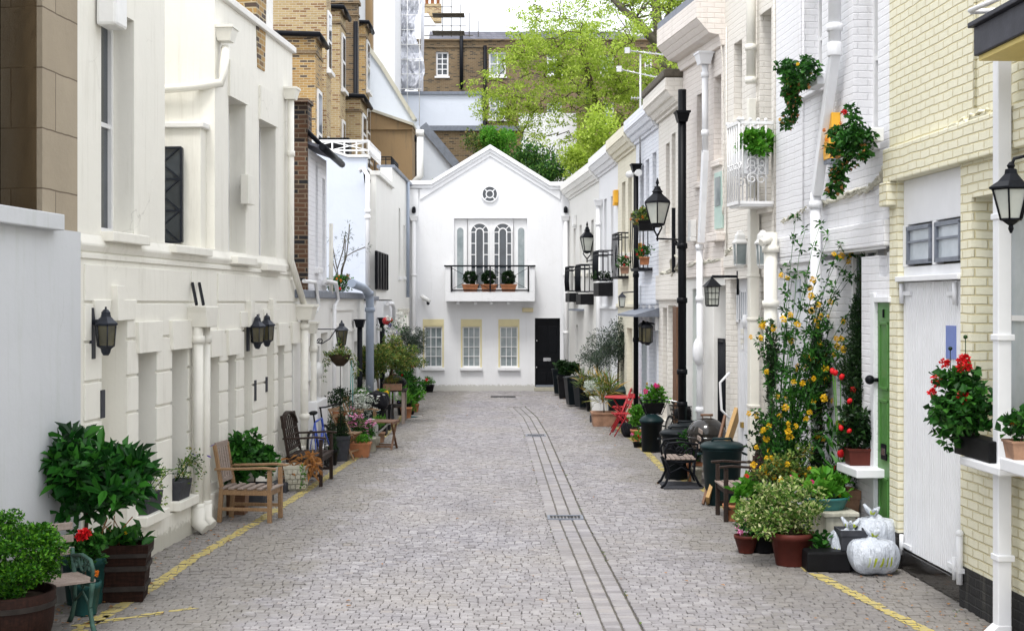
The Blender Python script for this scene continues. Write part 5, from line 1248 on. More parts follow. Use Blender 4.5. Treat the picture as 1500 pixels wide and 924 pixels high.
def inell(c,r,n,seed,shell=.5,zmin=-1):
    q=random.Random(seed);out=[]
    while len(out)<n:
        d=Vector((q.gauss(0,1),q.gauss(0,1),q.gauss(0,1))).normalized()*(shell+(1-shell)*q.random())
        if d.z<zmin: continue
        out.append((c[0]+d.x*r[0],c[1]+d.y*r[1],c[2]+d.z*r[2]))
    return out
# big spring tree
Y=54; 
r=thing('plane_tree','large tree in fresh yellow green leaf spreading over the rooftops behind the gable','tree',(4.6,Y,0))
c=P(852,112,Y); C_=(c[0]-4.6,0,c[2])
tr=[(0,0,0),(-.1,0,4),(0,.1,6.5),(-.5,.1,8),(-1.0,.1,9.6),(-1.5,0,11.3),(-1.9,0,13)]
T=inell(C_,(3.7,3.2,4.0),105,11,.25)
T+=inell((P(748,150,Y)[0]-4.6,-.5,P(0,150,Y)[2]),(1.7,1.5,1.3),16,12,.2)+inell((P(790,70,Y)[0]-4.6,-.3,P(0,70,Y)[2]),(1.7,1.5,1.5),14,13,.2)+inell((P(930,130,Y)[0]-4.6,0,P(0,130,Y)[2]),(2.2,2.5,3.0),26,16,.2)
m=grow(tr,T,.24,.018,4,jit=.10,taper=.6); m.build('trunk','bark',r)
m=MB(); q=random.Random(21); cl=[]
for t in T:
    for k in range(6): cl.append(((t[0]+q.gauss(0,.42),t[1]+q.gauss(0,.42),t[2]+q.gauss(0,.32)),(.30,.30,.10)))
m.leaves(cl,29000,.115,.062,up=-.1,rg=q,out=.7); m.build('crown','leafspring',r)
# second tree with heavy bare limbs
r=thing('bare_limbed_tree','tree with thick bare grey limbs and sparse young leaves above the right hand eaves','tree',(6.6,57,0)); 
f=lambda px,py:(P(px,0,57)[0]-6.6,0,P(0,py,57)[2])
m=MB(); tr=[(0,0,0),(.2,0,5),f(1000,200),f(985,120),f(966,62),f(962,20),f(958,-30)]
m.tube(tr,[.42,.38,.34,.30,.25,.2,.15],10)
m.tube([f(968,70),f(948,48),f(930,28),f(912,14),f(900,2),f(885,-10)],[.2,.2,.17,.13,.1,.07],8); m.tube([f(985,125),f(992,70),f(1003,58),f(1022,25),f(1040,-10)],[.2,.18,.16,.1,.06],8)
m.tube([f(966,60),f(975,30),f(985,0),f(990,-30)],[.14,.1,.07,.05],6); T=[]
q=random.Random(8)
for k in range(46):
    a=q.choice([f(930,28),f(912,10),f(962,15),f(1003,50),f(1022,25),f(985,10),f(992,80)]); e=Vector(a)+Vector((q.gauss(0,1.0),q.gauss(0,.8),abs(q.gauss(.6,.8)))); T.append(tuple(e))
    md=Vector(a).lerp(e,.5)+Vector((q.gauss(0,.12),0,q.gauss(0,.12))); m.tube([a,md,e],[.05,.03,.012],5,cap=False)
m.build('trunk','barkgrey',r)
m=MB(); m.leaves([(t,(.5,.5,.4)) for t in T],6500,.12,.07,up=.1,rg=q); m.build('crown','leafspring',r)
# shrubs behind the gable
def shrub(name,label,loc,rad,n,L,W,mat,seed,cat='shrub',clumps=26,stem='bark',sk=None,flat=1,group=None,blooms=None,up=.4):
    r=thing(name,label,cat,loc,0,group); q=random.Random(seed)
    T=inell((0,0,rad[2]),rad,clumps,seed,.35)
    m=grow([(0,0,-.02),(0.02,0,rad[2]*.3),(0,.02,rad[2]*.6)],T[::2],max(.008,rad[0]*.05),.003,seed,3); m.build('stem',stem,r)
    m=MB(); cr=rad[0]*.36; m.leaves([(t,(cr,cr,cr*.8*flat)) for t in T],n,L,W,up=up,rg=q); m.build('foliage',mat,r)
    return r
def at(px,py,Y,z=None): p=P(px,py,Y); return (p[0],p[1],p[2] if z is None else z)
shrub('climbing_shrub','bright green bushy climber just right of the gable peak',at(727,232,49),(.75,.6,.5),2600,.13,.07,'leafbright',31)
shrub('ivy_bush','darker bush with ragged shoots sitting behind the right slope of the gable',at(775,262,48.5),(.9,.6,.6),2000,.12,.07,'leafivy',32,clumps=40)
shrub('ivy_bush','low dark ivy in front of the trellis behind the gable end',at(808,270,48),(.8,.5,.40),1500,.12,.07,'leafivy',33)
shrub('ivy_bush','thin brownish shoots on the left of the gable peak',at(706,236,49),(.6,.4,.6),900,.10,.05,'leafbay',34)
shrub('green_bush','lime green bush hanging over the eaves of the cream white terrace house',at(856,272,47),(.75,.6,.85),2400,.12,.07,'leafspring',35,clumps=45)
shrub('green_bush','greenery crowding above the plain white house roof under the tree',at(885,240,44),(.9,.7,.95),2200,.12,.07,'leafspring',36,clumps=40)
r=thing('creeping_plant','thin creeper growing along the left slope of the gable','creeper',(P(640,256,41.9)[0],41.9,P(0,262,41)[2])); m=MB(); q=random.Random(2); m.leaves([((i*.10,0,i*.055),(.12,.1,.05)) for i in range(9)],160,.08,.05,rg=q); m.build('foliage','leafspring',r); m=MB(); m.tube([(-.1,0,-.1),(.4,0,.18),(.9,0,.5)],.012); m.build('stem','bark',r)
# ------------------------------------------------------------------ OBJECTS: generators
def pot(r,kind,rt,rb,h,mat,z=0,n=20,name='pot'):
    m=MB()
    if kind=='round': m.lathe([(rb,z),(rb*1.02,z+.01),(rt*.95,z+h*.8),(rt,z+h*.8),(rt*1.03,z+h),(rt*.9,z+h),(rt*.88,z+h*.85),(0.001,z+h*.85)],n)
    elif kind=='barrel': m.lathe([(rb,z),(rb+(rt-rb)*.7,z+h*.45),(rt,z+h),(rt*.92,z+h),(rt*.9,z+h*.86),(.001,z+h*.86)],26)
    elif kind=='square':
        m.lathe([(rb*1.414,z),(rt*1.38,z+h*.85),(rt*1.48,z+h*.85),(rt*1.5,z+h),(rt*1.3,z+h),(rt*1.25,z+h*.85),(.001,z+h*.85)],4,a0=PI/4,smooth=False)
    o=m.build(name,mat,r,bevel=.004 if kind=='square' else 0)
    if kind=='barrel':
        for f in (.12,.45,.80):
            k=MB(); ra=(rb+(rt-rb)*f*1.15)+.006; k.lathe([(ra,z+h*f-.02),(ra+.004,z+h*f+.02)],26,closed=False); k.lathe([(ra+.004,z+h*f+.02),(ra-.02,z+h*f+.02)],26,closed=False); k.build('band','ironband',o)
    s=MB(); s.lathe([(rt*.89,z+h*.86),(rt*.5,z+h*.9),(.001,z+h*.91)],12); s.build('soil','soil',o)
    return o
def bloom(kind):
    m=MB(); q=random.Random(5)
    if kind=='ball': m.leaves([((0,0,0),(.035,.035,.028))],60,.03,.03,up=.1,rg=q,out=1.2)
    elif kind=='pom': m.leaves([((0,0,0),(.017,.017,.015))],44,.014,.016,up=.0,rg=q,out=1.4)
    elif kind=='tulip': m.lathe([(.006,0),(.022,.012),(.026,.035),(.018,.058),(.012,.06)],8)
    else:
        for k in range(6): t=k*PI/3; m.leaf((0,0,0),(math.cos(t),math.sin(t),.3),(0,0,1),.028,.018)
    return m
BL={}
def blooms(r,pts,kind,mat,name='bloom',sc=1):
    key=(kind,mat)
    for i,p in enumerate(pts):
        if key not in BL:
            o=bloom(kind).build(name,mat,r); BL[key]=o.data
        else: o=bpy.data.objects.new(name,BL[key]); COL.objects.link(o); o.parent=r
        o.location=p; q=random.Random(i); o.rotation_euler=(q.uniform(-.5,.5),q.uniform(-.5,.5),q.uniform(0,6)); s=sc*q.uniform(.75,1.25); o.scale=(s,s,s)
def plant(name,label,loc,potspec,rad,zc,n,L,W,mat,seed,cat='potted plant',clumps=22,flat=.8,blm=None,group=None,off=(0,0),cr=.36,up=.4,shell=.35,rz=0,zmin=-1,stemmat='bark',stems=True,clipx=None):
    """plant in a pot: pot > soil, stem, foliage, blooms; zc = centre height of the foliage"""
    r=thing(name,label,cat,loc,rz,group)
    hz=0
    if potspec: kind,rt,rb,h,pm=potspec; pot(r,kind,rt,rb,h,pm); hz=h*.85
    T=inell((off[0],off[1],zc),rad,clumps,seed,shell,zmin)
    if clipx: T=[t for t in T if clipx(t)]
    if stems:
        m=grow([(0,0,hz),(off[0]*.3,off[1]*.3,hz+(zc-hz)*.4),(off[0]*.7,off[1]*.7,hz+(zc-hz)*.8)],T[::2],max(.006,rad[0]*.05),.0025,seed,3); m.build('stem',stemmat,r)
    q=random.Random(seed+100); m=MB(); c_=min(rad)*cr; cc=[(t,(rad[0]*cr,rad[1]*cr,rad[2]*cr*flat)) for t in T]
    m.leaves(cc,n,L,W,up=up,rg=q); m.build('foliage',mat,r)
    if blm:
        for (kind,bm,k,sc,sel) in blm:
            pts=[]
            for t in q.sample(T*6,min(k,len(T)*6)):
                d=Vector((t[0]-off[0],t[1]-off[1],t[2]-zc)); d=Vector((d.x/rad[0],d.y/rad[1],d.z/rad[2]));
                p=Vector(t)+Vector((d.x*rad[0]*cr,d.y*rad[1]*cr,abs(d.z)*rad[2]*cr))+Vector((q.gauss(0,.6)*c_,q.gauss(0,.6)*c_,q.gauss(.2,.5)*c_))
                pts.append(tuple(p))
            blooms(r,pts,kind,bm,sc=sc)
    return r
# lanterns -------------------------------------------------
def lantern(name,label,loc,rz,hb,wt,wb,n=4,metal='lampmetal',glass='lampglass',roof=None,base=None,bracket=(),group=None,bulb=True,inner='bulb',brr=.012,cat='lantern',bars=1):
    """body from z=0 (bottom, half width wb) to hb (half width wt); roof/base are (radius,z) profiles; brackets reach back to the wall (+y)"""
    r=thing(name,label,cat,loc,rz,group); a0=PI/n
    m=MB(); m.lathe([(wb*.93,0.004),(wt*.93,hb-.004)],n,a0=a0,smooth=False); m.build('glass',glass,r)
    m=MB()
    for k in range(n):
        t=a0+2*PI*k/n; t2=a0+2*PI*(k+1)/n
        c0=(wb*math.cos(t),wb*math.sin(t),0);c1=(wt*math.cos(t),wt*math.sin(t),hb); m.tube([c0,c1],wt*.055,6)
        d0=(wb*math.cos(t2),wb*math.sin(t2),0);d1=(wt*math.cos(t2),wt*math.sin(t2),hb)
        m.tube([c0,d0],wt*.06,6); m.tube([c1,d1],wt*.06,6)
        if bars>1:
            for j in range(1,bars): 
                f=j/bars; m.tube([tuple(c0[i]+(c1[i]-c0[i])*f for i in range(3)),tuple(d0[i]+(d1[i]-d0[i])*f for i in range(3))],wt*.03,5); m.tube([tuple(c0[i]+(d0[i]-c0[i])*f for i in range(3)),tuple(c1[i]+(d1[i]-c1[i])*f for i in range(3))],wt*.03,5)
    m.build('frame',metal,r)
    if roof: m=MB(); m.lathe([(p[0],p[1]+hb) for p in roof if p[0]>0 ],n if n<8 else 16,a0=a0,smooth=False); m.build('roof',metal,r,bevel=.003)
    if base: m=MB(); m.lathe(base,n,a0=a0,smooth=False); m.build('base',metal,r)
    if bracket:
        m=MB()
        for b_ in bracket: m.tube(b_,brr,8)
        m.build('bracket',metal,r)
    if bulb: m=MB(); m.ball((0,0,hb*.55),(wb*.4,wb*.4,hb*.16)); m.build('mantle',inner,r)
    return r
def spiral(c,r0,turns,plane='yz',n=26,flip=1,a0=0):
    o=[]
    for i in range(n):
        t=i/(n-1);a=a0+flip*turns*2*PI*t;rr=r0*(1-.8*t); x,z=rr*math.cos(a),rr*math.sin(a)
        o.append((c[0],c[1]+x,c[2]+z) if plane=='yz' else (c[0]+x,c[1],c[2]+z))
    return o
WALLROOF=[(.135,0),(.135,.02),(.10,.05),(.06,.09),(.05,.13),(.055,.135),(.03,.165),(.012,.175),(.012,.20)]
def walllamp(label,F,px,py_bot,group=None,sc=1,face=0):
    """half lantern hugging a wall"""
    sc*=.86; u,z=F.hit(px,py_bot,-.14)
    c=F.W(u,-.14,z+.09)
    r=lantern('wall_lantern',label,c,F.a,.23*sc,.115*sc,.095*sc,6,'lampmetal','darklampglass',[(a*sc,b*sc) for a,b in WALLROOF],[(.03*sc,-.10*sc),(.05*sc,-.07*sc),(.06*sc,-.03*sc),(.10*sc,0)],group=group)
    m=MB(); m.box(-.05,.05,.115,.138,-.12,.36); m.box(-.02,.02,.02,.12,.22,.25); m.build('back_plate','lampmetal',r,bevel=.004); return r
# seating ---------------------------------------------------
def armchair(name,label,loc,rz,w=.58,d=.56,sh=.42,bh=.95,ah=.64,mat='teak',slatmat='greywood',back='slats',lean=.18,cat='chair',arm_over=.05,lt=.05):
    """front faces local -y"""
    r=thing(name,label,cat,loc,rz); hw=w/2
    for s_ in (-1,1):
        m=MB(); m.bar((s_*(hw-.03),-d/2+.03,0),(s_*(hw-.03),-d/2+.03,ah-.02),lt,lt); m.build('leg',mat,r,bevel=.004)
        m=MB(); m.bar((s_*(hw-.03),d/2-.02,0),(s_*(hw-.03),d/2-.05,sh),lt,lt,up=(0,1,0)); m.bar((s_*(hw-.03),d/2-.05,sh),(s_*(hw-.03),d/2-.05+lean,bh-.04),lt,lt*.8,up=(0,1,0)); m.build('leg',mat,r,bevel=.004)
        m=MB(); pts=[(s_*(hw-.02),-d/2-arm_over,ah),(s_*(hw-.02),-d/2+.1,ah+.012),(s_*(hw-.02),0,ah+.0),(s_*(hw-.02),d/2+.03,ah-.01)]
        for a,b in zip(pts,pts[1:]): m.bar(a,b,.065,.026)
        m.build('armrest',mat,r,bevel=.004)
        m=MB(); m.bar((s_*(hw-.03),-d/2+.03,sh-.06),(s_*(hw-.03),d/2-.04,sh-.06),.025,.06); 
        if back!='plain': m.bar((s_*(hw-.03),-d/2+.03,.16),(s_*(hw-.03),d/2-.03,.16),.025,.04)
        m.build('side_rail',mat,r,bevel=.003)
    m=MB(); m.bar((-hw+.03,-d/2+.03,sh-.06),(hw-.03,-d/2+.03,sh-.06),.025,.06); m.bar((-hw+.03,d/2-.05,sh-.06),(hw-.03,d/2-.05,sh-.06),.025,.06); m.build('seat_frame',mat,r)
    m=MB(); n=6
    for i in range(n): y=-d/2+.03+(d-.08)*i/(n-1)*1.0; m.box(-hw+.005,hw-.005,y-.034,y+.034,sh-.022,sh)
    m.build('seat',slatmat,r,bevel=.003)
    m=MB(); 
    def bp(x,z): return (x,d/2-.05+lean*(z-sh)/(bh-sh),z)
    if back=='slats':
        k=5
        m.bar(bp(-hw+.03,bh-.05),bp(hw-.03,bh-.05),.07,.025,up=(0,1,0)); m.bar(bp(-hw+.03,sh+.08),bp(hw-.03,sh+.08),.05,.025,up=(0,1,0))
        for i in range(k): x=-hw+.08+(w-.16)*i/(k-1); m.bar(bp(x,sh+.08),bp(x,bh-.05),.05,.012,up=(0,1,0))
    elif back=='round':
        P_=[bp(-hw+.03,bh-.22)]+[bp(-(hw-.03)*math.cos(PI*i/10),bh-.22+.20*math.sin(PI*i/10)) for i in range(11)]
        for a,b in zip(P_,P_[1:]): m.bar(a,b,.03,.07,up=(0,1,0))
        m.bar(bp(-hw+.03,sh+.08),bp(hw-.03,sh+.08),.03,.05,up=(0,1,0))
        for z in (sh+.17,sh+.26,sh+.35): m.bar(bp(-hw+.03,z),bp(hw-.03,z),.02,.03,up=(0,1,0))
        for i in range(7): x=-hw+.08+(w-.16)*i/6; m.bar(bp(x,sh+.08),bp(x,bh-.24+.17*math.sin(PI*(i+.6)/7.2)),.03,.018,up=(0,1,0))
    m.build('backrest',mat if back!='slats' else slatmat,r,bevel=.003)
    return r
def foldchair(label,loc,rz,mat='teak',sh=.44,bh=.86,w=.42):
    r=thing('folding_chair',label,'chair',loc,rz)
    for s_ in (-1,1):
        x=s_*w/2
        m=MB(); m.bar((x,-.24,0),(x,.22,bh),.024,.036,up=(1,0,0)); m.build('back_leg',mat,r,bevel=.003)
        m=MB(); m.bar((x*.9,.24,0),(x*.9,-.19,sh-.01),.024,.036,up=(1,0,0)); m.build('front_leg',mat,r,bevel=.003)
    m=MB()
    for i in range(5): y=-.20+.36*i/4; m.box(-w/2+.02,w/2-.02,y-.034,y+.034,sh-.008,sh+.010)
    m.build('seat',mat,r); m=MB()
    for z in (bh-.03,bh-.13): y=-.24+.46*z/bh; m.bar((-w/2,y,z),(w/2,y,z),.02,.055,up=(0,0,1))
    m.build('backrest',mat,r); m=MB(); m.bar((-w/2,-.17,.14),(w/2,-.17,.14),.02,.03); m.bar((-w/2+.02,.16,.14),(w/2-.02,.16,.14),.02,.03); m.build('stretcher',mat,r)
    return r
def iron_seat(name,label,loc,rz,w,mat='castgreen',slat='greywood',ah=.66,sh=.42,d=.46,backh=.8):
    r=thing(name,label,'bench',loc,rz)
    for s_ in (-1,1):
        x=s_*w/2; m=MB()
        m.tube([(x,-d/2-.08,0),(x,-d/2-.02,.06),(x,-d/2+.04,.2),(x,-d/2,.34),(x,-d/2-.02,sh-.02)],[.022,.02,.017,.02,.022],8)
        m.build('leg',mat,r)
        m=MB(); m.tube([(x,d/2+.10,0),(x,d/2+.04,.06),(x,d/2-.03,.2),(x,d/2-.02,sh-.02),(x,d/2+.03,sh+.2),(x,d/2+.10,backh)],[.022,.02,.017,.02,.018,.014],8); m.build('leg',mat,r)
        m=MB(); m.tube([(x,-d/2-.02,sh-.03),(x,0,sh-.05),(x,d/2,sh-.03)],.018,8)
        m.tube([(x,-d/2-.01,sh),(x,-d/2-.03,sh+.1),(x,-d/2+.02,ah-.02),(x,0,ah),(x,d/2+.04,ah-.04)],.016,8)
        m.tube(spiral((x,-d/2+.04,ah-.07),.055,1.4),.011,6); m.tube(spiral((x,-.02,sh+.12),.08,1.5,flip=-1),.011,6); m.tube(spiral((x,d/2-.08,sh+.10),.06,1.4),.010,6)
        m.tube([(x,-d/2+.02,.2),(x,0,.30),(x,d/2-.03,.2)],.012,6); m.tube(spiral((x,0,.36),.05,1.4),.01,6)
        m.build('arm_scroll',mat,r)
    m=MB()
    for i in range(6): y=-d/2+.02+(d-.06)*i/5; m.box(-w/2-.03,w/2+.03,y-.03,y+.03,sh-.012,sh+.012)
    m.build('seat',slat,r,bevel=.004)
    m=MB()
    for i in range(3): z=sh+.18+i*.10; m.box(-w/2-.02,w/2+.02,d/2+.03+i*.02,d/2+.05+i*.02,z-.03,z+.03)
    m.build('backrest',slat,r,bevel=.004)
    return r
def bicycle(label,loc,rz,frame='blueenamel',lean=.12,basket=False):
    r=thing('bicycle',label,'bicycle',loc,rz); r.rotation_euler=(0,lean,rz)
    # along local y, wheels radius .33, wheelbase 1.02
    for y in (-.52,.52):
        m=MB(); m.tube([(0,y+.33*math.cos(2*PI*i/32),.34+.33*math.sin(2*PI*i/32)) for i in range(33)],.02,8,cap=False); w=m.build('wheel','rubber',r)
        m=MB(); m.tube([(0,y+.31*math.cos(2*PI*i/32),.34+.31*math.sin(2*PI*i/32)) for i in range(33)],.009,6,cap=False)
        for k in range(16): t=2*PI*k/16; m.tube([(0,y,.34),(0,y+.31*math.cos(t),.34+.31*math.sin(t))],.002,4)
        m.tube([(-.04,y,.34),(.04,y,.34)],.02,8); m.build('rim','chrome',w)
    m=MB(); bb=(0,.05,.30); st=(0,.18,.78); hd=(0,-.36,.80); hl=(0,-.39,.66)
    for a,b,q in ((bb,st,.016),(st,hd,.016),(bb,hl,.019),(hd,hl,.02),(bb,(0.05,.52,.34),.010),(bb,(-.05,.52,.34),.010),(st,(0.05,.52,.34),.009),(st,(-.05,.52,.34),.009),(hl,(.05,-.52,.34),.012),(hl,(-.05,-.52,.34),.012)): m.tube([a,b],q,8)
    m.build('frame',frame,r)
    m=MB(); m.tube([(0,-.36,.80),(0,-.34,.98)],.014); m.tube([(-.30,-.26,1.0),(-.24,-.30,1.0),(-.08,-.36,.97),(.08,-.36,.97),(.24,-.30,1.0),(.30,-.26,1.0)],.013,8); m.build('handlebar','chrome' if basket else 'rubber',r)
    m=MB(); m.tube([st,(0,.20,.90)],.013); m.ball((0,.22,.93),(.07,.13,.035)); m.build('saddle','rubber',r)
    m=MB(); m.tube([(0,.05+.09*math.cos(2*PI*i/16),.30+.09*math.sin(2*PI*i/16)) for i in range(17)],.006,5); m.tube([(.05,.05,.30),(.06,.14,.18)],.01); m.tube([(-.05,.05,.30),(-.06,-.04,.42)],.01); m.build('crank','chrome',r)
    if basket:
        m=MB(); b0,b1=.20,.28
        for z,ww in ((.62,b0),(.70,.22),(.78,.24),(.86,.26),(.93,b1)): m.tube([(-ww,-.70,z),(ww,-.70,z),(ww,-.44,z),(-ww,-.44,z),(-ww,-.70,z)],.007,5)
        for i in range(11): f=-1+2*i/10; m.tube([(f*b0,-.70,.62),(f*b1,-.71,.93)],.005,4); m.tube([(f*b0,-.45,.62),(f*b1,-.44,.93)],.005,4)
        for i in range(5): y=-.70+.26*i/4; m.tube([(-b0,y,.62),(-b1,y,.93)],.005,4); m.tube([(b0,y,.62),(b1,y,.93)],.005,4)
        m.box(-b0,b0,-.70,-.45,.61,.62); m.build('basket','rubber',r)
        m=MB(); m.ball((-.05,-.57,.80),(.20,.12,.13),10,7,.12); m.build('basket_load','bin bag',r)
    return r
def bagmesh(m,c,r,seed,n=56,k=30,neck=True):
    q=random.Random(seed); ph=[q.uniform(0,6) for _ in range(9)]; vs=[];fs=[]
    for i in range(k+1):
        f=i/k; z=-1+2*f
        rr=math.sqrt(max(0,1-z*z))**.62
        if f<.10: rr=max(rr,.62*f/.10)
        if neck and f>.90: rr=max(.09,rr*.40)
        for j in range(n):
            t=2*PI*j/n; pl=max(0,f-.45)*.14
            wob=1+.06*math.sin(2*t+ph[0]+f*2)+.05*math.sin(3*t+ph[1]-f*5)+.02*math.sin(9*t+ph[2]+f*6)+pl*math.sin(17*t+ph[3]+2*math.sin(3*t))
            zz=c[2]+r[2]*(z+1)*.98+r[2]*.05*math.sin(3*t+ph[4]+f*4)*(1-f*.5)
            vs.append((c[0]+r[0]*rr*wob*math.cos(t)+.10*r[0]*math.sin(ph[5])*f,c[1]+r[1]*rr*wob*math.sin(t),max(c[2]+.002,zz)))
    for i in range(k):
        for j in range(n): j2=(j+1)%n; fs.append((i*n+j,i*n+j2,(i+1)*n+j2,(i+1)*n+j))
    m.add(vs,fs,True)
def tree_std(name,label,loc,h,rad,n,L,W,mat,seed,trunk_r=.035,potspec=None,cat='tree',clumps=34,blm=None,lean=(0,0),forks=0,stem='bark'):
    r=thing(name,label,cat,loc); q=random.Random(seed)
    if potspec: pot(r,*potspec)
    z0=potspec[3]*.85 if potspec else 0
    zc=h; T=inell((lean[0],lean[1],zc),rad,clumps,seed,.3)
    zb=zc-rad[2]*.75
    m=grow([(0,0,z0),(lean[0]*.3+.01,0,z0+(zb-z0)*.5),(lean[0]*.7,lean[1]*.7,zb),(lean[0],lean[1],zc)],T,trunk_r,.003,seed,4,.09); m.build('trunk',stem,r)
    m=MB(); m.leaves([(t,(rad[0]*.32,rad[1]*.32,rad[2]*.28)) for t in T],n,L,W,rg=q,up=.3); m.build('crown',mat,r)
    return r
# ------------------------------------------------------------------ LEFT SIDE OBJECTS
# lanterns on the cream wall
walllamp('smoky glass wall lantern nearest the camera, alone beside the first cream doorway',FL1,155,521)
walllamp('black wall lantern on the cream house, left one of the close pair',FL1,377,511)
walllamp('black wall lantern on the cream house, right one of the close pair',FL1,391,508)
u,z=FL2.hit(500.5,505,-.45); c=FL2.W(u,-.45,z)
lantern('bracket_lantern','blue black lantern on a scrolled arm above the hanging basket',c,FL2.a,.24,.10,.065,6,'lampmetal','darklampglass',[(.12,0),(.10,.03),(.05,.07),(.045,.11),(.02,.13),(.01,.17)],[(.02,-.06),(.035,-.04),(.065,0)],
   bracket=[[(0,0,.26),(0,.45,.26)],[(0,.1,.25),(0,.2,.1),(0,.33,.02),(0,.42,.04)],spiral((0,.36,.06),.05,1.4)],brr=.009)
# hanging basket
u,z=FL2.hit(498,536,-.45); c=FL2.W(u,-.45,z)
r=plant('hanging_basket','dark hanging basket with trailing brown green plants under the scrolled lantern',c,None,(.20,.20,.10),.20,420,.07,.022,'leafbay',41,cat='hanging basket',stems=False)
m=MB(); m.lathe([(.06,0),(.14,.08),(.19,.19),(.18,.19),(.12,.09),(.001,.05)],16); m.build('bowl','soil',r); m=MB(); m.tube([(0,0,.18),(0,0,.50)],.006,5); m.tube([(0,0,.45),(0,.45,.45)],.008,5); m.tube([(0,.05,0),(0,.05,-1.0)],.006,5); m.build('hanger','iron',r)
m=MB(); q=random.Random(4); m.leaves([((-.22,0,.12),(.05,.05,.12)),((.22,0,.1),(.05,.05,.12)),((.27,.02,-.05),(.04,.04,.12)),((-.28,.05,-.12),(.03,.03,.15)),((0,0,.32),(.05,.05,.12))],260,.07,.02,up=-.3,rg=q); m.build('trailing_stems','leafbay',r)
# near left corner
r=plant('barrel_planter','big clipped box shrub in a half barrel at the bottom left corner',(-3.84,10.35,0),('barrel',.37,.29,.47,'barrel'),(.38,.36,.30),.74,15000,.032,.022,'leafbox',50,clumps=90,cr=.24,shell=.78)
r=plant('geranium','red geranium with one bright bloom behind the iron seat',(-3.63,11.62,0),('round',.13,.09,.28,'greenpot'),(.17,.15,.14),.58,420,.07,.06,'leafmid',51)
blooms(r,[(.02,-.12,.70),(.05,-.13,.715),(-.01,-.14,.69),(.03,-.15,.70)],'ball','petalred'); blooms(r,[(.13,-.16,.38)],'ball','petalorange',sc=.8)
iron_seat('iron_bench','green cast iron garden seat with grey slats, jutting out by the barrel at bottom left',(-3.66,10.98,0),R(38),.42,'castgreen','greywood',ah=.60,d=.40,backh=.62)
r=plant('laurel_shrub','large glossy laurel shrub in a dark teal pot against the grey render wall',(-3.77,12.05,0),('round',.20,.15,.44,'greenpot'),(.47,.36,.38),1.12,1500,.17,.075,'leafbig',52,clumps=44,flat=.8,off=(.06,-.06),cr=.30,shell=.45,up=.5,clipx=lambda t:t[2]>.8)
r=thing('wooden_planter','square dark oak tub with iron bands and low leafy plants by the cream wall','planter',(-3.47,12.25,0),R(8))
pot(r,'square',.215,.175,.51,'barrel'); 
for z in (.12,.30,.42): w=.178+.04*z/.51+.012; m=MB(); m.lathe([(w*1.414,z-.022),(w*1.42,z+.022)],4,a0=PI/4,smooth=False); m.build('band','ironband',r)
m=MB(); m.leaves([((q.uniform(-.17,.17),q.uniform(-.17,.17),.53),(.07,.07,.06)) for _ in range(10)],90,.12,.09,up=.8,rg=q); m.build('foliage','leafmid',r)
m=MB()
for k in range(7): a=q.uniform(-.2,.05); m.tube([(a,-.05,.45),(a+q.gauss(0,.03),-.05,.6),(a+q.gauss(0,.07),-.05,.66+q.random()*.1)],.005,5)
m.build('dead_stem','leafdry',r); blooms(r,[(.02,-.12,.60),(.05,-.10,.585)],'pom','petalyel')
# window boxes on the low sills of the cream house
for (pa,pb,yb,yt,lab,sd) in ((203,228,763,735,'grey window box with pale trailing stems on the first low sill of the cream house',61),(251,271,733,706,'grey window box with violet flowered stems on the second low sill of the cream house',62)):
    ua,ub=FL1.U(pa,-.02),FL1.U(pb,-.02); ub=min(ub,ua+1.0); z0=(D[1][2] if sd==61 else D[2][2])
    r=thing('window_box',lab,'window box',FL1.W((ua+ub)/2,-.02,z0+.001),FL1.a); w=(ub-ua)/2*.85
    m=MB(); m.add([(-w*.9,-.07,0),(w*.9,-.07,0),(w*.9,.07,0),(-w*.9,.07,0),(-w,-.10,.21),(w,-.10,.21),(w,.10,.21),(-w,.10,.21)],[(3,2,1,0),(4,5,6,7),(0,1,5,4),(1,2,6,5),(2,3,7,6),(3,0,4,7)]); m.build('trough','leadpot',r,bevel=.006)
    m=MB(); q=random.Random(sd); cl=[]
    for k in range(9):
        a=q.uniform(-w*.8,w*.8); e=(a+q.gauss(0,.12),-.05-q.random()*.30,.25+q.uniform(0,.32)); m.tube([(a,0,.2),((a+e[0])/2,e[1]*.5,.38+q.random()*.1),e],.004,5); cl+= [(e,(.05,.05,.05)),(((a+e[0])/2,e[1]*.5,.40),(.05,.05,.05))]
    cl+=[((w*.2,-.16,.12),(.05,.04,.08)),((0,-.05,.25),(w,.08,.04))]
    m.build('stem','leafmid',r); m=MB(); m.leaves(cl,210,.042,.026,rg=q); m.build('foliage','leafvarieg' if sd==61 else 'leafbay',r)
    if sd==62: blooms(r,[(.10,-.36,.58),(-.1,-.2,.50),(.15,-.30,.45)],'star','petalblue',sc=1.6)
# hydrangeas by the wall
plant('leafy_shrub','dark green shrub crammed between downpipe and wooden armchair',(-3.46,17.15,0),('square',.14,.12,.32,'brownwood'),(.22,.20,.30),.66,900,.10,.075,'leafmid',63,clumps=30,cr=.34)
plant('leafy_shrub','rounded green shrub in the gap behind the wooden armchair back',(-3.38,17.95,0),('square',.15,.12,.28,'leadpot'),(.26,.24,.30),.62,900,.10,.075,'leafmid',64,clumps=28,cr=.34)
armchair('garden_armchair','oiled teak garden armchair with weathered slats, first seat on the left',(-3.19,16.66,0),R(82),.48,.68,.42,.97,.65,'teak','greywood',lean=.09)
r=thing('stone_planter','pale rock textured stone planter with dried brown fronds beside the dark bench','planter',(-3.05,19.35,0),R(4))
m=MB(); m.lathe([(.20,0),(.235,.30),(.25,.31),(.25,.36),(.21,.36),(.20,.30),(.001,.30)],4,a0=PI/4,smooth=False)
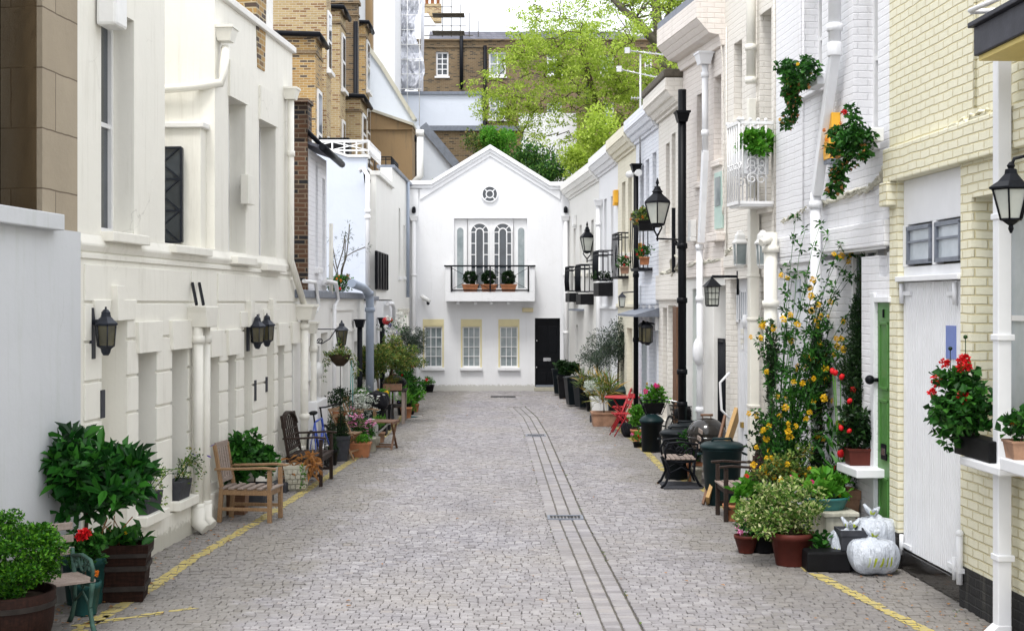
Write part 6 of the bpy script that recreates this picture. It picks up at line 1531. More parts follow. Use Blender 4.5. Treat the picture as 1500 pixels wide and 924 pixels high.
for j in range(4):
    for i in range(4):
        q=random.Random(j*7+i); m.box(-.15+i*.075+(.03 if j%2 else 0),-.15+i*.075+.068+(.03 if j%2 else 0)-.001*i,-.175-.01*q.random(),-.15,.03+j*.07,.09+j*.07); 
m.build('trough','stonepot',r,bevel=.006)
m=MB(); q=random.Random(9)
m.leaves([((q.uniform(-.15,.3),q.uniform(-.15,.1),q.uniform(.2,.48)),(.07,.06,.07)) for _ in range(12)],170,.13,.04,up=-.5,rg=q); m.build('dried_frond','leafdry',r)
m=MB(); m.leaves([((.10,-.18,z),(.03,.02,.03)) for z in (.34,.28,.22,.15,.08)],80,.035,.03,rg=q); m.build('trailing_ivy','leafbright',r)
armchair('garden_bench','dark weathered garden bench with rounded lattice back against the cream wall',(-2.98,20.1,0),R(88),.95,.55,.44,1.06,.70,'darkwood','darkwood',back='round',lean=.10,cat='bench')
bicycle('blue bicycle leaning on the wall behind the dark bench',(-3.0,21.55,0),R(176),'blueenamel',.10)
# pots behind
def cone(name,label,loc,h,w,seed,potspec):
    r=thing(name,label,'topiary',loc); pot(r,*potspec); z=potspec[3]*.85; q=random.Random(seed); m=MB()
    m.leaves([((0,0,z+h*(i/16)),(w*(1-i/17),w*(1-i/17),.07)) for i in range(16)],1500,.035,.022,rg=q); m.build('foliage','leafdark',r); k=MB(); k.tube([(0,0,z),(0,0,z+h*.8)],.012); k.build('stem','bark',r)
X_=lambda px,Y:(px-750)/2000*Y
cone('clipped_cone','dark clipped cone in a small pot behind the blue bicycle, left of two',(X_(484,22.3),22.3,0),.62,.14,70,('round',.13,.10,.25,'blackpot'))
cone('clipped_cone','dark clipped cone in grey fibre pot behind the folding chair, right of two',(X_(500,22.9),22.9,0),.55,.16,71,('square',.14,.11,.42,'leadpot'))
plant('potted_bay','small dark bay bush high up in a terracotta pot on a stand behind the chairs',(X_(497,23.8),23.8,.55),('round',.12,.08,.20,'terra'),(.20,.18,.26),.42,700,.05,.03,'leafdark',72)
m=MB(); m.box(-.13,.13,-.13,.13,.50,.548); [m.box(x-.02,x+.02,y-.02,y+.02,0,.499) for x in (-.1,.1) for y in (-.1,.1)]; o=tag(m.build('plant_stand','darkwood'),'small dark wooden stand lifting the potted bay','plant stand'); o.location=(X_(497,23.8),23.8,0)
foldchair('upright wooden folding chair with tall posts facing the pink flowers',(X_(506,23.2)+.0,23.2,0),R(75),'teak')
armchair('garden_armchair','orange brown wooden armchair half hidden behind the pink flowers',(X_(524,26.0),26.0,0),R(60),.55,.5,.40,.86,.60,'teak','teak',lean=.22)
r=plant('pink_daisies','mass of magenta pink daisies spilling from a terracotta pot',(X_(515,24.0),24.0,0),('square',.15,.11,.32,'terra'),(.25,.22,.22),.55,700,.05,.02,'leafmid',73,off=(.10,-.05),cr=.32,blm=[('star','petalpink',95,1.35,None)])
r=plant('terracotta_pot','square rimmed terracotta pot of low greenery in front of the folding table',G(530,669),('square',.155,.115,.25,'terra'),(.15,.14,.07),.30,260,.05,.035,'leafbright',74)
plant('green_pot','mossy narrow pot with leaves squeezed beside the square terracotta pot',(X_(544,24.3),24.3,0),('round',.09,.08,.26,'stonepot'),(.09,.08,.06),.33,120,.05,.035,'leafmid',75)
r=thing('folding_table','small brown slatted folding table at the edge of the yellow line','table',G(560,657),R(80))
m=MB()
for i in range(6): x=-.24+.48*i/5; m.box(x-.036,x+.036,-.24,.24,.49,.512)
m.box(-.26,.26,-.26,-.241,.46,.512); m.box(-.26,.26,.241,.26,.46,.512); m.build('tabletop','brownwood',r,bevel=.003)
for s_ in (-1,1):
    for e in (-1,1): m=MB(); m.bar((s_*.20,e*.22,.0),(-s_*.17,e*.22,.485),.02,.035,up=(0,1,0)); m.build('leg','brownwood',r)
m=MB(); m.bar((-.18,-.22,.06),(-.18,.22,.06),.02,.03); m.bar((.18,-.22,.06),(.18,.22,.06),.02,.03); m.build('stretcher','brownwood',r)
def watering_can(label,loc,rz):
    r=thing('watering_can',label,'watering can',loc,rz)
    m=MB(); m.lathe([(.10,0),(.10,.20),(.085,.22),(.02,.225)],18); m.build('body','plasticw',r)
    m=MB(); m.tube([(.09,0,.05),(.22,0,.16),(.30,0,.24)],[.02,.016,.014]); m.tube([(.29,0,.23),(.32,0,.26)],[.014,.035]); m.build('spout','plasticw',r)
    m=MB(); m.tube([(-.10,0,.08),(-.15,0,.18),(-.08,0,.32),(.03,0,.31),(.05,0,.22)],.010); m.build('handle','plasticw',r)
m=MB(); m.lathe([(.13,0),(.14,.19),(.12,.20),(.001,.2)],14); o=tag(m.build('upturned_pot','stonepot'),'low upturned pot that the white watering can stands on','pot'); o.location=(X_(546,25.0),25.0,0)
watering_can('white plastic watering can beside the folding table',(X_(546,25.0),25.0,.201),R(-15))
plant('terracotta_pot','small terracotta pot of feathery grass beyond the watering can',(X_(556,25.9),25.9,0),('round',.11,.08,.2,'terraold'),(.14,.13,.13),.34,300,.09,.012,'leafbright',76,up=1)
plant('round_bush','very green dome shaped bush above the white flowering plant',(X_(531,27.4),27.4,0),('square',.2,.16,.50,'blackpot'),(.25,.22,.19),.80,2600,.04,.008,'leafbright',77,clumps=40,cr=.3)
plant('white_flowering_bush','silver white flowering bush behind the pink daisies',(X_(532,26.3),26.3,0),('round',.18,.14,.40,'blackpot'),(.28,.24,.22),.66,600,.04,.02,'leafsilver',78,blm=[('star','petalwhite',80,1.2,None)])
plant('white_flowering_bush','taller sparse white flowers reaching up between the round bush and the wall',(X_(517,28),28.0,0),('round',.15,.12,.35,'blackpot'),(.25,.2,.3),.95,260,.05,.02,'leafmid',79,blm=[('star','petalwhite',50,1.3,None)])
m=MB(); 
for i,(a,b) in enumerate(((0,.05),(.06,.02))): m.tube([(a,0,.2),(a+b,0,1.55-i*.12)],.010,6)
o=tag(m.build('garden_cane','tealdoor'),'green garden canes sticking up behind the bay bush','cane'); o.location=(X_(511,26),26,0)
r=thing('planter_bin','square black tub with glossy black sacks heaped on it behind the white flowers','tub',(X_(541,27.3),27.3,0)); pot(r,'square',.22,.18,.55,'bingreen')
m=MB(); bagmesh(m,(0,0,0),(.25,.22,.20),5); o=tag(m.build('refuse_sack','bin bag'),'glossy black sack lying on the black tub under the clipped tree','bag'); o.location=(X_(553,27.3),27.3,.50)
m=MB(); m.box(-.15,.15,-.2,.2,0,.499); o=tag(m.build('crate','blackpot',bevel=.01),'dark crate beneath the glossy black sack','crate'); o.location=(X_(556,27.4),27.4,0)
plant('tall_black_planter','tall square black planter with yellow flecked trailing plant',(X_(562,28.4),28.4,0),('square',.16,.14,.52,'blackpot'),(.2,.2,.20),.66,500,.05,.03,'leafbright',80,blm=[('pom','petalyel',14,1.5,None),('star','petalblue',8,1,None)])
# workbench with barbecue and trough
r=thing('potting_bench','grey weathered potting bench carrying a trough and a covered barbecue','bench',(X_(580,30.3),30.3,0),R(92))
m=MB()
for i in range(5): y=-.20+.40*i/4; m.box(-.5,.5,y-.045,y+.045,.70,.725)
m.build('top','darkwood',r,bevel=.003)
for x in (-.45,.45):
    for y in (-.18,.18): m=MB(); m.box(x-.035,x+.035,y-.035,y+.035,0,.699); m.build('leg','greywood',r,bevel=.003)
m=MB(); m.box(-.44,.44,-.17,.17,.35,.37); m.build('shelf','darkwood',r)
plant('grass_trough','wooden trough of golden grass on the near end of the potting bench',(X_(575,29.95),29.95,.727),None,(.20,.14,.10),.20,300,.10,.01,'leafgrass',81,up=1,stems=False)
m=MB(); m.box(-.2,.2,-.12,.12,.0,.14); o=tag(m.build('trough','terraold',bevel=.01),'brown trough box holding the golden grass','trough'); o.location=(X_(575,29.95),29.95,.7265)
r=thing('covered_barbecue','glossy black domed barbecue on the potting bench','barbecue',(X_(578,30.6),30.6,.727)); m=MB(); m.ball((0,0,.14),(.27,.22,.15)); m.build('lid','bin bag',r); m=MB(); m.tube([(-.08,-.1,.28),(-.08,-.1,.32),(.08,-.1,.32),(.08,-.1,.28)],.01); m.build('handle','greywood',r); m=MB(); m.lathe([(.15,0),(.27,.10),(.28,.13)],16); m.build('bowl','iron',r)
m=MB(); m.ball((0,0,.05),(.14,.12,.05)); m.ball((.0,.0,.13),(.10,.10,.05)); o=tag(m.build('folded_sheet','leadpot'),'folded grey sheeting on the ground under the potting bench','sheeting'); o.location=(X_(572,30.0),29.9,0)
m=MB(); m.bar((0,0,0),(-.12,.1,1.05),.16,.03); o=tag(m.build('board','greywood'),'grey board leaning up behind the barbecue','board'); o.location=(X_(560,30),30,0)
# standard trees
SQ=('square',.20,.16,.40,'blackpot')
tree_std('bay_tree','near clipped bay standard with forked trunk and yellow green crown',(X_(541,28.9),28.9,0),1.42,(.50,.46,.38),6500,.060,.030,'leafbay',90,.05,SQ,lean=(.03,0))
tree_std('bay_tree','second bay standard, mottled yellow crown and straight dark trunk',(X_(563,30.0),30.0,0),1.46,(.66,.50,.40),7500,.060,.030,'leafbay',91,.045,SQ,lean=(.22,0))
tree_std('olive_tree','grey green olive standard with round crown against the end house window',(X_(600,33.5),33.5,0),1.66,(.36,.38,.46),6500,.060,.014,'leafolive',92,.035,('round',.2,.15,.4,'terra'),lean=(.02,0))
r=plant('flowering_shrub','bushy potted shrub with red flowers under the olive standard',(X_(592,32.2),32.2,0),('round',.18,.14,.35,'blackpot'),(.40,.35,.36),.80,2200,.06,.035,'leafmid',93,blm=[('ball','petalred',9,.7,None)],cr=.34)
blooms_top=plant('trailing_rose','thin climbing stems with white and violet flowers above the standard trees',(X_(575,31.5),31.5,0),None,(.55,.3,.30),2.05,160,.06,.03,'leafmid',94,stems=True,clumps=14,blm=[('ball','petalwhite',14,1.1,None),('ball','petalblue',2,1.2,None)])
m=MB(); m.ball((0,0,0),(.10,.08,.09),8,6); m.ball((.1,0,.02),(.05,.05,.05)); o=tag(m.build('red_ornament','red'),'small red ornament hanging by the black downpipe above the trees','ornament'); o.location=P(566,470,31.5)
plant('terracotta_pot','orange terracotta pot of strap leaves past the potting bench',G(595,612),('round',.14,.10,.25,'terra'),(.14,.12,.20),.42,140,.22,.02,'leafbright',95,up=1.4)
r=thing('wooden_post_stand','slim brown wooden stand with a shelf by the far pots','stand',(X_(601,33.5),33.5,0)); 
for x in (-.08,.08): m=MB(); m.bar((x,0,0),(x,0,.72),.04,.04); m.build('post','brownwood',r)
m=MB(); m.box(-.16,.16,-.12,.12,.72,.75); m.build('shelf','brownwood',r)
plant('leafy_pot','bright leafed plant in a small terracotta pot, last pot of the left row',G(607,603),('round',.12,.09,.20,'terra'),(.24,.22,.24),.42,360,.09,.055,'leafbright',96,blm=[('ball','petalwhite',2,.7,None)])
plant('grass_pot','low green clump on the setts between the terracotta pot and the leafy pot',(X_(601,32.3),32.3,0),('round',.10,.08,.08,'blackpot'),(.17,.15,.12),.17,260,.08,.03,'leafbright',97)
m=MB(); m.ball((0,0,.015),(.16,.08,.015),8,4,.2); o=tag(m.build('cloth','parasol'),'scrap of teal cloth lying beside the terracotta pot','cloth'); o.location=G(602,611)
plant('pot_by_end_house','small round green plant in a black pot under the left window of the end house',(X_(627,40.4),40.4,0),('round',.19,.14,.22,'blackpot'),(.17,.16,.13),.32,500,.05,.03,'leafbright',98)
# roof terrace plants at left
r=thing('straggly_shrub','straggly bare stemmed shrub on the flat roof against the blue white wall','shrub',FL2.W(FL2.U(498,.32),.32,2.75)); m=MB(); q=random.Random(6); Y=FL2.W(FL2.U(498,.32),.32,0)[1]; O_=Vector(r.location)
tips=[]
def V_(px,py): return tuple(Vector(P(px,py,Y))-O_)
for path in ([(498,425),(494,395),(490,375),(485,350)],[(498,425),(500,395),(508,372),(511,345),(512,328)],[(500,405),(505,380),(506,350)],[(496,410),(488,385)],[(500,400),(508,375),(520,368),(535,362)],[(494,395),(503,365),(505,345)]):
    m.tube([V_(*p) for p in path],.012,5); tips.append(V_(*path[-1])); tips.append(V_(*path[-2]))
m.build('stem','barkgrey',r); m=MB(); m.leaves([(t,(.09,.09,.09)) for t in tips],220,.10,.014,rg=q,up=.1); m.build('foliage','leafolive',r)
plant('roof_plants','low red and green plants on the lead coping beneath the straggly shrub',FL2.W(FL2.U(497,.3),.35,2.86),None,(.42,.22,.22),.12,900,.06,.035,'leafmid',99,stems=False,blm=[('pom','petalred',9,1.1,None),('pom','petalorange',10,1.1,None)])
plant('dead_bush','dry grey brown bush on top of the sooty brick chimney wall',FL2.W(FL2.U(440,.6)+.2,.7,5.45),None,(.3,.3,.2),.1,500,.12,.006,'leafolive',100,stems=False)
# balls in pots on the balcony
for i,(px,lab) in enumerate(((689,'round clipped box ball in terracotta pot, left of three on the balcony'),(716,'round clipped box ball in terracotta pot behind the centre post of the balcony rail'),(745,'round clipped box ball in terracotta pot, right of three on the balcony'))):
    plant('box_ball',lab,(P(px,0,40.62)[0],40.68,P(0,427.5,41)[2]),('square',.24,.19,.22,'terra'),(.19,.19,.19),.41,3600,.045,.03,'leafdark',110+i,cat='topiary',clumps=70,cr=.22,shell=.85,group='three clipped balls on the balcony')
# ------------------------------------------------------------------ RIGHT SIDE OBJECTS
FIN=[(.30,0),(.31,.03),(.24,.10),(.13,.20),(.11,.24),(.14,.26),(.10,.30),(.07,.37),(.085,.38),(.03,.40),(.02,.43),(.045,.47),(.035,.52),(.01,.60)]
def street_lamp(label,loc,rz,sc,arm):
    ring_=[[(-.12*sc,0,-.02),(-.15*sc,0,-.10*sc),(-.06*sc,0,-.22*sc),(0,0,-.30*sc)],[(.12*sc,0,-.02),(.15*sc,0,-.10*sc),(.06*sc,0,-.22*sc),(0,0,-.30*sc)],
           [(0,0,-.42*sc),(0,0,-.24*sc)],[(0,-.02,-.36*sc),(0,arm,-.36*sc)],spiral((0,arm-.10,-.47*sc),.09*sc,1.5),spiral((0,arm-.30*sc,-.44*sc),.06*sc,1.4,flip=-1),[(0,arm,-.70*sc),(0,arm-.04,-.55*sc),(0,arm-.18*sc,-.40*sc)]]
    r=lantern('street_lantern',label,loc,rz,.52*sc,.30*sc,.165*sc,4,'iron','lampglass',[(a*sc,b*sc) for a,b in FIN],[(.05*sc,-.09*sc),(.17*sc,-.03*sc),(.175*sc,0)],ring_,brr=.016*sc+.004)
    r.rotation_euler[2]=rz
    m=MB(); m.ball((0,0,.40*sc),(.10*sc,.10*sc,.08*sc)); m.build('reflector','bulb',r); return r
# big lantern on the black stack pipe (Y about 22.6) and the far one
Yl=22.6; p=P(963,328,Yl); pp=Vector((P(1003,0,23.0)[0],23.0)); dv=pp-Vector((p[0],p[1])); 
street_lamp('large black street lantern on a scrolled arm fixed to the tall black pipe',p,math.atan2(dv.y,dv.x)-PI/2,.68,dv.length)
Yl=36.0; p=P(860,368,Yl); qx=FR9.W(FR9.U(874),0,0); dv=Vector((qx[0]-p[0],qx[1]-p[1])); street_lamp('distant black street lantern on a bracket above the low balcony rails',p,math.atan2(dv.y,dv.x)-PI/2,.70,dv.length)
# near lantern on yellow house
Y=9.0; p=P(1481,326,Y); c=(p[0],p[1],p[2])
r=lantern('wall_lantern','black coach lantern hanging at the right edge beside the white downpipe',(c[0],c[1],c[2]+.02),FR1.a,.20,.125,.07,6,'iron','lampglass',[(.15,0),(.15,.012),(.09,.05),(.045,.10),(.04,.13),(.02,.135),(.03,.155),(.01,.18)],[(.008,-.09),(.02,-.06),(.015,-.04),(.045,-.02),(.07,0)],[[(0,0,.34),(0,.02,.40),(0,.10,.42),(0,.2,.36),(0,4.1-c[0],.30)]],brr=.012)
# small lanterns
u,z=FR4.hit(1043,447,-.4); c=FR4.W(u,-.4,z)
r=lantern('caged_lantern','dark square caged lantern on a short black arm above the barred gate',c,FR4.a,.27,.125,.105,4,'iron','lampglass',[(.17,0),(.10,.06),(.03,.12),(.012,.15)],[(.10,-.02),(.11,0)],[[(0,0,.42),(0,.4,.42)],[(0,0,.42),(0,0,.36)],[(0,.39,.5),(0,.39,.15)]],brr=.02,bars=3)
PL=[(.125,0),(.13,.02),(.09,.06),(.085,.12),(.05,.16),(.045,.18),(.01,.19)]
u,z=FR3.hit(1084,388,-.16); c=FR3.W(u,-.16,z); lantern('wall_lantern','white half lantern above the lattice garage door',c,FR3.a,.30,.115,.095,4,'plasticw','curtain',PL,[(.05,-.05),(.1,0)],[[(0,0,.35),(0,.15,.38)]],bulb=True)
u,z=FR3.hit(1117,388,-.12); c=FR3.W(u,-.12,z); lantern('wall_lantern','second white lantern tucked between the cream downpipes',c,FR3.a,.28,.10,.085,4,'plasticw','curtain',PL,[(.05,-.05),(.09,0)],[[(0,0,.33),(0,.12,.35)]])
for px,py,lab in ((942.5,499,'black glazed wall lantern beside the small porch, left of the overlapping pair'),(948.5,501,'black glazed wall lantern beside the small porch, right of the overlapping pair')):
    u,z=FR6.hit(px,py,-.2); c=FR6.W(u,-.2,z); r=lantern('wall_lantern',lab,c,FR6.a,.27,.10,.095,6,'iron','darklampglass',[(.115,0),(.09,.05),(.03,.09),(.02,.12)],[(.03,-.06),(.06,-.03),(.10,0)],[[(0,0,.36),(0,.2,.33)]],bulb=False)
u,z=FR8.hit(911,449,-.3); c=FR8.W(u,-.3,z); lantern('small_lantern','little grey lantern on a short arm low on the far right wall',c,FR7.a,.20,.09,.065,4,'lampmetal','lampglass',[(.12,0),(.03,.07),(.01,.09)],[(.04,-.02),(.065,0)],[[(0,0,.29),(0,.3,.31)]])
# dish / hanging plants
def boxplant(name,label,F,px1,px2,py,off,zoff,h,rad,n,seed,blm,mat='leafmid',trough='leadpot',cl=26,L=.06,W=.045,length=None,drop=0,cx=.5,tr=True):
    ua,ub=sorted((F.U(px1,-off),F.U(px2,-off))); 
    if length: ua=ub-length
    uc=ua+(ub-ua)*cx; z=F.Z((px1+px2)/2,py,-off)
    r=thing(name,label,'window box',F.W(uc,-off,z),F.a); w=(ub-ua)/2
    if tr: m=MB(); m.box(-w,w,-.09,.09,0,h); m.build('trough',trough,r,bevel=.012)
    q=random.Random(seed); T=inell((0,-.04,h+zoff),rad,cl,seed,.3); m=grow([(0,0,h*.8),(0,0,h*.9),(0,0,h+.02)],T[::2],.008,.003,seed,3); m.build('stem','bark',r)
    m=MB(); cr=min(rad)*.42; m.leaves([(t,(rad[0]*.34,rad[1]*.34,rad[2]*.30)) for t in T],n,L,W,up=.2,rg=q); m.build('foliage',mat,r)
    for kind,bm,k,sc in blm:
        pts=[]
        for t in q.sample(T*5,k): d=Vector((t[0],t[1]+.04,t[2]-h-zoff)); d=Vector((d.x/rad[0],d.y/rad[1],d.z/rad[2])); pts.append((t[0]+d.x*rad[0]*.35,t[1]-abs(q.gauss(.10,.05)),t[2]+d.z*rad[2]*.3+q.uniform(0,.05)))
        blooms(r,pts,kind,bm,sc=sc)
    return r
def hangplant(name,label,F,px,py_top,rim,seed,rad,zc,n,blm=()):
    """trailing window plant: px = picture column of its centre"""
    u=F.U(px,-.30); z=F.Z(px,py_top,-.30); r=thing(name,label,'window box',F.W(u,-.28,z),F.a)
    m=MB(); m.box(-.24,.24,.08,.22,-.16,-.02); m.build('trough','doorwhite',r,bevel=.01)
    q=random.Random(seed); T=inell((0,-.08,zc+.06),(rad[0],rad[1],rad[2]*.72),28,seed,.2)+[(-.10-.02*k+q.gauss(0,.08),-.12,zc-rad[2]*.5-.045*k) for k in range(6)]+[(q.choice([-1,1])*q.uniform(.25,.42),-.1,zc+q.uniform(-.1,.25)) for k in range(6)]
    m=grow([(0,0,-.05),(0,-.04,.05),(0,-.06,.08)],T[::2],.007,.003,seed,3); m.build('stem','bark',r)
    m=MB(); m.leaves([(t,(.075,.07,.06)) for t in T],n,.06,.055,up=-.1,rg=q); m.build('foliage','leafmid',r)
    m=MB(); m.leaves([(t,(.10,.09,.08)) for t in T if t[2]<zc],int(n*.06),.05,.04,up=-.3,rg=q); m.build('dry_foliage','leafdry',r)
    for kind,bm,k,sc in blm:
        pts=[(t[0]+q.gauss(0,.05),t[1]-.12,t[2]+q.gauss(.08,.05)) for t in q.sample(T,k)]; blooms(r,pts,kind,bm,sc=sc)
    return r
hangplant('hanging_geranium','trailing ivy geranium bush on the farther upstairs sill of the white brick house',FR2,1176,108,0,201,(.36,.22,.42),-.12,1500,[('pom','petalyel',3,1),('ball','petalred',1,.6)])
hangplant('hanging_geranium','large trailing geranium with a few red blooms by the orange alarm box',FR2,1250,188,0,202,(.38,.22,.42),-.18,1900,[('ball','petalred',1,.7),('pom','petalorange',3,1.0)])
F,ua_,zb_,hb_=BAL
r=plant('balcony_plant','leafy plant rising from the white planter on the scrollwork balcony',F.W(F.U(1112,-.2),-.22,zb_+hb_*.60),None,(.24,.14,.17),.14,420,.10,.08,'leafbright',203,stems=False)
zs_=Z1=FR1.Z(1410,655)
u=FR1.U(1437,-.17); r=thing('geranium_box','black trough of red geraniums on the white sill of the yellow house','window box',FR1.W(u,-.16,zs_+.001),FR1.a)
m=MB(); m.box(-.38,.36,-.09,.09,0,.17); m.build('trough','blackpot',r,bevel=.01)
q=random.Random(205); T=inell((-.22,-.10,.42),(.34,.24,.32),44,205,.3); m=grow([(-.2,0,.12),(-.2,0,.2),(-.2,0,.3)],T[::2],.010,.004,5,3); m.build('stem','bark',r)
m=MB(); m.leaves([(t,(.10,.09,.09)) for t in T],1500,.075,.07,up=.2,rg=q); m.build('foliage','leafmid',r)
blooms(r,[(-.50,-.20,.58),(-.52,-.22,.50),(-.2,-.1,.78),(-.08,-.12,.80),(-.02,-.12,.74),(-.49,-.18,.63),(-.30,-.2,.76),(-.15,-.12,.72),(-.03,-.15,.50)],'ball','petalred',sc=1.0)
m=MB(); 
for s_ in ((-.15,-.08,.98),(-.30,-.15,.88)): m.tube([(s_[0],s_[1],.6),s_],.004,5); m.ball(s_,.018)
m.build('bud','leafdark',r)
plant('small_geranium','leafy tip of a pot plant on the nearer white shelf at the right edge',FR1.W(FR1.U(1497,-.22),-.22,FR1.Z(1410,655)+.10),('square',.11,.09,.14,'terraold'),(.13,.12,.12),.25,220,.07,.06,'leafmid',206,blm=[('ball','petalorange',2,.8,None)])
# refuse bags: white translucent sacks with green printed stripes
bagw,nt,b=newmat('white plastic sack'); v=coords(nt)
cc=ramp(nt,noise(nt,v,5,5),[(.30,(.46,.50,.56)),(.70,(.66,.70,.76))])
wv=N(nt,'ShaderNodeTexWave'); wv.inputs['Scale'].default_value=5.5; wv.inputs['Distortion'].default_value=2.5; mp=coords(nt,(1,1,.35)); nt.links.new(mp,wv.inputs['Vector'])
sx=N(nt,'ShaderNodeSeparateXYZ'); tc=N(nt,'ShaderNodeTexCoord'); nt.links.new(tc.outputs['Generated'],sx.inputs[0])
bz_=ramp(nt,sx.outputs[2],[(.24,(0,0,0)),(.28,(1,1,1)),(.50,(1,1,1)),(.54,(0,0,0))]); by_=ramp(nt,sx.outputs[0],[(.10,(0,0,0)),(.14,(1,1,1)),(.62,(1,1,1)),(.66,(0,0,0))]); st_=ramp(nt,wv.outputs['Fac'],[(.70,(0,0,0)),(.78,(1,1,1))])
k1=mixc(nt,1.0,bz_,by_,'MULTIPLY'); k2=mixc(nt,1.0,k1,st_,'MULTIPLY'); cc=mixc(nt,k2,cc,(.42,.50,.02)); nt.links.new(cc,b.inputs['Base Color']); b.inputs['Roughness'].default_value=.32; b.inputs['Subsurface Weight'].default_value=0
p_=bump(nt,b,noise(nt,coords(nt,(6,6,2.2)),2.2,5,.65),1,.05); bump(nt,b,noise(nt,coords(nt,(9,9,3)),3.5,3,.5),.6,.02,p_)
def sack(label,loc,rr,seed,rz=0,mat=None):
    r=thing('refuse_sack',label,'rubbish bag',loc,rz); m=MB(); bagmesh(m,(0,0,0),rr,seed); m.build('sack',mat or bagw,r)
    q=random.Random(seed); m=MB(); zt=rr[2]*2
    for a in (.5,2.6,4.4): m.tube([(0,0,zt*.93),(math.cos(a)*.05,math.sin(a)*.05,zt+.03),(math.cos(a)*.10,math.sin(a)*.10,zt+.05+q.random()*.04)],[.02,.028,.012],6)
    m.build('tied_ear',mat or bagw,r); return r
g1=G(1289,848); sack('front knotted white rubbish bag with green stripes, lowest of the pile',(g1[0]+.02,g1[1]+.28,0),(.25,.22,.185),301,.5)
sack('left white rubbish bag slumped against the front one',(g1[0]-.13,g1[1]+.62,0),(.22,.22,.20),302,1.9)
sack('upper white rubbish bag at the back of the pile by the green door',(g1[0]+.13,g1[1]+.72,0),(.24,.22,.26),303,.2)
# flower cluster in front of the white brick house
def gx(px,py): return G(px,py)
plant('variegated_bush','broad cream and green variegated bush in a red brown pot, front of the plants',(gx(1166,832)[0]+.0,gx(1166,832)[1]+.20,0),('round',.22,.16,.33,'terradark'),(.46,.34,.30),.56,4200,.050,.030,'leafvarieg',310,clumps=60,off=(-.10,0),cr=.28,shell=.4)
plant('potted_daisies','small red pot of pink flowers at the left foot of the variegated bush',(gx(1096,812)[0],gx(1096,812)[1]+.12,0),('round',.13,.08,.19,'terradark'),(.12,.11,.07),.26,180,.04,.025,'leafmid',311,blm=[('ball','petalpink',4,.7,None)])
plant('creeping_pot','low trailing greenery creeping over the setts beneath the variegated bush',(gx(1128,815)[0],gx(1128,815)[1]+.3,0),('round',.16,.14,.22,'blackpot'),(.22,.18,.16),.22,420,.06,.035,'leafmid',312,stems=False)
plant('small_terracotta_pot','small plain terracotta pot with a leafy sprig right of the red brown pot',(gx(1204,833)[0],gx(1204,833)[1]+.10,0),('round',.085,.06,.13,'terra'),(.10,.10,.12),.24,60,.09,.05,'leafmid',313)
plant('hosta','glossy pale leaved hosta in a black pot beside the dark armchair',(gx(1096,775)[0]+.02,gx(1092,775)[1]+.17,0),('round',.13,.10,.28,'blackpot'),(.19,.18,.12),.42,90,.14,.085,'leafbright',314,up=.7)
r=thing('empty_pot','orange terracotta pot wedged between armchair leg and hosta','pot',(gx(1076,765)[0],gx(1072,765)[1]+.16,0)); pot(r,'round',.12,.09,.20,'terra')
plant('purple_shrub','dark purple leaved shrub behind the hosta',(3.02,15.55,0),('round',.18,.14,.32,'blackpot'),(.32,.28,.24),.68,1500,.055,.030,'leafpurple',315,blm=[('pom','petalwhite',8,1,None)])
plant('evergreen_shrub','upright dark green shrub rising beside the dark armchair back',(3.0,16.0,0),('round',.16,.12,.3,'blackpot'),(.22,.2,.42),.95,900,.06,.035,'leafdark',316)
plant('yellow_green_shrub','yellow green bushy plant with orange flowers filling the middle of the group',(3.02,15.1,0),('round',.18,.14,.34,'terraold'),(.36,.28,.28),.80,1600,.055,.03,'leafbay',317,blm=[('pom','petalyel',18,1.5,None),('pom','petalred',5,1.4,None)])
r=thing('stone_trough','weathered stone trough holding the teal bowl near the rubbish bags','trough',(3.37,14.35,0),FR2.a)
m=MB(); m.box(-.28,.28,-.16,.16,.22,.44); m.box(-.31,.31,-.19,.19,.44,.49); m.box(-.30,.30,-.18,.18,.19,.219); m.build('trough','stonepot',r,bevel=.012); m=MB(); m.box(-.27,.27,-.15,.15,0,.189); m.build('base','blackpot',r)
r=plant('teal_bowl','teal plastic bowl of broad leaved pansies on top of the stone trough',(3.28,14.35,.491),('round',.26,.20,.13,'tealbowl'),(.26,.20,.12),.22,300,.11,.085,'leafbright',318,up=.5,blm=[('ball','petalmag',2,.6,None),('pom','petalyel',4,1,None)])
m=MB(); m.box(-.22,.22,-.14,.14,0,.20); o=tag(m.build('dark_crate','blackpot',bevel=.02),'low black crate on the setts between small terracotta pot and rubbish bags','crate'); o.location=(3.12,13.55,0)
r=thing('broken_pot','grey lichened stone pot on the black crate end','pot',(3.38,13.62,0)); pot(r,'square',.13,.11,.40,'leadpot')
plant('white_pansies','leafy violet and white pansy pot under the red tulips',(3.52,15.25,0),('square',.17,.14,.42,'stonepot'),(.25,.2,.15),.52,420,.07,.05,'leafmid',319)
# tulips
r=thing('tulip_pot','pot of red tulips in front of the ground floor window','potted plant',(3.60,14.9,0)); pot(r,'square',.16,.13,.62,'terraold')
m=MB(); q=random.Random(12); pts=[]
for px,py in ((1220,548),(1231,556),(1265,562),(1251,577),(1223,550),(1232,700-30)):
    e=Vector(P(px,py,14.8))-Vector((3.60,14.9,0)); m.tube([(q.uniform(-.08,.08),q.uniform(-.08,.08),.5),(e.x*.6,e.y*.6,e.z*.7),tuple(e)],.005,5); pts.append(tuple(e))
m.build('stem','leafbright',r); blooms(r,pts,'tulip','petalred',sc=1.3); m=MB(); m.leaves([((q.uniform(-.12,.12),q.uniform(-.12,.12),q.uniform(.6,1.2)),(.06,.06,.1)) for _ in range(14)],110,.22,.05,up=1.5,rg=q); m.build('foliage','leafmid',r)
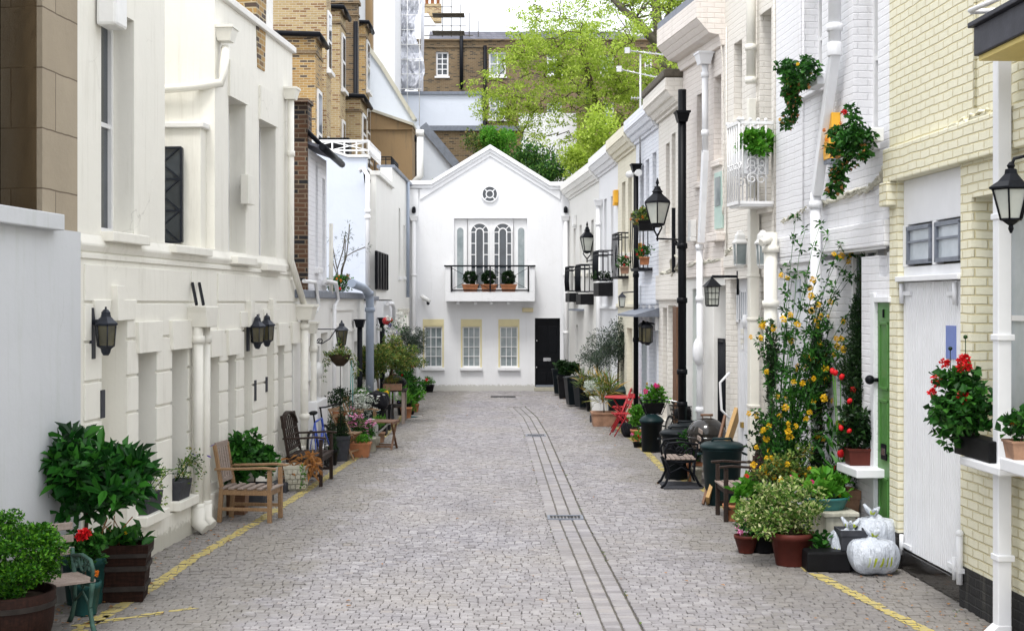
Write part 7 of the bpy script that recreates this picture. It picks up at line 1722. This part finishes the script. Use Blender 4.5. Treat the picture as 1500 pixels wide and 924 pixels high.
# ivy columns
def column(label,px,Y,pyt,pyb,w,seed,mat='leafdark',n=2600):
    x=(px-750)/2000*Y; zt=P(0,pyt,Y)[2]; zb=max(.3,P(0,pyb,Y)[2]); r=thing('columnar_shrub',label,'shrub',(x,Y,0))
    pot(r,'round',.15,.12,.30,'blackpot'); m=MB(); m.tube([(0,0,.25),(0.02,0,zt*.5),(0,0,zt*.95)],[.018,.014,.006]); m.build('stem','bark',r)
    q=random.Random(seed); cl=[]; k=30
    for i in range(k): f=i/(k-1); ww=w*(.75+.35*math.sin(f*9+seed))*(1-.55*max(0,f-.75)/.25); cl.append(((q.gauss(0,.025),q.gauss(0,.025),zb+(zt-zb)*f),(ww,ww,(zt-zb)/k*1.1)))
    m=MB(); m.leaves(cl,int(n*2.6),.045,.014,up=1.0,rg=q); m.build('foliage',mat,r); return r
column('narrow dark conifer column left of the three behind the yellow shrub',1129,17.2,473,690,.085,1)
column('middle dark ivy clad column behind the golden flowers',1200,15.9,452,720,.15,2,n=3600)
column('broad dark conifer column beside the green door',1260,14.9,385,770,.19,3,n=6000)
# yellow kerria
KX,KY=3.05,15.55
r=thing('yellow_flowering_shrub','tall arching shrub covered in golden pompom flowers in front of the white brick house','shrub',(KX,KY,0)); pot(r,'round',.20,.16,.36,'blackpot')
q=random.Random(77); m=MB(); lc=[]; bl_=[]
tgt=[(1165,318),(1200,330),(1230,360),(1245,372),(1225,385),(1262,380),(1275,415),(1250,430),(1240,395),(1270,440),(1150,400),(1160,410),(1180,425),(1196,438),(1190,470),(1206,470),(1222,460),(1165,470),(1150,500),(1128,475),(1112,470),(1110,500),(1180,520),(1200,520),(1220,510),(1235,500),(1255,490),(1265,480),(1172,545),(1160,560),(1145,580),(1210,560),(1190,590),(1226,590),(1235,620),(1155,620),(1120,625),(1108,603),(1118,655),(1128,680),(1145,660),(1163,690),(1200,640),(1180,660),(1215,690),(1178,335),(1212,345),(1236,405)]
for i,(px,py) in enumerate(tgt):
    Yt=KY+q.uniform(-.35,.35); e=Vector(P(px,py,Yt))-Vector((KX,KY,0)); b0=Vector((q.uniform(-.1,.1),q.uniform(-.1,.1),.3)); 
    md=b0.lerp(e,.55)+Vector((-e.x*.18,0,.16*e.z)); c_=[b0]
    for k in range(1,9): f=k/8; c_.append(b0*(1-f)**2+md*2*f*(1-f)+e*f*f+Vector((q.gauss(0,.012),q.gauss(0,.012),0)))
    m.tube(c_,[.007-.0006*j for j in range(9)],5,cap=False)
    for k in range(2,9):
        for _ in range(1): lc.append((tuple(c_[k]),(.04,.04,.04)))
    if i>2:
        nb=q.choice([1,2,2,3])
        for _ in range(nb): bb=e+Vector((q.gauss(0,.05),q.gauss(0,.05),q.gauss(0,.05))); bl_.append(tuple(bb))
        if q.random()<.5: bl_.append(tuple(c_[6]+Vector((q.gauss(0,.03),-.03,q.gauss(0,.03)))))
m.build('stem','leafmid',r); m=MB(); m.leaves(lc,3800,.070,.034,up=.1,rg=q); m.build('foliage','leafmid',r)
blooms(r,bl_[:100],'pom','petalyel',sc=1.55)
m=MB(); q=random.Random(3); m.leaves([((.12,.1,z),(.10,.10,.12)) for z in (.6,.8,1.0,1.2,1.4)],90,.38,.02,up=1.6,rg=q); o=m.build('tall_grass','leafbright'); o.location=(KX+.1,KY-.1,0); tag(o,'tuft of long bright grass blades among the yellow flowering stems','grass tuft')
# window planter near the green door
plant('window_planter','orange pot of dark leaves on the low white sill beside the green door',FR2.W(FR2.U(1253,-.15),-.12,FR2.Z(1265,700,-.2)+.091),('square',.13,.11,.18,'terradark'),(.24,.16,.24),.36,800,.075,.055,'leafdark',320,blm=[('tulip','petalred',3,1.2,None)])
# dark armchair, bins, barbecue, cardboard
armchair('garden_armchair','dark stained wooden armchair facing the mews beside the plant group on the right',(2.80,16.8,0),R(-88),.60,.50,.43,1.02,.66,'darkwood','greywood',lean=.12,back='round')
def ribbed_bin(label,loc,rt=.27,h=.78,mat='binplastic',lidmat=None,slot=True):
    r=thing('plastic_bin',label,'bin',loc); m=MB(); m.lathe([(rt*.78,0),(rt*.8,.01),(rt*.96,h*.86),(rt*1.04,h*.87),(rt*1.04,h*.90),(rt*.98,h*.905)],26); 
    m.build('body',mat,r); m=MB(); pr=[(rt*1.08,h*.906),(rt*1.10,h*.925),(rt*1.05,h*.945),(rt*1.0,h*.965),(rt*.85,h*.99),(rt*.5,h*1.01),(.001,h*1.02)]; m.lathe(pr,26); l=m.build('lid',lidmat or mat,r)
    m=MB(); m.tube([(-rt*.5,-.02,h*1.0),(-rt*.42,-.02,h*1.05),(rt*.42,-.02,h*1.05),(rt*.5,-.02,h*1.0)],.018,8); m.build('handle',mat,l)
    for s_ in (-1,1): m=MB(); m.tube([(s_*rt*.98,-.07,h*.82),(s_*rt*1.16,-.06,h*.80),(s_*rt*1.16,.06,h*.80),(s_*rt*.98,.07,h*.82)],.014,6); m.build('side_handle',mat,r)
    return r
ribbed_bin('blue black lidded bin between the dark armchair and the cardboard',(gx(1062,742)[0],gx(1062,742)[1]+.25,0),.27,.82,'bingreen')
ribbed_bin('dark slotted bin behind the scrolled iron seat',(2.52,20.6,0),.27,.74,'binplastic'); ribbed_bin('second dark bin lid just beyond the scrolled iron seat bin',(2.72,21.3,0),.27,.76,'binplastic')
r=thing('dustbin','black dustbin with a ribbed domed lid standing on the yellow line',None or 'bin',(gx(956,663)[0],gx(956,663)[1]+.19,0))
m=MB(); m.lathe([(.165,0),(.17,.01),(.19,.50),(.21,.505),(.21,.53),(.19,.535)],26); m.build('body','binplastic',r); m=MB(); m.lathe([(.215,.53),(.225,.545),(.215,.565),(.17,.62),(.10,.655),(.04,.665),(.001,.667)],26)
for k in range(10): t=2*PI*k/10; m.tube([(.20*math.cos(t),.20*math.sin(t),.575),(.06*math.cos(t),.06*math.sin(t),.67)],.008,5)
m.build('lid','bingreen',r)
for s_ in (-1,1): m=MB(); m.tube([(s_*.19,-.05,.46),(s_*.25,-.04,.45),(s_*.25,.04,.45),(s_*.19,.05,.46)],.012,6); m.build('side_handle','binplastic',r)
r=thing('kettle_barbecue','black kettle barbecue with a wooden lid handle behind the bins','barbecue',(X_(1035,20.0),20.0,0))
m=MB(); m.lathe([(.29,.70),(.285,.76),(.25,.85),(.18,.92),(.08,.96),(.001,.965)],26); l=m.build('lid','kick',r); m=MB(); m.tube([(-.06,-.02,.94),(-.06,-.02,1.0)],.008); m.tube([(.06,-.02,.94),(.06,-.02,1.0)],.008); m.tube([(-.09,-.02,1.005),(.09,-.02,1.005)],.018); m.build('handle','brownwood',l)
m=MB(); m.lathe([(.02,.42),(.14,.45),(.24,.54),(.285,.66),(.29,.699)],26); m.build('bowl','kick',r); 
for a in (0.5,2.6,4.7): m=MB(); m.tube([(.15*math.cos(a),.15*math.sin(a),.48),(.30*math.cos(a),.30*math.sin(a),0.01)],.012); m.build('leg','chrome',r)
r=thing('cardboard_sheet','long folded cardboard sheet leaning over the bin against the white garage door','cardboard'); a=Vector((gx(1036,742)[0]+.03,gx(1036,742)[1]+.15,.0)); e=Vector(P(1077,606,18.55)); e.x+=.02
r.location=a; m=MB(); m.bar((0,0,.02),tuple(e-a),.36,.05,up=(1,0,.3)); m.build('sheet','card',r,bevel=.006); m=MB(); m.bar((-.07,-.05,.02),tuple(e-a+Vector((-.16,-.02,-.02))),.03,.04); m.build('batten','brownwood',r)
iron_seat('iron_bench','black cast iron seat end with scrollwork arms at the kerb line on the right',(2.42,19.75,0),R(-90),.50,'iron','greywood',ah=.66,d=.42,backh=.72)
m=MB(); m.box(-.26,.30,-.35,.35,0,.02); o=tag(m.build('flat_slab','leadpot'),'flat dark slab under the black scrolled iron seat','slab'); o.location=(2.42,19.75,.0)
plant('leafy_shrub','bright green shrub in terracotta between the iron seat and the kettle barbecue',(X_(1022,19.9),20.25,0),('round',.12,.09,.28,'terra'),(.22,.2,.26),.52,700,.06,.035,'leafmid',330)
r=thing('empty_pot','terracotta pot beside the iron seat legs, farther one','pot',(X_(1009,20.6),20.6,0)); pot(r,'round',.13,.10,.25,'terra')
r=thing('empty_pot','grey pot standing between two terracotta pots by the barbecue','pot',(X_(1018,20.2),20.05,0)); pot(r,'round',.09,.07,.24,'stonepot')
bicycle('black bicycle with a stuffed front basket parked facing us by the black pipe',(X_(993,23.2),23.3,0),R(8),'iron',.03,basket=True)
# wall box with pink geraniums
r=plant('wall_basket','black wire trough of pink geraniums fixed low on the cool white house',FR6.W(FR6.U(953,-.35),-.3,FR6.Z(953,606,-.35)),None,(.24,.17,.17),.32,520,.07,.06,'leafbright',331,stems=False,blm=[('ball','petalmag',5,1.1,None)])
m=MB()
for z,w in ((.0,.14),(.13,.19),(.26,.24)): m.tube([(-w,-w*.8,z),(w,-w*.8,z),(w,w*.8,z),(-w,w*.8,z),(-w,-w*.8,z)],.009,5)
for i in range(6): f=-1+2*i/5; m.tube([(f*.14,-.11,0),(f*.24,-.19,.26)],.006,5); m.tube([(-.14,f*.11,0),(-.24,f*.19,.26)],.006,5)
m.build('wire_trough','iron',r); m=MB(); m.lathe([(.18,.02),(.26,.2)],4,a0=PI/4,smooth=False); m.build('liner','blackpot',r)
plant('terracotta_planter','green shrub in terracotta with white and red flowers beside the dustbin',(X_(934,26.2),26.2,0),('round',.14,.11,.22,'terra'),(.17,.16,.24),.46,600,.08,.05,'leafbright',332,blm=[('ball','petalwhite',1,.7,None)])
plant('low_flower_pot','low red and white flowers at the foot of the terracotta planter',(X_(935,25.0),25.0,0),('round',.10,.08,.10,'blackpot'),(.13,.12,.09),.18,150,.06,.03,'leafbright',333,blm=[('ball','petalred',4,.7,None),('ball','petalpink',3,.7,None)])
m=MB(); bagmesh(m,(0,0,0),(.17,.16,.16),9); o=tag(m.build('refuse_sack','bin bag'),'small black sack beside the red folding chairs','bag'); o.location=(X_(922,26.9),26.9,0)
# red bistro set
tx,ty=X_(912,28.0),28.0
r=thing('bistro_table','round red metal folding table','table',(tx,ty,0)); r['label']='round red metal table with crossed legs by the olive tree'
m=MB(); m.lathe([(.36,.70),(.375,.705),(.375,.725),(.36,.73),(.001,.73)],28); m.build('tabletop','red',r)
for s_ in (-1,1):
    for e in (-1,1): m=MB(); m.tube([(s_*.22,e*.16,0),(s_*.02,e*.16,.36),(-s_*.2,e*.16,.70)],.013,8); m.build('leg','red',r)
def bistro(label,loc,rz):
    r=thing('bistro_chair',label,'chair',loc,rz)
    for s_ in (-1,1):
        m=MB(); m.tube([(s_*.19,-.22,0),(s_*.19,.0,.36),(s_*.18,.20,.84)],.012,8); m.build('back_leg','red',r); m=MB(); m.tube([(s_*.16,.24,0),(s_*.16,.0,.30),(s_*.16,-.17,.44)],.012,8); m.build('front_leg','red',r)
    m=MB(); 
    for i in range(5): y=-.17+.34*i/4; m.box(-.19,.19,y-.03,y+.03,.44,.452)
    m.build('seat','red',r); m=MB()
    for z in (.66,.80): y=.22*(z-.36)/.48*.95; m.box(-.19,.19,y-.01,y+.01,z-.04,z+.04)
    m.build('backrest','red',r)
bistro('red slatted folding chair nearest us, its back toward the thin black pipe',(X_(912,27.2),27.2,0),R(-80))
bistro('red slatted folding chair farther from us, tucked behind the red table',(X_(908,28.9)+.05,28.9,0),R(-100))
for (x,y) in ((X_(884,29.4),29.3),): pass
g=gx(886,625); 
plant('cordyline','spiky bronze and green cordyline in a large weathered terracotta planter',(g[0],g[1]+.3,0),('square',.27,.24,.30,'terraold'),(.30,.28,.32),.62,170,.45,.030,'leafgrass',340,up=1.0,clumps=8,cr=.2)
m=MB(); m.box(-.12,.12,-.1,.1,0,.16); o=tag(m.build('grey_block','leadpot',bevel=.01),'small grey block left of the large terracotta planter','block'); o.location=gx(872,618)
r=thing('lidded_bin','dark green','bin',(X_(912,30.2),30.2,0)); r['label']='squat dark green lidded bin behind the red table'; m=MB(); m.lathe([(.30,0),(.34,.62),(.36,.66)],20,sx=1,sy=.8); m.build('body','bingreen',r); m=MB(); m.lathe([(.38,.661),(.38,.70),(.30,.76),(.1,.80),(.001,.80)],20,sx=1,sy=.8); m.build('lid','bingreen',r)
r=thing('white_planter','white square planter box at the foot of the large olive tree','planter',(X_(895,30.6),30.6,0)); pot(r,'square',.26,.22,.62,'plasticw')
plant('silver_shrub','silver leaved bushy plant in a tall white planter left of the cordyline',(X_(876,32.2),32.0,0),('square',.17,.14,.45,'plasticw'),(.28,.25,.28),.70,900,.07,.02,'leafsilver',341)
plant('grassy_pot','arching green grass next to the wheelie bins',(X_(866,33.6),33.3,0),('round',.16,.12,.25,'blackpot'),(.32,.3,.35),.62,260,.32,.02,'leafgrass',342,up=.8)
tree_std('olive_tree','large loose olive tree with slim forked trunk rising behind the red table',(X_(903,30.6),30.5,.50),1.20,(.72,.55,.52),5200,.065,.022,'leafolive',343,.028,None,lean=(.05,0),clumps=70)
tree_std('small_olive','smaller olive bush leaning over the rail left of the large olive',(X_(878,31.8),32.6,0),1.35,(.50,.4,.42),2200,.06,.022,'leafolive',344,.025,('square',.17,.14,.4,'stonepot'))
# wheelie bins at the far right
def wheelie(label,loc,rz,mat='binplastic',group=None):
    r=thing('wheelie_bin',label,'bin',loc,rz,group); m=MB()
    m.add([(-.22,-.24,.06),(.22,-.24,.06),(.22,.24,.06),(-.22,.24,.06),(-.28,-.32,.92),(.28,-.32,.92),(.28,.34,.92),(-.28,.34,.92)],[(3,2,1,0),(4,5,6,7),(0,1,5,4),(1,2,6,5),(2,3,7,6),(3,0,4,7)]); m.build('body',mat,r,bevel=.02)
    m=MB(); m.add([(-.30,-.36,.925),(.30,-.36,.925),(.30,.36,.925),(-.30,.36,.925),(-.28,-.32,.97),(.28,-.32,.97),(.27,.34,1.03),(-.27,.34,1.03)],[(3,2,1,0),(4,5,6,7),(0,1,5,4),(1,2,6,5),(2,3,7,6),(3,0,4,7)]); m.build('lid',mat,r,bevel=.02)
    r.scale=(.82,.82,.78); m=MB(); m.tube([(-.25,.42,.97),(.25,.42,.97)],.018); m.build('handle',mat,r)
    for s_ in (-1,1): m=MB(); m.tube([(s_*.20,.24,.10),(s_*.26,.24,.10)],.10,16); m.build('wheel','rubber',r)
wheelie('black wheelie bin nearest us by the far right wall',(X_(843,34.8),34.9,0),R(-80)); wheelie('black wheelie bin behind and right of the nearest one',(X_(856,34.4),34.1,0),R(-70))
wheelie('black wheelie bin by the black front door, farthest away',(X_(822,39.3),39.2,0),R(-90))
plant('black_tub_shrub','dark leafy shrub in a tall square black tub between the far bins',(X_(829,38.0),37.8,0),('square',.24,.19,.62,'blackpot'),(.36,.3,.22),.86,1000,.11,.06,'leafdark',350)
m=MB(); m.tube([(0,.0,.0),(0,.1,.5),(0,.3,.62),(0,.42,.5)],.02); m.tube([(.3,.0,.0),(.3,.1,.5),(.3,.3,.62),(.3,.42,.5)],.02); o=tag(m.build('bench_arm','iron'),'curved black iron bench arm poking above the far wheelie bins','bench'); o.location=(X_(852,36),36.2,.25)
# pots inside the cages
for F_,px,py,off,lab,sd,mt in ((FR7,915,401,.25,'small red flowered pot inside the tall window cage of the lemon house',360,'terraold'),(FR6,944,388,.25,'green plant in a small pot in the cage right of the thin black pipe',361,'terra')):
    plant('caged_pot',lab,F_.W(F_.U(px,-off),-off,F_.Z(px,py,-off)),('round',.10,.08,.15,mt),(.16,.13,.14),.24,220,.06,.035,'leafmid',sd,blm=[('pom','petalred',5,1.2,None)])
plant('caged_plant','leafy orange flecked plants hanging on the upper rail right of the thin black pipe',FR6.W(FR6.U(943,-.4),-.35,FR6.Z(943,338,-.4)),('square',.16,.14,.18,'blackpot'),(.30,.18,.16),.24,520,.07,.045,'leafbay',362,blm=[('pom','petalorange',6,1.2,None)])
plant('caged_plant','dark trailing plants at the foot of the hooped balcony cage',FR8.W(FR8.U(884,-.2),-.2,FR8.Z(886,410,-.2)),None,(.35,.12,.10),.08,300,.07,.04,'leafdark',363,stems=False)
# fallen leaves and grit
q=random.Random(42)
m=MB()
for k in range(520):
    y=11+q.random()**1.6*28; s_=q.random(); 
    x=lerp(LW,y)+.1+abs(q.gauss(0,.35)) if s_<.45 else (lerp(RW,y)-.1-abs(q.gauss(0,.4)) if s_<.9 else q.uniform(-2,2)); a=q.uniform(0,6); m.leaf((x,y,.012),(math.cos(a),math.sin(a),q.uniform(0,.3)),(0,0,1),q.uniform(.025,.06),q.uniform(.015,.035))
o=m.build('leaf_litter','leafdry'); o['kind']='stuff'
m=MB()
for k in range(420):
    y=10.5+q.random()**1.4*30; s_=q.random(); c=chan(y); x=(lerp(LW,y)+abs(q.gauss(0,.12))) if s_<.35 else ((lerp(RW,y)-abs(q.gauss(0,.12))) if s_<.7 else c+q.choice([-.245,.245])); e=q.uniform(.01,.03)
    for j in range(3): a=q.uniform(0,6); m.leaf((x+q.gauss(0,.01),y+q.gauss(0,.02),-.012),(math.cos(a),math.sin(a),1.2),(0,0,1),e,e*.5)
o=m.build('moss_tufts','leafbay'); o['kind']='stuff'
# ------------------------------------------------------------------ camera, light
cam=bpy.data.cameras.new('Camera'); co=bpy.data.objects.new('Camera',cam); COL.objects.link(co); S.camera=co
co.location=(0,0,H); co.rotation_euler=(R(90),0,0); cam.sensor_width=36; cam.lens=48; cam.shift_y=-19/1500; cam.clip_end=2000; cam.clip_start=.1
w=bpy.data.worlds.new('World'); S.world=w; w.use_nodes=True; nt=w.node_tree; bg=nt.nodes['Background']
sky=nt.nodes.new('ShaderNodeTexSky'); sky.sky_type='NISHITA'; sky.sun_disc=False; sky.sun_elevation=R(64); sky.sun_rotation=R(200); sky.air_density=1; sky.dust_density=5; sky.ozone_density=.6
# thick even cloud: the sky colour is mixed with a soft grey white cloud layer
tc=nt.nodes.new('ShaderNodeTexCoord'); no=nt.nodes.new('ShaderNodeTexNoise'); no.inputs['Scale'].default_value=2.2; no.inputs['Detail'].default_value=5; nt.links.new(tc.outputs['Generated'],no.inputs['Vector'])
rr=nt.nodes.new('ShaderNodeValToRGB'); rr.color_ramp.elements[0].position=.3; rr.color_ramp.elements[0].color=(8.6,8.9,9.6,1); rr.color_ramp.elements[1].position=.7; rr.color_ramp.elements[1].color=(10.5,10.6,10.9,1); nt.links.new(no.outputs['Fac'],rr.inputs[0])
mx=nt.nodes.new('ShaderNodeMix'); mx.data_type='RGBA'; mx.inputs[0].default_value=.85; nt.links.new(sky.outputs[0],mx.inputs[6]); nt.links.new(rr.outputs[0],mx.inputs[7]); nt.links.new(mx.outputs[2],bg.inputs[0]); bg.inputs[1].default_value=.10
sl=bpy.data.lights.new('Sun','SUN'); so_=bpy.data.objects.new('Sun',sl); COL.objects.link(so_); sl.energy=1.1; sl.angle=R(14); sl.color=(1,.985,.96)
el=R(64); az=R(200)   # direction towards the sun: rotation measured from +Y clockwise
d=Vector((math.sin(az)*math.cos(el),math.cos(az)*math.cos(el),math.sin(el))); so_.rotation_euler=d.to_track_quat('Z','Y').to_euler()
S.view_settings.view_transform='Standard'; S.view_settings.look='None'; S.view_settings.gamma=1; S.view_settings.exposure=1.10; S.view_settings.use_curve_mapping=False
S.cycles.max_bounces=6; S.cycles.diffuse_bounces=3; S.cycles.glossy_bounces=3; S.cycles.use_denoising=True
